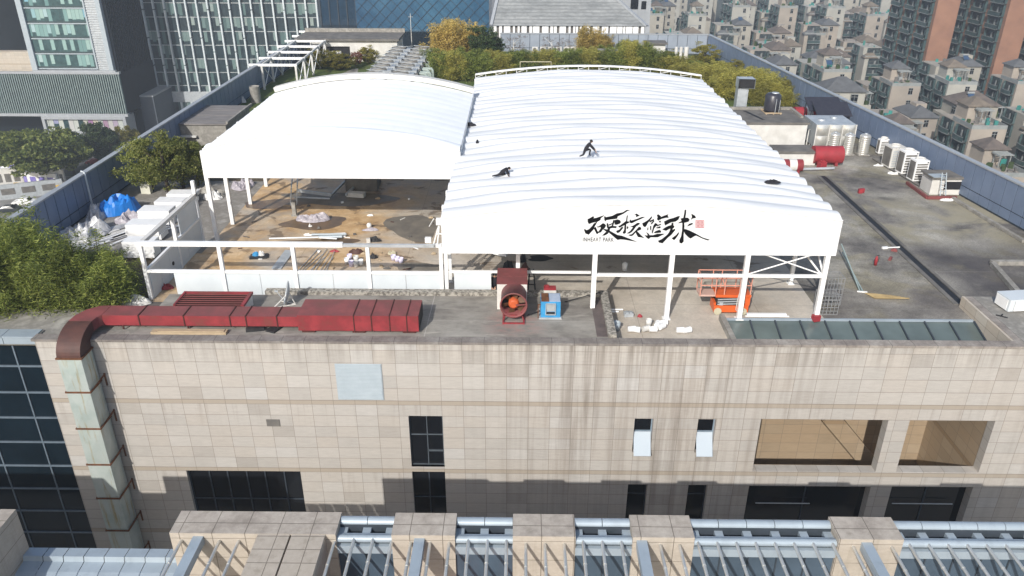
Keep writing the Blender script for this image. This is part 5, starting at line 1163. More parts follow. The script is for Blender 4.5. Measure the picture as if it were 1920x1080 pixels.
# water tanks
for i, (u, v) in enumerate(((1563,290),(1591,292),(1620,293))):
    x, y = at(u, v); r = .42; h = 1.55; rt = thing("water_tank", ["left","middle","right"][i]+" ribbed stainless steel cylinder tank of the three on the right", "water tank", (x, y+.4, DZ), "stainless cylinder tanks")
    q = MB(); pr = [(.001,DZ+.1),(r,DZ+.1)]
    for k in range(9): z = DZ+.1+(h-.15)*k/9; pr += [(r,z+.02),(r*.955,z+.05),(r*.955,z+.09),(r,z+.12)]
    q.lathe(pr+[(r,DZ+h),(r*.75,DZ+h+.12),(.12,DZ+h+.17)],x,y+.4,24); q.build("shell", m_steel, rt)
    q = MB(); q.lathe([(.13,DZ+h+.165),(.13,DZ+h+.22),(.001,DZ+h+.22)],x,y+.4,12); q.build("lid", m_greym, rt)
    q = MB(); q.box(x-.45,y-.02,DZ,x+.45,y+.85,DZ+.1); q.build("plinth", m_conc, rt)
xa, ya = at(1532,286); xb = at(1598,280)[0]
tk = thing("panel_tank", "big square stainless panel tank behind the three cylinder tanks", "water tank", ((xa+xb)/2, ya+2, DZ))
cell = (xb-xa)/3
for cy_ in range(2):
    for cx_ in range(3):
        q = MB(); x0_, z0_ = xa+cx_*cell+.015, DZ+.2+cy_*cell*.85+.01; x1_, z1_ = x0_+cell-.03, z0_+cell*.85-.02; yy = ya+1.0
        n = 6; vs = []; fs = []
        for j in range(n+1):
            for i in range(n+1): a, b = i/n, j/n; vs.append((x0_+(x1_-x0_)*a, yy-.13*(math.sin(math.pi*a)*math.sin(math.pi*b))**.8, z0_+(z1_-z0_)*b))
        for j in range(n):
            for i in range(n): k = j*(n+1)+i; fs.append((k,k+1,k+n+2,k+n+1))
        q.add(vs, fs, 0, True); q.build("panel", m_steel, tk)
q = MB(); q.box(xa,ya+1.02,DZ+.2,xb,ya+4.2,DZ+.2+cell*1.7); q.build("body", m_greym, tk)
q = MB()
for i in range(4): q.box(xa+i*cell-.03,ya+.96,DZ,xa+i*cell+.03,ya+1.015,DZ+.22+cell*1.7)
q.build("frame", m_whiteg, tk)
q = MB(); q.lathe([(.3,DZ+.2+cell*1.7),(.3,DZ+.3+cell*1.7),(.001,DZ+.32+cell*1.7)],xa+.8*cell,ya+2.5,14); q.lathe([(.25,DZ+.2+cell*1.7),(.25,DZ+.34+cell*1.7),(.001,DZ+.34+cell*1.7)],xa+2*cell,ya+3.2,14); q.build("hatch", m_greym, tk)
# red ducts and plant room right of the large tent
def red_drum(u0, v0, u1, r, lb, bands=1, nm="red_drum"):
    p, e = pz(u0, v0, DZ+r), pz(u1, v0, DZ+r); rt = thing(nm, lb, "duct", (float(p[0]), float(p[1]), DZ), "red round ducts right of the large tent"); y = float(p[1]); xa_, xb_ = float(p[0]), float(e[0])
    q = MB(); q.path([(xa_,y,DZ+r+.1),(xb_,y,DZ+r+.1)], r, 22); q.build("shell", m_redb if r > .6 else m_red, rt)
    q = MB()
    for k in range(bands): c = xa_+(xb_-xa_)*(k+1)/(bands+1); q.path([(c-.28,y,DZ+r+.1),(c+.28,y,DZ+r+.1)], r+.012, 22)
    q.build("band", m_whiteg, rt)
    q = MB()
    for t in (.2,.8): c = xa_+(xb_-xa_)*t; q.box(c-.1,y-r*.7,DZ,c+.1,y+r*.7,DZ+.3)
    q.build("saddle", m_red, rt)
red_drum(1488, 215, 1541, .62, "far red round duct with a pale band, beyond the plant room")
red_drum(1524, 292, 1577, .68, "large red round duct beside the small white plant box", 0)
red_drum(1466, 312, 1503, .45, "short red drum at the right eave of the large tent", 1)
x, y = at(1507,278); x_l = at(1375,278)[0]; yb = at(1470,222)[1]
pr_ = thing("plant_room", "flat roofed concrete plant room beside the large tent, black tank on its roof", "plant room", (x-3, y+3, DZ))
zr = 1.55; xl = x-8.5
yb = float(pz(1450,205,zr)[1]); yf = y
q = MB(); q.box(xl,yf,DZ,x,yb,zr-.15); q.build("wall", m_whiteg, pr_)
q = MB(); q.box(xl-.1,yf-.12,zr-.149,x+.15,yb+.1,zr); q.build("roof", m_concd, pr_)
q = MB(); q.box(xl,yb-.2,zr+.001,x,yb+.05,zr+.22); q.box(x-.15,yf+1.5,zr+.001,x+.1,yb-.21,zr+.16); q.build("upstand", m_conc, pr_)
q = MB(); q.beam((x-3.4,yf+.8,zr+.01),(x-4.2,yb-.6,zr+.01),.25,.012); q.build("roof_strip", m_dark, pr_)
tx, ty = float(pz(1447,212,zr)[0]), float(pz(1447,212,zr)[1])
bt = thing("black_tank", "black plastic water tank on a small stand on the plant room roof", "water tank", (tx, ty, zr))
q = MB(); q.lathe([(.001,zr+.16),(.62,zr+.16),(.66,zr+.3),(.66,zr+1.45),(.5,zr+1.62),(.2,zr+1.68),(.001,zr+1.68)],tx,ty+.2,24); q.build("shell", m_bplast, bt)
q = MB(); q.lathe([(.3,zr+1.66),(.3,zr+1.72),(.001,zr+1.73)],tx+.1,ty+.1,16); q.build("lid", m_greym, bt)
q = MB(); q.box(tx-.7,ty-.5,zr+.05,tx+.7,ty-.42,zr+.15); q.box(tx-.7,ty+.85,zr+.05,tx+.7,ty+.93,zr+.15)
for dx in (-.6,0,.6): q.box(tx+dx-.05,ty-.55,zr,tx+dx+.05,ty+.95,zr+.05)
q.build("stand", m_wood, bt)
q = MB(); q.tube((tx+.1,ty-.5,zr+.1),(tx+.1,ty-.5,zr+1.3),.025); q.tube((tx+.45,ty-.4,zr+.1),(tx+.45,ty-.4,zr+1.2),.025); q.build("pipe", m_greym, bt)
cx_, cy_ = at(1388,205, 1.2); q = MB(); cyy = yb+1.2; q.box(cx_-.45,cyy,DZ,cx_+.45,cyy+.9,3.1)
ch = thing("duct_chimney", "upright grey duct with a dark square mouth behind the plant room", "chimney", (cx_, cyy, DZ)); q.build("shaft", m_greym, ch)
q = MB(); q.add([(cx_-.5,cyy-.1,3.1),(cx_+.9,cyy-.25,3.1),(cx_+.9,cyy+.95,3.1),(cx_-.5,cyy+.95,3.1),(cx_-.5,cyy-.1,3.9),(cx_+.9,cyy-.25,3.9),(cx_+.9,cyy+.95,3.9),(cx_-.5,cyy+.95,3.9)],[(0,3,2,1),(4,5,6,7),(1,2,6,5),(2,3,7,6),(3,0,4,7)]); q.build("hood", m_greym, ch)
q = MB(); q.quad((cx_-.44,cyy-.05,3.16),(cx_+.84,cyy-.19,3.16),(cx_+.84,cyy-.19,3.84),(cx_-.44,cyy-.05,3.84)); q.build("mouth", m_dark, ch)
xs_, ys_ = at(1530,310); x2_ = at(1468,310)[0]
q = MB(); wb = thing("plant_box", "low white plant box with a concrete lid in front of the red duct", "plant box", ((xs_+x2_)/2, ys_+.8, DZ)); q.box(x2_-.6,ys_,DZ,xs_-.1,ys_+1.6,DZ+.95); q.build("wall", m_whiteg, wb); q = MB(); q.box(x2_-.7,ys_-.12,DZ+.951,xs_,ys_+1.75,DZ+1.12); q.build("lid", m_concd, wb)
x, y = at(1540,315); q = MB(); q.rbox(x,y,DZ,.55,.45,.5,.3); q.rbox(x,y,DZ+.5,.3,.3,.1,.3); solo(q, "red_motor_box", m_redb, "small red motor box at the foot of the large red duct", "box")
a, b = at(1500,321), at(1563,319); q = MB(); q.tube((a[0],a[1],DZ+.15),(b[0],b[1],DZ+.15),.1); solo(q, "grey_pipe", m_greym, "grey pipe along the floor in front of the white plant box", "pipe")
for i, (u, v) in enumerate(((1560,205),(1545,196))):
    p = pz(u, v, 1.6); q = MB(); xx_, yy = float(p[0]), float(p[1]); q.add([(xx_-1.5,yy-.9,1.2),(xx_+1.5,yy-.9,1.2),(xx_+1.5,yy+.9,2.0),(xx_-1.5,yy+.9,2.0),(xx_-1.5,yy-.9,1.27),(xx_+1.5,yy-.9,1.27),(xx_+1.5,yy+.9,2.07),(xx_-1.5,yy+.9,2.07)],[(3,2,1,0),(4,5,6,7),(0,1,5,4),(1,2,6,5),(2,3,7,6),(3,0,4,7)])
    for dx in (-1.3,1.3): q.beam((xx_+dx,yy-.8,DZ),(xx_+dx,yy-.8,1.2),.06,.06); q.beam((xx_+dx,yy+.8,DZ),(xx_+dx,yy+.8,1.95),.06,.06)
    solo(q, "solar_panel", m_bplast, ["nearer","farther"][i]+" black solar panel behind the stainless panel tank", "solar panel", group="black solar panels by the right fence")
x, y = at(1511,275); q = MB()
for k in range(2): q.path([(x+.2+.25*k,y+.5,DZ),(x+.2+.25*k,y+.5,DZ+1.3-.3*k),(x+.9,y+.5,DZ+1.3-.3*k),(x+.9+.1*k,y+.5,DZ)],.05,6)
solo(q, "pipe_loop", m_whiteg, "white pipe loop between the plant room and the panel tank", "pipe")
# clothes and rags left on the tent roof
def roof_at(u, v, T):
    z = T[4]+T[5]
    for _ in range(30): p = pz(u, v, z); z = roofz(float(np.clip(p[0],T[0],T[1])), float(np.clip(p[1],T[2]+.01,T[3]-.01)), T)
    return float(p[0]), float(p[1]), z
for i, (u, v, sx, sy, lb) in enumerate(((883,236,.75,.3,"dark jacket near the left edge of the large tent roof"),(1448,342,.85,.4,"dark jacket near the right edge of the large tent roof"),(895,268,.18,.14,"tiny dark rag below the jacket on the left edge of the tent roof"))):
    x, y, z = roof_at(u, v, TB); solo(heap(x,y,sx,sy,.16,140+i,z-.02,12,.9), "dark_jacket" if i < 2 else "dark_rag", m_cloth, lb, "clothing")
def pj(x, y, z):
    c = RM @ (np.array([x, y, z])-CAM); return 960+CF*c[0]/-c[2], 540-CF*c[1]/-c[2]
# ------------------------------------------------------------------ roof garden surfaces
q = MB(); q.quad((-27.4,36.5,-.608),(25,36.5,-.608),(25,76.9,-.608),(-27.4,76.9,-.608)); struct(q, "lawn", m_lawn)
q = MB(); q.quad((15.4,44,-.604),(28.4,44,-.604),(25.0,76.9,-.604),(15.4,76.9,-.604)); struct(q, "lawn", m_lawn)
q = MB(); pl = [at(u, v) for u, v in ((548,160),(560,152),(600,143),(640,138),(664,128),(672,128),(670,138),(668,158))]; q.poly([(x,y,-.604) for x, y in pl]); struct(q, "path", m_conc)
q = MB(); q.quad((-27.4,1.2,-.608),(-18.7,1.2,-.608),(-18.7,11,-.608),(-27.4,11,-.608)); struct(q, "planting_bed", m_soil)
q = MB(); q.quad((-27.4,11.0,-.607),(-18.0,11.0,-.607),(-18.0,24,-.607),(-27.4,24,-.607)); struct(q, "yard_floor", M("dusty_yard_floor",(0.30,0.285,0.26),(0.19,0.175,0.155),.8,.9,c3=(0.36,0.345,0.32),lo=.3,hi=.7))
q = MB(); q.quad((-27.4,24,-.606),(-17.9,24,-.606),(-17.9,36.5,-.606),(-27.4,36.5,-.606)); struct(q, "planting_bed", m_soil)
# shed in the left yard
p0, p1, p2, p3 = (pz(u, v, 1.3) for u, v in ((322,232),(424,233),(452,200),(374,197)))
xa, xb = float(p0[0]), float(p1[0]); ya, yb = float(p0[1]), float(p3[1])
sh = thing("garden_shed", "low grey shed with a plank roof beside the left fence", "shed", ((xa+xb)/2, ya, DZ))
q = MB(); q.box(xa+.15,ya+.15,DZ,xb-.15,yb-.15,1.18); q.build("wall", m_conc, sh)
q = MB(); n = 7
for i in range(n): q.box(xa,ya+(yb-ya)*i/n+.02,1.2,xb,ya+(yb-ya)*(i+1)/n-.02,1.3+.02*(i%2))
q.build("plank_roof", M("grey_weathered_plank",(0.22,0.205,0.195),(0.14,0.13,0.125),2,.85,stretch=(.4,3,1)), sh)
q = MB(); q.box(xb-.02,ya-.05,1.301,xb+.14,yb,1.5); q.build("upstand", m_conc, sh)
x, y = float(pz(345,253,.3)[0]), float(pz(345,253,.3)[1]); q = MB(); q.rbox(x,y,.2,2.3,.9,.12,.0)
for dx in (-.95,.95): q.beam((x+dx,y,DZ),(x+dx,y,.2),.12,.12)
solo(q, "slab_bench", m_whiteg, "pale slab bench in front of the grey shed", "bench")
x, y = at(479,193); q = MB(); q.lathe([(.001,DZ),(.5,DZ),(.5,1.0),(.46,1.0),(.44,.9),(.001,.88)],x,y+.3,20,sm=False); solo(q, "old_drum", m_conc, "dull grey upright drum at the left rear corner of the smaller tent", "drum")
x, y = at(455,192); solo(heap(x,y,.8,.5,.5,200,n=10,rough=.9), "white_fan_scrap", m_cloudw, "white scrap on the ground beside the dull grey drum", "scrap")
# white steel pergola frames
x0, y0 = at(500,168); x1, y1 = at(537,164)
pg = thing("steel_pergola", "white steel pergola frames standing along the left rear fence", "pergola", ((x0+x1)/2, y0, DZ))
zt = float(py(490,124,y0)[2]); W = 3.6
for k in range(7):
    yy = y0+k*3.9; xx0 = x0-.2-k*.10; xx1 = xx0+W
    q = MB(); q.box(xx0-.1,yy-.1,DZ,xx0+.1,yy+.1,zt); q.build("post", m_whiteg, pg)
    q = MB(); q.box(xx1-.1,yy-.1,DZ,xx1+.1,yy+.1,zt); q.build("post", m_whiteg, pg)
    q = MB(); q.box(xx0-1.3,yy-.12,zt+.001,xx1+.15,yy+.12,zt+.24); q.build("beam", m_white, pg)
    if k < 6:
        for xx in (xx0, xx1):
            q = MB(); q.beam((xx,yy+.11,zt+.12),(xx-.1,yy+3.79,zt+.12),.16,.2); q.build("beam", m_whiteg, pg)
            q = MB(); q.tube((xx,yy+.1,DZ+.1),(xx-.1,yy+3.8,zt),.05); q.tube((xx+.06,yy+.1,zt),(xx-.04,yy+3.8,DZ+.1),.05); q.build("brace", m_white, pg)
# cooling units in two rows
c00, c01 = pz(672,147,1.5), pz(772,147,1.5); c11 = pz(798,86,1.5)
nr = 9; ylen = float(c11[1]-c00[1]); wx = float(c01[0]-c00[0])/2
def cooler_proto():
    rt = thing("cooling_unit", "", "cooling unit", (0,0,0)); q = MB(); sy = ylen/nr-.25; sx = wx-.15
    q.box(-sx/2,-sy/2,0,sx/2,sy/2,1.75); q.build("casing", m_conc, rt)
    q = MB(); q.lathe([(.85,1.75),(.88,2.1),(.78,2.1),(.74,1.78)],-.35,0,18); q.build("fan_ring", m_conc, rt)
    q = MB(); q.lathe([(.72,1.76),(.001,1.77)],-.35,0,18); q.build("fan_well", m_dark, rt)
    q = MB(); q.box(-sx/2+.1,-sy/2+.05,1.752,sx/2-.1,-sy/2+.22,2.0); q.box(.6,-sy/2+.3,1.752,1.1,sy/2-.2,1.95); q.build("top_box", m_greym, rt)
    q = MB(); q.beam((-sx/2,-sy/2+.1,2.12),(sx/2,sy/2-.1,2.12),.06,.05); q.beam((-sx/2,sy/2-.2,2.2),(.8,-.2,2.2),.06,.05); q.build("lattice_bar", m_greym, rt)
    return rt
cpz = cooler_proto(); first = True
for r_ in range(nr):
    for c_ in range(2):
        loc = (float(c00[0])+wx*(c_+.5)+r_*.06, float(c00[1])+ylen*(r_+.5)/nr, DZ)
        lb = "grey cooling unit, %s from the front in the %s row behind the smaller tent" % (ORD[r_], ["left","right"][c_])
        if first: cpz.location = loc; o = cpz; first = False
        else: o = dup(cpz, loc)
        o['label'] = lb; o['group'] = "cooling units in two rows"
x = float(c01[0])
for r_ in range(nr):
    yy = float(c00[1])+ylen*(r_+.5)/nr; q = MB(); q.path([(x+.1,yy,.9),(x+.75,yy,.9),(x+.85,yy,.8),(x+.85,yy,DZ)],.16,8); q.path([(x+.1,yy+.7,.9),(x+1.15,yy+.7,.9),(x+1.25,yy+.7,.75),(x+1.25,yy+.7,DZ)],.16,8)
    solo(q, "bent_pipe", M("pale_green_pipe",(0.36,0.42,0.38),(0.27,0.32,0.29),2,.5) if r_ == 0 else bpy.data.materials["pale_green_pipe"], "%s pair of bent green pipes from the front beside the cooling units" % ORD[r_], "pipe", group="bent pipes beside the cooling units")
# machine house at the back left
ym = 71.0; xa, xb = float(py(585,90,ym)[0]), float(py(745,90,ym)[0]); z0, z1 = DZ, float(py(660,76,ym)[2])
mh = thing("machine_house", "long white machine house with a dark opening at the back left of the roof", "house", ((xa+xb)/2, ym, DZ))
oa, ob, oz = float(py(600,90,ym)[0]), float(py(656,90,ym)[0]), float(py(630,87,ym)[2])
q = MB(); q.box(xa,ym,oz,xb,ym+.3,z1); q.box(xa,ym,DZ,oa,ym+.3,oz-.001); q.box(ob,ym,DZ,xb,ym+.3,oz-.001); q.box(xa,ym+.301,DZ,xb,ym+5.2,z1-.3); q.build("wall", m_whiteg, mh)
q = MB(); q.box(xa-2,ym-.4,z1+.002,xb+.3,ym+5.6,z1+.25); q.build("roof", m_concd, mh)
q = MB(); q.quad((oa,ym+.25,DZ),(ob,ym+.25,DZ),(ob,ym+.25,oz),(oa,ym+.25,oz)); q.build("opening", m_dark, mh)
q = MB(); q.box(xa-2,ym+5.2,z1+.252,xb+.3,ym+5.6,z1+.7); q.build("upstand", m_conc, mh)
for i, u in enumerate((622,633)):
    x = float(py(u,100,ym-1)[0]); rt = thing("condenser_unit", ["left","right"][i]+" condenser before the machine house opening", "air conditioner", (x, ym-1, DZ), "condensers at the machine house")
    q = MB(); q.box(x-.5,ym-1.2,DZ,x+.45,ym-.8,DZ+1.4); q.build("casing", m_white, rt)
    for d in (-.25,.22): q = MB(); q.path([(x+d,ym-1.215,DZ+1.05),(x+d,ym-1.201,DZ+1.05)],.2,14); q.build("fan_guard", m_concd, rt)
q = MB(); xx, yy = at(773,100); q.tube((xx,yy,DZ),(xx,yy,float(py(771,25,yy)[2])),.06,.03); q.tube((xx-.3,yy,4),(xx+.3,yy,4),.02); solo(q, "antenna_mast", m_whiteg, "thin pale antenna mast behind the cooling units", "mast")
# row of condensers, hut and poles along the back fence
for i, u in enumerate((1003,1018,1033,1048,1062,1075)):
    yy = 74.5; x = float(py(u,92,yy)[0]); rt = thing("condenser_unit", "small condenser with round grille, %s from the left below the back fence" % ORD[i], "air conditioner", (x, yy, DZ), "condensers below the back fence"); zb = float(py(u,97,yy)[2])
    q = MB(); q.box(x-.36,yy-.2,zb,x+.36,yy+.2,zb+.62); q.box(x-.3,yy-.1,DZ,x-.24,yy+.1,zb); q.box(x+.24,yy-.1,DZ,x+.3,yy+.1,zb); q.build("casing", m_whiteg, rt); q = MB(); q.path([(x-.05,yy-.215,zb+.31),(x-.05,yy-.201,zb+.31)],.23,14); q.build("fan_guard", m_concd, rt)
yy = 73; xa, xb = float(py(1213,95,yy)[0]), float(py(1247,95,yy)[0]); ht = thing("roof_hut", "small pale hut with a flat brown lid near the back right corner", "hut", ((xa+xb)/2, yy, DZ))
q = MB(); q.box(xa,yy,DZ,xb,yy+2,float(py(1230,83,yy)[2])); q.build("wall", m_whiteg, ht); z1 = float(py(1230,83,yy)[2]); q = MB(); q.box(xa-.25,yy-.3,z1+.002,xb+.25,yy+2.2,z1+.16); q.build("lid", m_concd, ht)
yy = 66; xa, xb = float(py(1125,110,yy)[0]), float(py(1158,110,yy)[0]); q = MB(); zb = float(py(1140,97,yy)[2]); q.box(xa,yy,DZ,xb,yy+1.5,zb); q.box(xa-.2,yy-.1,zb+.001,xb+.2,yy+1.6,zb+.1); solo(q, "vent_box", m_conc, "small grey vent box half hidden in the back hedge", "box")
for i, u in enumerate((1268,1277,1287)):
    yy = 71; x = float(py(u,95,yy)[0]); q = MB(); q.tube((x,yy,DZ),(x,yy,float(py(u,88,yy)[2])),.28 if i == 2 else .2,n=12); solo(q, "pale_pipe", m_whiteg, "%s pale upright pipe from the left near the back right corner" % ORD[i], "pipe", group="upright pipes near the back corner")
q = MB(); xx = [.3,2.9]; q.tube((xx[0],37.2,DZ),(xx[0],37.2,5.55),.03); q.tube((xx[0],37.2,5.55),(xx[1],37.2,5.55),.035); q.tube((xx[1],37.2,DZ),(xx[1],37.2,5.55),.03); solo(q, "pipe_gantry", m_bamo if False else m_yellow, "yellowish pipe gantry behind the rear edge of the large tent", "gantry")

# ------------------------------------------------------------------ office towers at the left
def cell_glass(nm, cw, ch, off=(0,0), pal=None, lit=.35, gap=.25, dark=(0.015,0.03,0.032), xo='x'):
    """glazing: each pane shows blinds, ceilings or a dark room; the floor edge is a dark band"""
    k = NT(nm); x, y, z = k.sep(k.tc()); s = k.math('ADD', x, y) if xo == 'xy' else x
    cx = k.math('DIVIDE', k.math('SUBTRACT', s, off[0]), cw); cz = k.math('DIVIDE', k.math('SUBTRACT', z, off[1]), ch)
    fz = k.math('FRACT', cz)
    r1 = k.white(k.comb(k.math('FLOOR', cx), 1.0, k.math('FLOOR', cz))); r2 = k.white(k.comb(k.math('FLOOR', k.math('DIVIDE', cx, 4.0)), 2.0, k.math('FLOOR', cz)))
    r3 = k.white(k.comb(k.math('FLOOR', cx), 3.0, k.math('FLOOR', cz)))
    drop = k.math('MULTIPLY', r3, .45)
    blind = k.math('MULTIPLY', k.math('GREATER_THAN', k.math('ADD', k.math('MULTIPLY', r1, .6), k.math('MULTIPLY', r2, .4)), 1-lit), k.math('GREATER_THAN', fz, drop))
    pal = pal or [(0.0,(0.10,0.17,0.16)),(0.4,(0.17,0.26,0.24)),(0.75,(0.25,0.33,0.30)),(1.0,(0.36,0.42,0.38))]
    room = k.ramp(k.noise(.9, 4, .7), [(0.3, dark), (0.7, tuple(q*2.6 for q in dark))])
    col = k.mix(blind, room, k.ramp(r3, pal))
    fx = k.math('FRACT', cx)
    col = k.mix(k.math('MULTIPLY', k.math('LESS_THAN', fx, .09), .7), col, (0.05,0.07,0.07))
    col = k.mix(k.math('LESS_THAN', fz, gap*.6), col, (0.045,0.065,0.065))
    return k.done(col, .14, 0, .5)
Y1 = 166.0
def xz(u, v, y): p = py(u, v, y); return float(p[0]), float(p[2])
t1 = thing("office_tower", "green glass office tower with pale frame above a finned podium, top left", "office tower", (-110, Y1, GZ))
xL, zB = xz(62,131,Y1); xR, _ = xz(214,131,Y1); zT = 38.0; fh = 3.52
gm = cell_glass("green_office_glazing", .95, fh, (xL, zB+.3), lit=.62, dark=(0.022,0.045,0.045), pal=[(0.0,(0.12,0.22,0.21)),(0.4,(0.20,0.33,0.31)),(0.75,(0.30,0.42,0.38)),(0.9,(0.16,0.34,0.42)),(1.0,(0.45,0.52,0.46))])
q = MB(); q.quad((xL+1.0,Y1+.3,zB+.3),(xR-4.2,Y1+.3,zB+.3),(xR-4.2,Y1+.3,zT),(xL+1.0,Y1+.3,zT)); q.build("glazing", gm, t1)
for i in range(18):
    z = zB+.3+i*fh; q = MB(); q.box(xL+1.0,Y1+.1,z-.10,xR-4.2,Y1+.299,z+.12); q.build("floor_edge", m_alu, t1)
q = MB(); q.box(xL,Y1-.3,zB,xL+1.3,Y1+1,zT); q.build("frame_upright", m_alu, t1)
q = MB(); q.box(xR-1.1,Y1-.3,zB,xR,Y1+1,zT); q.build("frame_upright", m_alu, t1)
q = MB(); q.box(xR-4.2,Y1-.05,zB+.3,xR-3.85,Y1+.4,zT); q.build("mullion", m_alu, t1)
q = MB(); q.quad((xR-3.85,Y1+.3,zB),(xR-1.1,Y1+.3,zB),(xR-1.1,Y1+.3,zT),(xR-3.85,Y1+.3,zT))
for i in range(100): z = zB+.3+i*.55; q.box(xR-3.8,Y1+.15,z,xR-1.15,Y1+.298,z+.28)
q.build("louvre_strip", m_greym, t1)
q = MB(); q.box(xL,Y1-.35,zB-1.1,xR+.4,Y1+.6,zB-.02); q.build("sill_band", m_bluec, t1)
q = MB(); q.box(xR+.0,Y1+1.0,-31,xR+.5,Y1+34,zT)
for i in range(34): q.box(xR+.5,Y1+1+i*.97,zB-10,xR+.72,Y1+1.2+i*.97,zT)
q.build("dark_side_wall", M("dark_ribbed_cladding",(0.008,0.011,0.015),(0.012,0.016,0.022),.5,.6,spec=.1), t1)
q = MB(); xx, zz = xz(0,133,Y1); q.box(xx-30,Y1+2,zB-1,xL-.02,Y1+30,zB+4.0); q.build("beige_band", m_tile_y, t1)
q = MB(); q.box(xx-30,Y1+4,zB+4.01,xL-.02,Y1+30,zT); q.build("dark_glass_wing", M("black_wing_glass",(0.006,0.009,0.012),(0.012,0.016,0.02),.1,.35,spec=.12), t1)
zpT, zpB = xz(100,138,Y1)[1], xz(100,212,Y1)[1]; xpR = xz(235,190,Y1)[0]
gp = cell_glass("podium_glazing", 2.2, (zpT-zpB)/2, (xpR, zpB), lit=.30, gap=.05, dark=(0.03,0.06,0.06), pal=[(0.0,(0.08,0.14,0.14)),(0.5,(0.15,0.24,0.23)),(0.9,(0.24,0.32,0.31)),(0.93,(0.42,0.45,0.08)),(1.0,(0.4,0.42,0.10))])
q = MB(); q.quad((xpR-60,Y1,zpB),(xpR,Y1,zpB),(xpR,Y1,zpT),(xpR-60,Y1,zpT)); q.build("podium_glazing", gp, t1)
q = MB(); q.quad((xpR,Y1,zpB),(xpR,Y1+25,zpB),(xpR,Y1+25,zpT),(xpR,Y1,zpT)); q.build("dark_side_wall", bpy.data.materials['dark_ribbed_cladding'], t1)
q = MB()
for i in range(96): x = xpR-.2-i*.56; q.box(x-.10,Y1-.55,zpB,x+.10,Y1-.1,zpT)
q.build("sun_fins", M("grey_green_fin",(0.25,0.31,0.30),(0.19,0.24,0.235),1,.5), t1)
q = MB(); q.box(xpR-60,Y1-.6,zpB-.7,xpR+.2,Y1+.4,zpB-.01); q.box(xpR-60,Y1-.6,zpT+.01,xpR+.2,Y1+.4,zpT+.5); q.build("band", m_bluec, t1)
q = MB(); q.box(xpR-60,Y1+5,GZ,xpR-.3,Y1+24,zpB-.71); q.build("ground_floor", bpy.data.materials['black_wing_glass'], t1)
xs0, zs0 = xz(80,217,Y1); xs1, zs1 = xz(245,254,Y1)
q = MB(); q.box(xs0,Y1-.9,zs1,xs0+.7,Y1+4,zs0); q.box(xs1-.7,Y1-.9,zs1,xs1,Y1+4,zs0); q.box(xs0+.7,Y1-.9,zs0-.7,xs1-.7,Y1+4,zs0); q.box(xs0+.7,Y1-.9,zs1,xs1-.7,Y1+4,zs1+1.2); q.build("shop_frame", m_bluec, t1)
q = MB(); q.quad((xs0+.7,Y1-.3,zs1+1.2),(xs1-.7,Y1-.3,zs1+1.2),(xs1-.7,Y1-.3,zs0-.7),(xs0+.7,Y1-.3,zs0-.7))
sgm = cell_glass("shop_window_posters", 1.25, 30, (xs0, zs1-10), lit=.8, gap=0, pal=[(0.0,(0.30,0.34,0.36)),(0.3,(0.42,0.44,0.40)),(0.5,(0.22,0.06,0.19)),(0.62,(0.40,0.42,0.46)),(0.8,(0.45,0.42,0.33)),(1.0,(0.20,0.22,0.40))]); q.build("shop_window", sgm, t1)
q = MB(); q.box(xs0+2,Y1-.5,GZ,xs1-2,Y1+4,zs1-.01); q.build("shop_front", M("green_shopfront",(0.02,0.09,0.04),(0.05,0.20,0.09),.35,.3), t1)
xa = xz(234,240,Y1+8)[0]; xb, zb_ = xz(287,182,Y1+8); q = MB(); q.box(xa,Y1+8,GZ,xb,Y1+22,zb_); q.build("link_block", M("grey_link_cladding",(0.085,0.10,0.12),(0.07,0.082,0.10),.4,.6), t1)
q = MB(); q.box(xa,Y1+7.9,zb_+.01,xb,Y1+22.2,zb_+.4); q.build("link_parapet", m_bluec, t1)

Y2 = 186.0
t2 = thing("office_block", "wide office block with white vertical fins behind the left fence", "office block", (-75, Y2, GZ))
x0, _ = xz(277,160,Y2); x1, _ = xz(599,60,Y2); zB = xz(290,212,Y2)[1]; fh = 3.55; zf0 = xz(290,160,Y2)[1]
g2 = cell_glass("fin_block_glazing", .92, fh, (x0, zf0), lit=.5, gap=.1, dark=(0.012,0.02,0.024), pal=[(0.0,(0.06,0.10,0.10)),(0.4,(0.10,0.16,0.155)),(0.75,(0.17,0.23,0.22)),(1.0,(0.26,0.31,0.29))])
q = MB(); q.quad((x0,Y2,GZ),(x1,Y2,GZ),(x1,Y2,36),(x0,Y2,36)); q.quad((x1,Y2,GZ),(x1,Y2+30,GZ),(x1,Y2+30,36),(x1,Y2,36)); q.quad((x0,Y2+30,GZ),(x0,Y2,GZ),(x0,Y2,36),(x0,Y2+30,36)); q.build("glazing", g2, t2)
nf = 17; pitch = (x1-x0)/nf
m_fin = M("pale_fin_metal",(0.55,0.60,0.62),(0.46,0.51,0.53),.8,.45)
for i in range(nf+1):
    rs = random.Random(i); x = x0+i*pitch
    q = MB(); z = zf0-1.5
    while z < 36:
        L = rs.choice([2,3,4])*fh; q.box(x-.20,Y2-.75,z,x+.20,Y2-.02,min(36, z+L-.3)); z += L; x += rs.choice([0,0,.0]) 
    q.build("fin", m_fin, t2)
for i in range(17):
    z = zf0+i*fh; q = MB(); q.box(x0,Y2-.12,z-.08,x1,Y2-.01,z+.06); q.build("floor_edge", m_greym, t2)
q = MB(); q.box(x0-.2,Y2-.5,zf0-4.4,x1,Y2-.02,zf0-1.6); q.build("lower_band", m_greym, t2)
for i in range(nf): q = MB(); x = x0+i*pitch; q.box(x-.25,Y2-.6,zf0-9.5,x+.25,Y2-.02,zf0-4.41); q.build("lower_fin", m_fin, t2)
q = MB(); q.box(x0-.2,Y2-.8,zf0-11,x1,Y2-.02,zf0-9.51); q.build("band", m_bluec, t2)
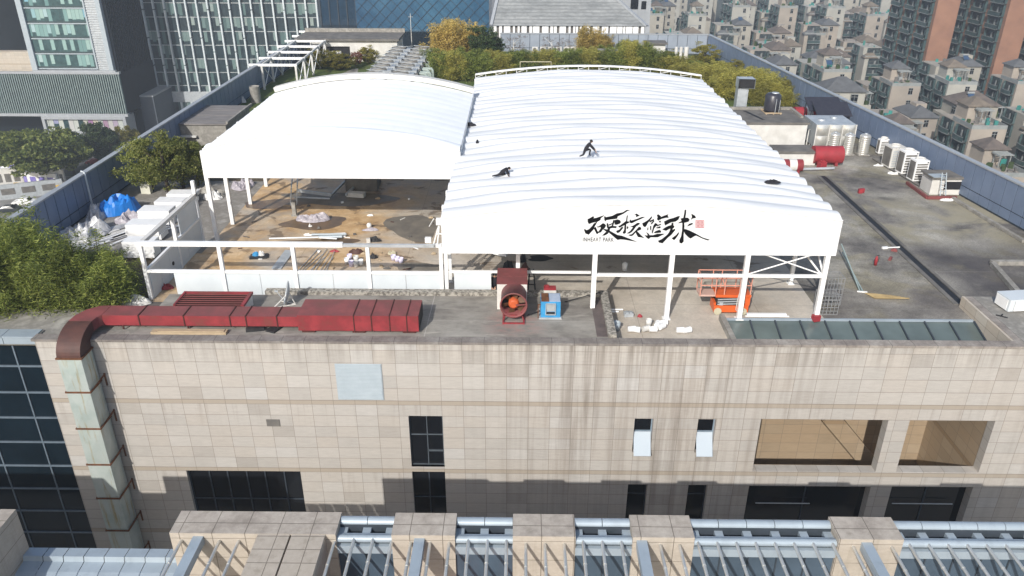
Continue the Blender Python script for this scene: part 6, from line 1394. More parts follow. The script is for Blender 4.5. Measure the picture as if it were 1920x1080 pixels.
q = MB(); q.box(x0-.4,Y2-.6,zf0-20,x0-.05,Y2,36); q.build("corner_trim", m_alu, t2)
# dark blue slab and the diagrid glass hall
Y3 = 152.0
db = thing("dark_glass_slab", "narrow dark blue glass slab between the finned block and the diamond patterned hall", "building", (-43, Y3+8, GZ))
xa, xb = xz(602,30,Y3+8)[0], xz(668,30,Y3+8)[0]; q = MB(); q.box(xa,Y3+8,GZ,xb,Y3+30,36); q.build("curtain_wall", glass("navy_curtain_glass",(0.008,0.024,0.045),.1,.3), db)
q = MB()
for i in range(5): x = xa+(xb-xa)*i/4; q.box(x-.12,Y3+7.8,GZ,x+.12,Y3+7.99,36)
q.build("mullions", m_seam, db)
dh = thing("diagrid_hall", "blue glass hall with a diamond lattice behind the roof garden", "hall", (-20, Y3, GZ))
xa, xb = xz(668,30,Y3)[0], xz(917,30,Y3)[0]; zb = xz(700,57,Y3)[1]
k = NT("diagrid_blue_glass"); x, y, z = k.sep(k.tc())
c1 = k.white(k.comb(k.math('FLOOR', k.math('DIVIDE', k.math('ADD', x, z), 2.6)), 0.0, k.math('FLOOR', k.math('DIVIDE', k.math('SUBTRACT', x, z), 2.6))))
mg_ = k.done(k.mix(k.rng(k.noise(.08,2), .35,.65), k.ramp(c1, [(0,(0.016,0.054,0.105)),(1,(0.028,0.080,0.145))]), k.ramp(c1, [(0,(0.033,0.094,0.16)),(1,(0.046,0.12,0.19))])), .12, 0, .4)
q = MB(); q.quad((xa,Y3,zb),(xb,Y3,zb),(xb,Y3,24),(xa,Y3,24)); q.quad((xb,Y3,zb),(xb,Y3+20,zb),(xb,Y3+20,24),(xb,Y3,24)); q.build("glazing", mg_, dh)
q = MB(); H = 24-zb; i = 0
def clip_bar(mb, x_s, sgn):
    xe = x_s+sgn*H; za, zb_ = zb, 24.0; a, b = x_s, xe
    lo, hi = xa, xb
    t0, t1 = 0.0, 1.0
    for bound, s_ in ((lo, 1), (hi, -1)):
        da, db_ = s_*(a-bound), s_*(b-bound)
        if da < 0 and db_ < 0: return
        if da < 0: t0 = max(t0, da/(da-db_))
        if db_ < 0: t1 = min(t1, da/(da-db_))
    if t1-t0 < .02: return
    f = lambda t: (a+(b-a)*t, Y3-.06, za+(zb_-za)*t)
    mb.beam(f(t0), f(t1), .16, .10)
x = xa-H
while x < xb+H: clip_bar(q, x, 1); clip_bar(q, x, -1); x += 2.6
q.build("diamond_lattice", M("dark_lattice",(0.02,0.045,0.075),(0.025,0.05,0.08),1,.5), dh)
q = MB(); q.box(xa-10,Y3-2,GZ,xb,Y3+20,zb-.01); q.build("dark_base", m_glassb, dh)
# building with the big sheet metal roof
Y4 = 110.0
ph = thing("metal_roof_hall", "hall with a wide grey sheet roof and white slatted wall behind the back fence", "hall", (8, Y4, GZ))
xa, ze = xz(921,48,Y4); xb, _ = xz(1213,48,Y4)
k = NT("ribbed_roof_sheet"); x, y, z = k.sep(k.tc()); a = k.noise(.5, 6, .7, (.3, 1, 1)); b = k.noise(2.2, 6, .75, (.5,1,1))
r_ = k.math('LESS_THAN', k.math('FRACT', k.math('DIVIDE', y, .62)), .30)
col = k.mix(1.0, k.ramp(a, [(0.3,(0.17,0.18,0.18)),(0.5,(0.25,0.26,0.258)),(0.7,(0.33,0.34,0.335))]), k.ramp(b, [(0.3,.66),(0.7,1.15)]), 'MULTIPLY')
mrf = k.done(k.mix(k.math('MULTIPLY', r_, .55), col, (0.13,0.135,0.135)), .6, 0, .3)
s_ = .8; t_ = 9.0
q = MB(); q.quad((xa,Y4,ze),(xb,Y4,ze),(xb-t_,Y4+t_,ze+s_*t_),(xa+.2*t_,Y4+t_,ze+s_*t_)); q.build("roof", mrf, ph)
q = MB(); q.beam((xa,Y4-.05,ze+.05),(xa+.2*t_,Y4+t_,ze+s_*t_+.1),.5,.35); q.build("roof_edge", m_bluec, ph)
q = MB(); q.beam((xb,Y4-.05,ze+.05),(xb-t_,Y4+t_,ze+s_*t_+.1),.6,.35); q.build("roof_edge", m_bluec, ph)
q = MB(); q.box(xa+.3,Y4+.5,GZ,xb-.3,Y4+8.9,ze-.05); q.build("wall", m_concd, ph)
q = MB(); rs = random.Random(3); x = xa+.4
while x < xb-.8:
    wd = rs.choice([.35,.5,.9,1.1]); q.box(x,Y4+.2,ze-2.6,min(x+wd, xb-.4),Y4+.49,ze-.06); x += wd+rs.choice([.12,.3,.45])
q.build("white_slats", m_white, ph)
q = MB(); q.box(xb-.35,Y4-.1,GZ,xb+.5,Y4+8,ze-.02); q.build("corner_wall", m_bluec, ph)
gb = thing("grey_gable_block", "grey block with two dark windows right of the sheet roofed hall", "building", (24, 122, GZ))
xa, xb = xz(1150,30,122)[0], xz(1219,30,122)[0]; q = MB(); q.box(xa,122,GZ,xb,132,14); q.build("wall", m_bluec, gb)
for u0, u1, v0, v1 in ((1183,1196,-2,17),(1203,1211,2,17)):
    a, zt_ = xz(u0,v0,122); b, zb_ = xz(u1,v1,122); q = MB(); q.box(a,121.9,zb_,b,121.99,zt_); q.build("window", m_glass, gb)
# ------------------------------------------------------------------ housing estate at the right
m_wallb = [M("beige_render",(0.335,0.315,0.27),(0.27,0.255,0.22),.25,.85), M("pale_render",(0.37,0.36,0.32),(0.30,0.295,0.265),.25,.85), M("pinkish_render",(0.335,0.295,0.25),(0.27,0.24,0.205),.25,.85)]
m_roofb = [M("brown_roof_tiles",(0.14,0.115,0.10),(0.09,0.078,0.07),.9,.9), M("grey_roof_tiles",(0.115,0.12,0.125),(0.085,0.088,0.092),.9,.9), M("tan_roof_tiles",(0.18,0.15,0.118),(0.125,0.105,0.085),.9,.9)]
m_balg = M("green_balcony_glass",(0.055,0.10,0.10),(0.035,0.06,0.062),1.2,.35,c3=(0.10,0.14,0.14),lo=.3,hi=.7)
m_bald = M("balcony_recess_clutter",(0.014,0.02,0.024),(0.035,0.045,0.048),1.6,.7,c3=(0.14,0.14,0.13),lo=.38,hi=.72)
m_orangew = M("orange_brick_tile",(0.27,0.145,0.095),(0.215,0.115,0.078),.3,.8)
m_trim = M("pale_trim",(0.27,0.285,0.28),(0.20,0.215,0.21),1,.7)
m_teal = M("teal_canopy",(0.03,0.22,0.19),(0.04,0.16,0.15),1,.5)
win_cache = {}
def window_mb(w_, h_, bay):
    q = MB(); d = .45 if bay else .02
    if bay: q.box(-w_/2,-d,0,w_/2,0,h_,1)
    q.box(-w_/2+.12,-d-.03,.12,w_/2-.12,-d-.005,h_-.12,0)
    q.box(-.04,-d-.06,.12,.04,-d-.031,h_-.12,1); q.box(-w_/2,-d-.06,h_*.62,w_/2,-d-.031,h_*.62+.08,1)
    if not bay:
        q.box(-w_/2,-.06,0,w_/2,-.005,.11,1); q.box(-w_/2,-.06,h_-.11,w_/2,-.005,h_,1)
    return q
def balcony_mb(L, dep, crv):   # along +x, projecting to -y
    q = MB(); n = 6; pts = [(-L/2+L*i/n, -dep*(1+crv*math.sin(math.pi*i/n))) for i in range(n+1)]
    for i in range(n):
        (a, b), (c, d) = pts[i], pts[i+1]
        q.add([(a,0,0),(c,0,0),(c,d,0),(a,b,0),(a,0,.16),(c,0,.16),(c,d,.16),(a,b,.16)],[(0,1,2,3),(7,6,5,4),(2,6,7,3)],1)
        q.add([(a,b,.16),(c,d,.16),(c,d,1.05),(a,b,1.05),(a,b+.06,.16),(c,d+.06,.16),(c,d+.06,1.05),(a,b+.06,1.05)],[(0,1,2,3),(7,6,5,4),(3,2,6,7)],0)
        q.add([(a,b-.03,1.05),(c,d-.03,1.05),(c,d+.09,1.05),(a,b+.09,1.05),(a,b-.03,1.13),(c,d-.03,1.13),(c,d+.09,1.13),(a,b+.09,1.13)],[(0,1,5,4),(4,5,6,7)],1)
    for xx in (-L/2, L/2): q.box(xx-.04,-dep*.6,.16,xx+.04,0,2.84,0)
    q.box(-L/2+.1,-.05,.16,L/2-.1,-.01,2.84,2)
    rs = random.Random(int(L*10))
    for i in range(4): x = -L/2+.5+(L-1)*rs.random(); q.box(x,-.3,.9,x+.35,-.2,1.9+.5*rs.random(),1 if i % 2 else 0)
    return q
PALS = [[m_glass, m_trim], [m_balg, m_trim, m_bald]]
def apartment(kind, floors, seed, wall, roof):
    """returns [(part name, mesh builder, materials, [placements])]"""
    rs = random.Random(seed); H = floors*3.0; out = []
    W, Dp = {'hip': (11, 10), 'slab': (9, 16), 'terrace': (16, 11), 'tall': (5.5, 26)}[kind]
    b = MB(); b.box(-W/2,-Dp/2,0,W/2,Dp/2,H)
    if kind == 'hip': b.box(W/2-.002,-Dp/2+2,0,W/2+3,Dp/2,H-3.2); b.box(-W/2-2.2,-Dp/2+3,0,-W/2+.002,Dp/2,H-2.6)
    if kind == 'terrace': b.box(-W/2,-Dp/2-3,0,W*.1,-Dp/2+.002,H-3.1); b.box(W*.2,-1,H,W*.2+3.2,2.4,H+2.4)
    if kind in ('slab', 'tall'): b.box(-1,Dp/2-6,H,W/2,Dp/2,H+2.7)
    out.append(("wall", b, [wall], [((0,0,0),0)]))
    r = MB()
    if kind == 'hip': r.hip(-W/2,-Dp/2,W/2,Dp/2,H,2.6,.6); 
    elif kind == 'terrace': r.hip(W*.02,-Dp/2,W/2,Dp/2,H,2.2,.5); r.hip(-W/2,-Dp/2-3,-W/2+5,-Dp/2,H-3.1,1.6,.4)
    elif kind == 'slab': r.hip(-1,Dp/2-6,W/2,Dp/2,H+2.7,1.7,.5)
    else: r.box(-1.3,Dp/2-6.3,H+2.71,W/2+.3,Dp/2+.3,H+3.0)
    out.append(("roof", r, [roof, m_trim], [((0,0,0),0)]))
    par = MB(); pt = .8
    if kind in ('slab', 'tall', 'terrace'):
        y0, y1 = -Dp/2, (Dp/2-6 if kind != 'terrace' else Dp/2)
        if kind == 'terrace':
            par.box(-W/2,-Dp/2-3,H-3.09,W*.1,-Dp/2-2.85,H-3.1+pt); par.box(-W/2,-Dp/2-2.85,H-3.09,-W/2+.15,-Dp/2,H-3.1+pt)
        else:
            par.box(-W/2,y0,H+.001,W/2,y0+.15,H+pt); par.box(-W/2,y0+.15,H+.001,-W/2+.15,y1,H+pt); par.box(W/2-.15,y0+.15,H+.001,W/2,y1,H+pt)
        out.append(("parapet", par, [m_trim if kind != 'tall' else wall], [((0,0,0),0)]))
    pg_ = MB(); zb = H-3.2 if kind == 'hip' else (H-3.1 if kind == 'terrace' else H)
    px_, py_ = {'hip': (W/2+1.5, -1), 'slab': (W/2-2.2, Dp/2-8), 'terrace': (-W/2+9, -Dp/2-1.5), 'tall': (-2, 0)}[kind]
    for dx in (-1.2, 1.2):
        for dy in (-1.2, 1.2): pg_.box(px_+dx-.1,py_+dy-.1,zb,px_+dx+.1,py_+dy+.1,zb+2.4)
    for i in range(5): pg_.box(px_-1.7,py_-1.6+i*.75,zb+2.4,px_+1.7,py_-1.4+i*.75,zb+2.58)
    pg_.box(px_-1.8,py_-1.5,zb+2.2,px_-1.1,py_+1.7,zb+2.39)
    out.append(("pergola", pg_, [m_trim], [((0,0,0),0)]))
    for i in range(9):
        cl = MB()
        x = rs.uniform(-W/2+.6, W/2-.6); y = rs.uniform(-Dp/2+.5, Dp/2-6.5 if kind in ('slab','tall') else Dp/2-1)
        if kind == 'hip': x = W/2+rs.uniform(.3,2.4); y = rs.uniform(-2.5,4); z = H-3.2
        elif kind == 'terrace':
            z = H if i % 2 else H-3.1; x = rs.uniform(-W/2+.6, -W*.06); y = rs.uniform(-Dp/2+.8, Dp/2-1) if i % 2 else -Dp/2-rs.uniform(.5,2.4)
        else: z = H
        s = rs.uniform(.25,1.0); cl.rbox(x,y,z,s*1.2,rs.uniform(.3,1.1),rs.uniform(.2,1.5),rs.uniform(0,1.5)); out.append(("planter_box", cl, [rs.choice([m_trim, m_concd, m_leafd, m_leafd, m_teal, m_concd])], [((0,0,0),0)]))
    so_ = MB(); sx, sy, sz = {'hip': (-1.6,-Dp/2+2.2,H+1.3), 'slab': (-W/2+2.5,-Dp/2+3,H+1.5), 'terrace': (3,-Dp/2+2.5,H+1.6), 'tall': (2,3,H+.4)}[kind]
    so_.add([(sx-.9,sy-.8,sz),(sx+.9,sy-.8,sz),(sx+.9,sy+.7,sz+.95),(sx-.9,sy+.7,sz+.95)],[(0,1,2,3)],0); so_.path([(sx-1.0,sy+.8,sz+1.1),(sx+1.0,sy+.8,sz+1.1)],.24,10,1)
    for dx in (-.7,.7): so_.beam((sx+dx,sy+.7,sz-1.4),(sx+dx,sy+.7,sz+.9),.07,.07,1)
    if seed % 3 == 0: out.append(("solar_heater", so_, [M("blue_collector",(0.04,0.075,0.14),(0.03,0.06,0.11),1,.3) if "blue_collector" not in bpy.data.materials else bpy.data.materials["blue_collector"], m_trim], [((0,0,0),0)]))
    pl = []; bal = []
    for f_ in range(floors):
        z = f_*3.0
        if kind == 'hip':
            pl += [((-W*.26,-Dp/2,z+.9),0), ((W*.22,-Dp/2,z+.9),0)]
            bal.append(((-W/2-2.2, Dp*.2, z), -math.pi/2)) if f_ < floors-1 else None
            pl.append(((-W/2,-Dp*.33,z+.9),-math.pi/2))
        elif kind == 'slab':
            bal += [((-W/2,-Dp*.27,z), -math.pi/2), ((-W/2,Dp*.22,z), -math.pi/2)]
            pl.append(((W*.18,-Dp/2,z+.9),0))
        elif kind == 'terrace':
            yy = -Dp/2-3 if f_ < floors-1 else -Dp/2
            bal.append(((-W*.22,yy,z),0)); pl.append(((W*.30,-Dp/2,z+.9),0)); bal.append(((-W/2,1.5,z),-math.pi/2))
            if f_ == floors-1: pl.append(((W*.12,-Dp/2,z+.9),0))
        else:
            bal += [((-W/2,-Dp*.34,z), -math.pi/2), ((-W/2,Dp*.30,z), -math.pi/2)]
            bal.append(((-W/2,-Dp*.02,z), -math.pi/2))
    out.append(("window", window_mb(2.1 if kind == 'hip' else 1.5, 1.7, kind == 'hip'), PALS[0], pl))
    out.append(("balcony", balcony_mb(5.6 if kind != 'hip' else 3.4, 1.1, .35 if kind in ('slab',) else .0), PALS[1], bal))
    return out
def make_apartment(kind, floors, seed, wall, roof, merged, label=""):
    parts = apartment(kind, floors, seed, wall, roof)
    if merged:
        big = MB(); mats = []
        for nm, mb, ms, pls in parts:
            base = len(mats); mats += ms
            for loc, rz in pls:
                k0 = len(big.f); big.join(mb, loc, None, rz)
                for i in range(k0, len(big.f)): big.mi[i] += base
        o = big.build("apartment_block", mats); return tag(o, label, "apartment block")
    rt = thing("apartment_block", label, "apartment block")
    for nm, mb, ms, pls in parts:
        o = None
        for loc, rz in pls:
            if o is None: o = mb.build(nm, ms, rt); c = o
            else: c = o.copy(); COL.objects.link(c); c.parent = rt
            c.location = loc; c.rotation_euler = (0,0,rz)
    return rt
KN = {'hip': "hip roofed", 'slab': "balcony stacked", 'terrace': "terraced", 'tall': "tall orange"}
WN = ["beige", "pale grey", "pinkish"]; RN = ["brown", "grey", "tan"]
protos = {}
def put_apartment(kind, x, y, seed, rz, label, z=GZ, far=False, floors=None):
    vi = seed % 3; ri = (seed//3) % 3; fl = floors or {'hip': 7, 'slab': 7, 'terrace': 6, 'tall': 13}[kind]
    key = (kind, vi, ri, far, fl)
    if key not in protos:
        protos[key] = o = make_apartment(kind, fl, seed, m_orangew if kind == 'tall' else m_wallb[vi], m_roofb[ri], far)
    else: o = copy_tree(protos[key])
    sc_ = 1.0 if kind == 'tall' else .67; o.scale = (sc_, sc_, .86 if kind != 'tall' else 1); o.location = (x, y, z); o.rotation_euler = (0,0,rz); o['label'] = label; o['group'] = "apartment blocks of the housing estate"
    return o
spots = []
rsA = random.Random(12)
rows_y = [60, 75, 91, 108, 126, 145, 165, 186, 208, 231, 255, 281, 309, 340, 374]
for r_, y in enumerate(rows_y):
    x = 46.0+(r_ % 2)*6.3; c_ = 0
    while x < 330:
        u, v = pj(x, y, -18); fv = 65+.4746*(u-1330)
        if 1225 < u < 2010 and -75 < v and (v < fv+28 or u < 1330) and not (x < 62 and y < 70):
            spots.append((r_, c_, x+rsA.uniform(-1,1), y+rsA.uniform(-2,2))); c_ += 1
        x += 13.0+rsA.uniform(0,3.0)
seq = ['slab','terrace','slab','slab','hip','slab','terrace','slab','slab','terrace']
TALL = [(1720,60,190),(1845,62,186),(1945,75,178)]
tall_xy = [(float(py(u,v,y)[0]), y) for u, v, y in TALL]
cnt = {}
for r_, c_, x, y in spots:
    if any(abs(x-tx) < 15 and abs(y-ty) < 17 for tx, ty in tall_xy): continue
    kind = seq[(r_*3+c_*5+(r_//2)) % len(seq)]; seed = rsA.randrange(9); far = y > 170
    if kind == 'slab' and r_ % 3 == 2 and far: kind = 'terrace'
    fl = {'hip': 7, 'slab': 7, 'terrace': 6}[kind]+rsA.choice([0,1,1,2,2] if y > 120 else [0,0,1,-1])
    lb = "%s %s block, %s roof, %s from left, %s row beyond the right fence" % (WN[seed % 3], KN[kind].split()[0], RN[(seed//3) % 3], ORD[min(c_,19)], ORD[r_])
    put_apartment(kind, x, y, seed, rsA.choice([0,0,.03,-.03]), lb, far=far, floors=fl)
for i, (x, y) in enumerate(tall_xy):
    put_apartment('tall', x, y, 0, 0.0, "tall orange balcony tower, %s of the three at the top right" % ["leftmost","middle","rightmost"][i])
# ground cover between the blocks
q = MB(); q.quad((38,-20,GZ+.006),(420,-20,GZ+.006),(420,520,GZ+.006),(38,520,GZ+.006)); struct(q, "estate_ground", M("estate_ground_cover",(0.035,0.045,0.03),(0.08,0.08,0.07),.12,.95))

# ------------------------------------------------------------------ plants
def quads_mesh(name, C_, A_, B_, mat, parent=None):
    n = len(C_); v = np.empty((n*4,3)); v[0::4] = C_-A_-B_*.3; v[1::4] = C_-B_*.0+B_-A_*.2; v[2::4] = C_+A_+B_*.1; v[3::4] = C_-B_+A_*.1
    me = bpy.data.meshes.new(name); me.vertices.add(n*4); me.vertices.foreach_set("co", v.ravel())
    me.loops.add(n*4); me.loops.foreach_set("vertex_index", np.arange(n*4)); me.polygons.add(n)
    me.polygons.foreach_set("loop_start", np.arange(n)*4); me.polygons.foreach_set("loop_total", np.full(n,4)); me.update(); me.validate()
    me.materials.append(mat); o = bpy.data.objects.new(name, me); COL.objects.link(o)
    if parent is not None: o.parent = parent
    LOC[o.name] = (0,0,0); return o
def unit(v): return v/np.maximum(np.linalg.norm(v,axis=1,keepdims=True),1e-6)
def bamboo_proto(seed, mat, nleaf=5200, nculm=26, h=4.0, r=1.0, leafL=.17, leafW=.032):
    rs = np.random.RandomState(seed); rt = thing("bamboo_clump", "", "bamboo")
    base = rs.randn(nculm,2)*r*.38; lean = rs.randn(nculm,2)*r*.45; hh = h*(.50+.55*rs.rand(nculm))
    ci = rs.randint(0,nculm,nleaf); t = .12+.88*rs.rand(nleaf)**.75
    sp = np.abs(np.sin(t*19+ci))*.5+.5
    pos = np.zeros((nleaf,3)); pos[:,:2] = base[ci]+lean[ci]*(t**1.8)[:,None]; pos[:,2] = hh[ci]*t*(1-.10*t**3)
    rad = .30*r*(1.2-t)*1.0+.07
    tw = rs.randn(nleaf//12+1,3)[np.arange(nleaf)//12]*.75; 
    pos += (rs.randn(nleaf,3)*.45+tw)*rad[:,None]*np.array([1,1,.6]); pos[:,2] = np.maximum(pos[:,2], .05)
    d = unit(rs.randn(nleaf,3)*np.array([1,1,.55])+np.array([0,0,-.35])); w_ = unit(np.cross(d, rs.randn(nleaf,3)))
    quads_mesh("foliage", pos, d*leafL*(.6+.7*rs.rand(nleaf,1)), w_*leafW*(.7+.6*rs.rand(nleaf,1)), mat, rt)
    for k in range(5):
        q = MB(); q.path([(base[k,0]+lean[k,0]*(s**1.8), base[k,1]+lean[k,1]*(s**1.8), hh[k]*s) for s in (0,.3,.6,.9)],[.035,.03,.022,.01],6); q.build("culm", m_culm, rt)
    return rt
def tree_proto(seed, mat, h=9.0, cr=4.2, ch=5.5, nclump=70, per=95, leaf=.24, name="street_tree", bark=None):
    rs = np.random.RandomState(seed); rt = thing(name, "", "tree")
    u = unit(rs.randn(nclump,3)); rad = .35+.65*rs.rand(nclump)**.45
    cz = h-ch*.52; cen = u*rad[:,None]*np.array([cr,cr,ch*.52])*(1+.18*rs.randn(nclump,1)*.6)+np.array([0,0,cz]); cs = cr*.20*(.6+.8*rs.rand(nclump))
    ci = np.repeat(np.arange(nclump),per); n = len(ci)
    pos = cen[ci]+unit(rs.randn(n,3))*(cs[ci]*rs.rand(n)**.4)[:,None]*np.array([1.15,1.15,.8])
    d = unit(rs.randn(n,3)); w_ = unit(np.cross(d, rs.randn(n,3)))
    quads_mesh("crown", pos, d*leaf*(.6+.7*rs.rand(n,1)), w_*leaf*.55*(.7+.6*rs.rand(n,1)), mat, rt)
    q = MB(); q.path([(0,0,0),(.1,.05,h*.25),(0,.1,h*.5),(.1,0,h*.75)],[cr*.075,cr*.06,cr*.042,cr*.018],8); q.build("trunk", bark or m_trunk, rt)
    for k in range(6): c = cen[k*7 % nclump]; q = MB(); q.path([(0,.05,h*(.3+.05*k)),tuple((np.array([0,.05,h*(.36+.05*k)])*.5+c*.5)),tuple(c)],[cr*.035,cr*.022,cr*.01],6); q.build("limb", bark or m_trunk, rt)
    return rt
PB = {}
def plant(key, builder, ph, pr, u, vb, vt, wpx, label, group, z=DZ, name=None, rz=None):
    """stand a copy with its foot where the sight line meets the ground, sized to the height it shows"""
    x, y = (float(c) for c in pz(u, vb, z)[:2]); hz = float(py(u, vt, y)[2])-z
    wd = wpx/CF*float(np.dot(RM[2], CAM-np.array([x,y,z])))/2
    if key not in PB: PB[key] = o = builder()
    else: o = copy_tree(PB[key])
    o.location = (x, y, z); o.scale = (wd/pr, wd/pr, hz/ph); o.rotation_euler = (0,0, rz if rz is not None else random.Random(int(u*7+vb)).uniform(0,6.2))
    o['label'] = label; o['group'] = group; return o
bm = lambda k, m, **kw: (('b', k), lambda: bamboo_proto(k, m, **kw), 4.0, 1.35)
BA, BB = bm(1, m_bam, nleaf=11500, nculm=30, leafL=.10, leafW=.015), bm(2, m_bam, nleaf=11500, nculm=30, leafL=.10, leafW=.015)
left = [(20,588,415,150),(80,590,408,150),(60,560,395,150),(125,584,455,140),(170,588,445,140),(205,580,462,130),(20,540,398,130),(228,568,492,90),(5,600,450,120),(190,545,470,110),(140,560,455,120)]
for i, (u, vb, vt, wd) in enumerate(left):
    k = BA if i % 2 else BB
    plant(*k, u, vb, vt, wd, "green bamboo clump, %s from the left in the thicket left of the red duct" % ORD[sorted(range(len(left)), key=lambda j: left[j][0]).index(i)], "bamboo at the left end of the parapet")
plant(*BA, 60,430,388,60, "young bamboo sprig rising over the left fence near the left edge", "bamboo at the left end of the parapet")
# trees behind the panel stacks
TG = (('t',1), lambda: tree_proto(5, leaf("fine_olive_leaf",[(0.2,(0.075,0.095,0.024)),(0.5,(0.17,0.19,0.052)),(0.8,(0.28,0.275,0.10))]), h=4.5, cr=1.9, ch=3.6, nclump=80, per=90, leaf=.085, name="garden_tree"), 4.5, 1.9)
for i, (u, vb, vt, wd, lb) in enumerate(((285,358,262,95,"leftmost of the four olive green trees by the left fence"),(318,365,250,100,"second of the four olive green trees by the left fence, nearest the shed"),(345,352,262,85,"third of the four olive green trees by the left fence"),(372,348,268,70,"rightmost of the four olive trees, touching the smaller tent"))):
    plant(*TG, u, vb, vt, wd, lb, "olive trees by the left fence")
# hedges and bamboo of the back garden
HY = bm(11, m_bamy, nleaf=8000, nculm=30, leafL=.12, leafW=.02); HO = bm(12, m_bamo, nleaf=12000, nculm=30, leafL=.10, leafW=.022); HG = bm(13, m_bam, nleaf=12000, nculm=30, leafL=.10, leafW=.022)
TD = (('t',2), lambda: tree_proto(8, m_leafd, h=6, cr=2.4, ch=5.0, nclump=80, per=90, leaf=.13, name="garden_tree"), 6.0, 2.4)
TY = (('t',3), lambda: tree_proto(9, m_leafy, h=4, cr=2.0, ch=3.6, nclump=70, per=90, leaf=.10, name="garden_bush"), 4.0, 2.0)
for i, (u, vb, vt, wd) in enumerate(((826,120,38,62),(850,118,30,66),(872,114,34,60),(840,105,32,60),(893,112,42,55))):
    plant(*HY, u, vb, vt, wd, "tall golden bamboo, %s from the left in the clump beside the cooling units" % ORD[[0,2,3,1,4][i]], "golden bamboo beside the cooling units")
for i, (u, vb, vt, wd) in enumerate(((1092,108,44,46),(1112,106,48,50),(1135,104,62,40))):
    plant(*HY, u, vb, vt, wd, "golden bamboo, %s from the left in the group before the sheet roofed hall" % ORD[i], "golden bamboo before the back fence")
plant(*TD, 905,122,48,62, "dark green garden tree right of the golden bamboo", "garden trees")
plant(*TD, 925,120,70,46, "smaller dark green garden tree at the end of the golden bamboo", "garden trees")
hed = [(812,138,92),(838,140,96),(866,138,92),(895,136,96),(925,132,98),(955,130,98),(985,128,98),(1015,127,98),(1045,126,96),(1075,125,94),(1105,124,92),(1135,124,88),(1165,124,80),(1195,124,78),(1225,126,96),(1255,130,104),(1280,134,112),(1300,138,118),(825,150,100),(850,152,100),(880,150,98),(910,148,104),(940,146,102),(968,142,98),(995,140,100),(1022,140,98),(1050,138,100),(1078,138,98),(1105,137,96),(1130,136,95),(1155,136,90),(1180,136,78),(1205,136,84),(1230,138,98),(1255,140,108)]
for i, (u, vb, vt) in enumerate(hed):
    plant(*(HG if i % 3 != 1 else HO), u, vb, vt-6, 56, "green hedge bamboo number %d of the thick hedge behind the tents" % (i+1) if False else ("green hedge bamboo of the %s row behind the tents, %s from the left" % (("rear", ORD[i]) if i < 18 else ("front", ORD[i-18]))), "hedge behind the tents")
for i, (u, vb, vt, wd) in enumerate(((1285,148,118,50),(1310,152,122,50),(1335,160,118,55),(1358,172,122,55),(1382,180,128,60),(1405,186,128,60),(1428,192,136,55),(1450,196,150,50),(1472,202,166,44),(1340,182,140,50),(1420,200,150,50),(1298,150,116,60),(1322,160,120,60),(1350,150,112,50),(1362,186,136,60),(1395,172,122,60),(1412,178,124,55),(1440,184,132,55),(1462,190,146,50))):
    plant(*HO, u, vb, vt, wd, "olive bamboo beside the right fence, %s of the planted strip" % ORD[i], "olive bamboo beside the right fence")
for i, (u, vb, vt, wd, k_, lb) in enumerate(((1322,120,82,52,TY,"bright green round bush near the back right corner of the fence"),(1375,140,112,34,TY,"small green bush against the right fence"),(1260,112,96,50,TY,"brownish low bush before the upright pipes"),(600,128,92,50,TY,"olive shrub beside the white pergola frames"),(640,130,100,60,TY,"broad olive shrub before the machine house"),(560,98,80,42,TY,"yellow green shrub inside the pergola frames"),(690,118,88,36,TY,"wispy shrub left of the cooling units"),(620,120,96,50,TY,"olive shrub left of the machine house condensers"))):
    plant(*k_, u, vb, vt, wd, lb, "shrubs of the roof garden")
RB = (('t',4), lambda: tree_proto(14, leaf("maroon_leaf",[(0.2,(0.10,0.03,0.03)),(0.5,(0.20,0.07,0.06)),(0.8,(0.28,0.15,0.11))]), h=2, cr=1.2, ch=1.8, nclump=40, per=60, leaf=.08, name="garden_bush"), 2.0, 1.2)
plant(*RB, 668,125,96,26, "round maroon bush at the end of the garden path", "shrubs of the roof garden")
TB_ = (('t',5), lambda: tree_proto(15, m_bare, h=4, cr=1.7, ch=3.4, nclump=40, per=26, leaf=.06, name="bare_tree", bark=m_whiteg), 4.0, 1.7)
for i, (u, vb, vt, wd) in enumerate(((962,112,62,50),(1035,108,66,44),(1060,106,70,36))):
    plant(*TB_, u, vb, vt, wd, "pale bare tree, %s from the left before the back fence" % ORD[i], "bare trees before the back fence")
# weeds at the foot of things
# street trees
TS = (('t',6), lambda: tree_proto(20, m_leaf, h=10, cr=4.6, ch=7.0, nclump=110, per=120, leaf=.26), 10.0, 4.6)
TSd = (('t',7), lambda: tree_proto(21, m_leafd, h=10, cr=4.6, ch=7.0, nclump=110, per=120, leaf=.26), 10.0, 4.6)
TSy = (('t',8), lambda: tree_proto(22, m_leafy, h=10, cr=4.6, ch=7.0, nclump=90, per=110, leaf=.26), 10.0, 4.6)
for k_, u, vb, vt, wd, lb in ((TS,40,322,244,80,"rounded street tree at the far left below the finned podium"),(TS,95,352,242,135,"largest street tree, in front of the finned podium"),(TSd,190,312,234,68,"dark street tree before the shop windows"),(TSd,5,330,268,60,"dark street tree cut by the left edge"),(TSy,245,300,240,54,"yellowish street tree just behind the left fence"),(TS,140,330,262,70,"street tree between the largest one and the dark one"),(TSd,215,318,258,50,"small dark street tree against the left fence")):
    plant(*k_, u, vb, vt, wd, lb, "street trees below the left fence", z=GZ)
for i, (u, vt) in enumerate(((737,40),(759,38))):
    o = plant(*TD, u, 60, vt, 20, ["left","right"][i]+" small dark tree on the ledge of the diamond patterned hall", "trees at the diamond hall", z=-9.0)
rsT = random.Random(4); nt_ = 0
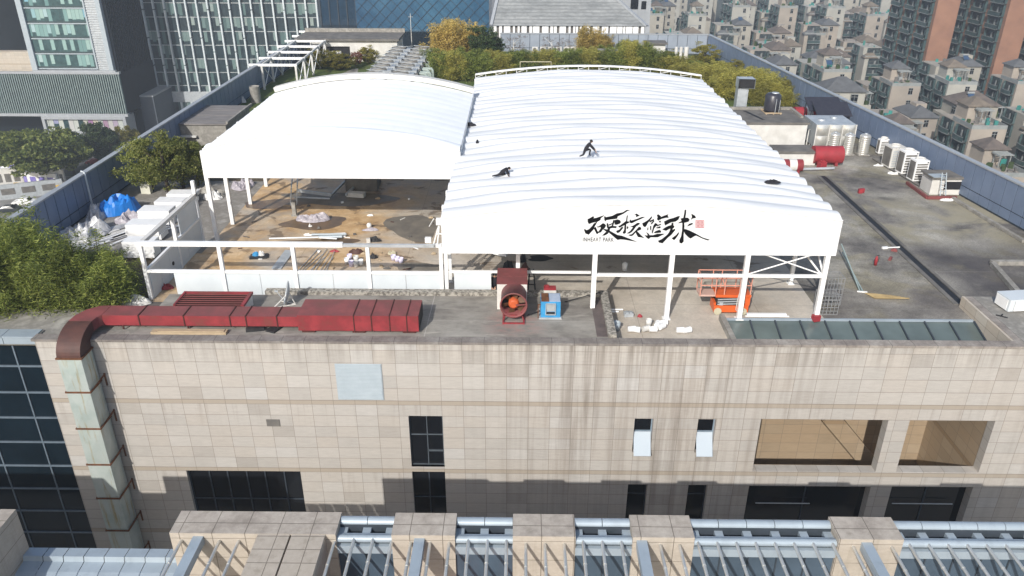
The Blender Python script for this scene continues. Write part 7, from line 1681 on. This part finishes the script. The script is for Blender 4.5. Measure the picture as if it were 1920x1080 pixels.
for i in range(400):
    y = rsT.uniform(70, 300); x = rsT.uniform(48, 190); u, v = pj(x, y, GZ+7); fv = 65+.4746*(u-1330)
    if nt_ >= 34 or not (1240 < u < 1950 and 0 < v < fv-8): continue
    if any(abs(x-a[2]) < 7 and abs(y-a[3]) < 8 for a in spots): continue
    h_ = rsT.uniform(7,10); o = copy_tree(PB[('t',7)] if nt_ % 3 else PB[('t',6)]); o.location = (x, y, GZ); o.scale = (h_/11,h_/11,h_/10); o.rotation_euler = (0,0,rsT.uniform(0,6)); o['label'] = "green street tree standing between the apartment blocks of the estate"; o['group'] = "trees between the apartment blocks"; nt_ += 1
# street furniture and cars
def car(u, v, rz, mat, lb):
    x, y = (float(c) for c in pz(u, v, GZ)[:2]); rt = thing("parked_car", lb, "car", (0,0,0), "cars in the street")
    prof = [(-2.2,.3),(-2.25,.75),(-1.9,.95),(-1.25,1.05),(-.7,1.42),(.7,1.45),(1.3,1.02),(2.05,.88),(2.25,.6),(2.2,.3)]
    q = MB(); W = .86; n = len(prof)
    q.add([(a,-W*(1 if b < 1.1 else .8),b) for a, b in prof]+[(a,W*(1 if b < 1.1 else .8),b) for a, b in prof],[tuple(range(n)),tuple(range(2*n-1,n-1,-1))]+[(i+1,i,i+n,i+n+1) for i in range(n-1)]+[(0,n-1,2*n-1,n)]); q.build("body", mat, rt)
    q = MB(); q.quad((-1.2,-.72,1.08),(-1.2,.72,1.08),(-.74,.66,1.40),(-.74,-.66,1.40)); q.quad((1.28,.72,1.05),(1.28,-.72,1.05),(.76,-.66,1.42),(.76,.66,1.42))
    q = MB(); q.add([(-1.23,-.66,1.10),(-1.23,.66,1.10),(-.74,.60,1.425),(-.74,-.60,1.425)],[(0,1,2,3)]); q.add([(1.32,.66,1.06),(1.32,-.66,1.06),(.74,-.60,1.46),(.74,.60,1.46)],[(0,1,2,3)]); q.build("windscreen", m_glass, rt)
    for a in (-1.4,1.4):
        for b in (-.88,.78): q = MB(); q.path([(a,b,.32),(a,b+.1,.32)],.32,14); q.build("wheel", m_black, rt)
    rt.location = (x, y, GZ); rt.rotation_euler = (0,0,rz); return rt
car(48,384,.15,m_white,"white car parked beside the grey hoarding at the left edge")
car(18,398,.15,M("dark_car_paint",(0.02,0.025,0.03),(0.03,0.035,0.04),1,.25,spec=.6),"dark car parked in front of the white car at the left edge")
car(182,308,.0,m_redb,"red car under the street trees beside the left fence")
def hoarding(u, v, L, h, rz, mat, mat2, lb, hole=True):
    x, y = (float(c) for c in pz(u, v, GZ)[:2]); c, s = math.cos(rz), math.sin(rz); rt = thing("street_hoarding", lb, "hoarding", (x, y, GZ), "hoardings in the street")
    q = MB(); q.rbox(x,y,GZ,L,.5,h,rz); q.build("board", mat, rt)
    q = MB()
    for i in range(5):
        t = (i-2)*L/5.4; q.rbox(x+t*c+.27*s, y+t*s-.27*c, GZ+h*.35, L/8, .03, h*.4, rz)
    q.build("window_graphic", mat2, rt)
m_purp = M("violet_print",(0.16,0.13,0.42),(0.30,0.27,0.52),.8,.5)
hoarding(38,343,14,5.0,-.12,m_purp,m_white,"violet and white hoarding below the largest street tree")
hoarding(68,352,11,3.4,-.12,m_white,m_purp,"white and violet hoarding right of the violet one in the street")
hoarding(76,362,11,2.0,-.12,M("yellow_print",(0.52,0.33,0.05),(0.45,0.28,0.05),.8,.5),m_whiteg,"low yellow hoarding in front of the violet ones")
hoarding(20,374,20,3.2,.42,m_greym,m_concd,"long grey hoarding with panels at the left edge of the street")
hoarding(104,352,5,4,.1,m_whiteg,m_concd,"pale kiosk hoarding against the left fence")
hoarding(5,355,9,4.5,.3,m_whiteg,m_concd,"pale grey site office at the far left of the street")
# ------------------------------------------------------------------ people
def person(name, label, J, edges, radii, root, hair=True, face=(1,0,0)):
    names = list(J); me = bpy.data.meshes.new("figure"); me.from_pydata([J[n] for n in names], [(names.index(a), names.index(b)) for a, b in edges], []); o = bpy.data.objects.new("body", me); COL.objects.link(o)
    sk = o.modifiers.new("skin", 'SKIN'); sv = me.skin_vertices[0].data
    for i, n in enumerate(names): r = radii.get(n, radii.get(n[:-1], .03)); sv[i].radius = (r, r) if not isinstance(r, tuple) else r; sv[i].use_root = (n == 'pelvis')
    o.modifiers.new("sub", 'SUBSURF').levels = 2; o.modifiers["sub"].render_levels = 2
    dg = bpy.context.evaluated_depsgraph_get(); m2 = bpy.data.meshes.new_from_object(o.evaluated_get(dg)); bpy.data.objects.remove(o)
    rt = thing(name, label, "person", (0,0,0))
    for m_ in (m_cloth, m_skin): m2.materials.append(m_)
    P = np.array([J[n] for n in names]); sk_ = [n.startswith(('head','chin','hand','f1','f2','f3','f4','f5','palm')) for n in names]
    for p in m2.polygons:
        d = np.linalg.norm(P-np.array(p.center), axis=1)-np.array([.0]*len(names)); p.material_index = 1 if sk_[int(np.argmin(d))] else 0; p.use_smooth = True
    b = bpy.data.objects.new("body", m2); COL.objects.link(b); b.parent = rt; LOC[b.name] = (0,0,0)
    h = np.array(J['head']); q = MB()
    pr = [(.105,-.02),(.112,.03),(.10,.08),(.07,.115),(.03,.13),(.001,.133)]
    f_ = np.array(face)*.03; q.lathe([(r, h[2]+.01+z) for r, z in pr], h[0]-f_[0], h[1]-f_[1], 16); q.build("hair", m_hair, rt)
    fx, fy = face[0], face[1]; q = MB()
    q.path([tuple(h+np.array([fx*.085,fy*.085,-.0])), tuple(h+np.array([fx*.118,fy*.118,-.035]))],[.012,.018],6); q.build("nose", m_skin, rt)
    for s_ in (-1, 1):
        q = MB(); e = h+np.array([fx*.088-fy*.035*s_, fy*.088+fx*.035*s_, .012]); q.lathe([(.001,e[2]-.01),(.010,e[2]),(.001,e[2]+.01)], e[0], e[1], 8); q.build("eye", m_black, rt)
        q = MB(); e = h+np.array([-fy*.098*s_, fx*.098*s_, -.01]); q.lathe([(.001,e[2]-.03),(.018,e[2]),(.001,e[2]+.03)], e[0], e[1], 8); q.build("ear", m_skin, rt)
    q = MB(); a = h+np.array([fx*.095-fy*.028, fy*.095+fx*.028, -.058]); b_ = h+np.array([fx*.095+fy*.028, fy*.095-fx*.028, -.058]); q.tube(tuple(a), tuple(b_), .007, n=6); q.build("mouth", m_maroon, rt)
    rt.location = root; return rt
RAD = dict(pelvis=.155, waist=.15, chest=.18, neck=.058, head=.095, headtop=.085, shoulder=.085, elbow=.06, wrist=.038, palm=.034, hip=.115, knee=.08, ankle=.052, heel=.045, toe=.035, f=.010)
for a in '12345':
    for b in 'ab': RAD['f'+a+b] = .0105; RAD['f'+a+b+'L'] = .0105; RAD['f'+a+b+'R'] = .0105
def rig(pelvis, waist, chest, neck, head, arms, legs):
    """arms: {'L': (shoulder, elbow, wrist)}, legs: {'L': (hip, knee, ankle, toe)}"""
    J = dict(pelvis=pelvis, waist=waist, chest=chest, neck=neck, head=head); h = Vector(head); J['headtop'] = tuple(h+(h-Vector(neck)).normalized()*.07)
    E_ = [('pelvis','waist'),('waist','chest'),('chest','neck'),('neck','head'),('head','headtop')]
    for s, (sh, el, wr) in arms.items():
        J['shoulder'+s], J['elbow'+s], J['wrist'+s] = sh, el, wr; d = (Vector(wr)-Vector(el)).normalized(); pm = Vector(wr)+d*.07; J['palm'+s] = tuple(pm)
        E_ += [('chest','shoulder'+s),('shoulder'+s,'elbow'+s),('elbow'+s,'wrist'+s),('wrist'+s,'palm'+s)]
        side = d.cross(Vector((0,0,1)));  side = side.normalized() if side.length > .1 else Vector((0,1,0)); dn = Vector((0,0,-1))
        for k in range(4):
            b0 = pm+side*((k-1.5)*.024)+d*.03; L = (.055,.068,.064,.048)[k]; J['f%da%s' % (k+1,s)] = tuple(b0); J['f%db%s' % (k+1,s)] = tuple(b0+d*L+dn*.012)
            E_ += [('palm'+s,'f%da%s' % (k+1,s)),('f%da%s' % (k+1,s),'f%db%s' % (k+1,s))]
        t0 = Vector(wr)+d*.035+side*.04; J['f5a'+s] = tuple(t0); J['f5b'+s] = tuple(t0+d*.045+side*.03); E_ += [('wrist'+s,'f5a'+s),('f5a'+s,'f5b'+s)]
    for s, (hp, kn, an, to) in legs.items():
        J['hip'+s], J['knee'+s], J['ankle'+s], J['toe'+s] = hp, kn, an, to; E_ += [('pelvis','hip'+s),('hip'+s,'knee'+s),('knee'+s,'ankle'+s),('ankle'+s,'toe'+s)]
    return J, E_
x, y, z = roof_at(1097,295,TB); z += .06
J, E_ = rig((-.02,0,.50),(.08,0,.64),(.24,0,.84),(.34,0,.98),(.42,0,1.08), {'L': ((.26,.18,.90),(.50,.22,.66),(.70,.20,.46)), 'R': ((.26,-.18,.90),(.50,-.24,.64),(.70,-.20,.42))}, {'L': ((0,.1,.46),(.38,.16,.46),(.30,.16,.06),(.45,.17,.03)), 'R': ((-.04,-.1,.46),(-.14,-.16,.16),(-.40,-.14,.05),(-.38,-.14,.0))})
o = person("person", "person in black crouching with arms reached forward, upper of the two on the tent roof", J, E_, RAD, (x, y, z)); o.scale = (.74,)*3
x, y, z = roof_at(945,325,TB); z += .06
J, E_ = rig((-.16,0,.24),(-.05,0,.36),(.12,0,.52),(.27,0,.54),(.38,0,.52), {'L': ((.14,.18,.50),(.26,.22,.26),(.34,.20,.07)), 'R': ((.14,-.18,.50),(.24,-.24,.26),(.32,-.22,.06))}, {'L': ((-.16,.1,.22),(.10,.16,.07),(-.24,.20,.05),(-.36,.2,.03)), 'R': ((-.20,-.1,.22),(-.42,-.14,.10),(-.74,-.16,.05),(-.84,-.17,.03))})
o = person("person", "person in black kneeling on hands, one leg stretched back, lower on the tent roof", J, E_, RAD, (x, y, z)); o.scale = (.74,)*3
xs_, ys_ = float(py(926,540,5.75)[0]), 5.75
q = MB()
for dx in (-.17,.17):
    for dy in (-.17,.17): q.tube((xs_+dx,ys_+dy,DZ),(xs_+dx*.8,ys_+dy*.8,DZ+.43),.02)
q.box(xs_-.19,ys_-.19,DZ+.43,xs_+.19,ys_+.19,DZ+.47); solo(q, "stool", m_white, "white stool under the seated person beside the red fan", "stool")
J, E_ = rig((0,0,.58),(0,-.02,.74),(.02,-.06,.98),(.04,-.10,1.14),(.05,-.13,1.24), {'L': ((.20,-.04,1.04),(.26,-.20,.80),(.12,-.36,.68)), 'R': ((-.17,-.04,1.04),(-.24,-.20,.80),(-.10,-.36,.68))}, {'L': ((.1,0,.56),(.14,-.42,.56),(.14,-.44,.08),(.15,-.58,.04)), 'R': ((-.1,0,.56),(-.14,-.42,.56),(-.14,-.40,.08),(-.15,-.54,.04))})
person("person", "person in dark clothes sitting on a stool between the white board and the red fan", J, E_, RAD, (xs_, ys_, DZ), face=(0,-1,0))
# ------------------------------------------------------------------ air
hz = MB(); hz.box(-320,-70,GZ-1,430,560,46)
hm = bpy.data.materials.new("thin_winter_haze"); hm.use_nodes = True; ht_ = hm.node_tree
for n_ in list(ht_.nodes):
    if n_.type != 'OUTPUT_MATERIAL': ht_.nodes.remove(n_)
pv = ht_.nodes.new("ShaderNodeVolumePrincipled"); pv.inputs['Color'].default_value = (0.80,0.88,0.97,1); pv.inputs['Density'].default_value = 0.00068; pv.inputs['Anisotropy'].default_value = 0.2
ht_.links.new(pv.outputs[0], [n_ for n_ in ht_.nodes if n_.type == 'OUTPUT_MATERIAL'][0].inputs['Volume'])
tag(hz.build("haze", hm), kind='stuff')
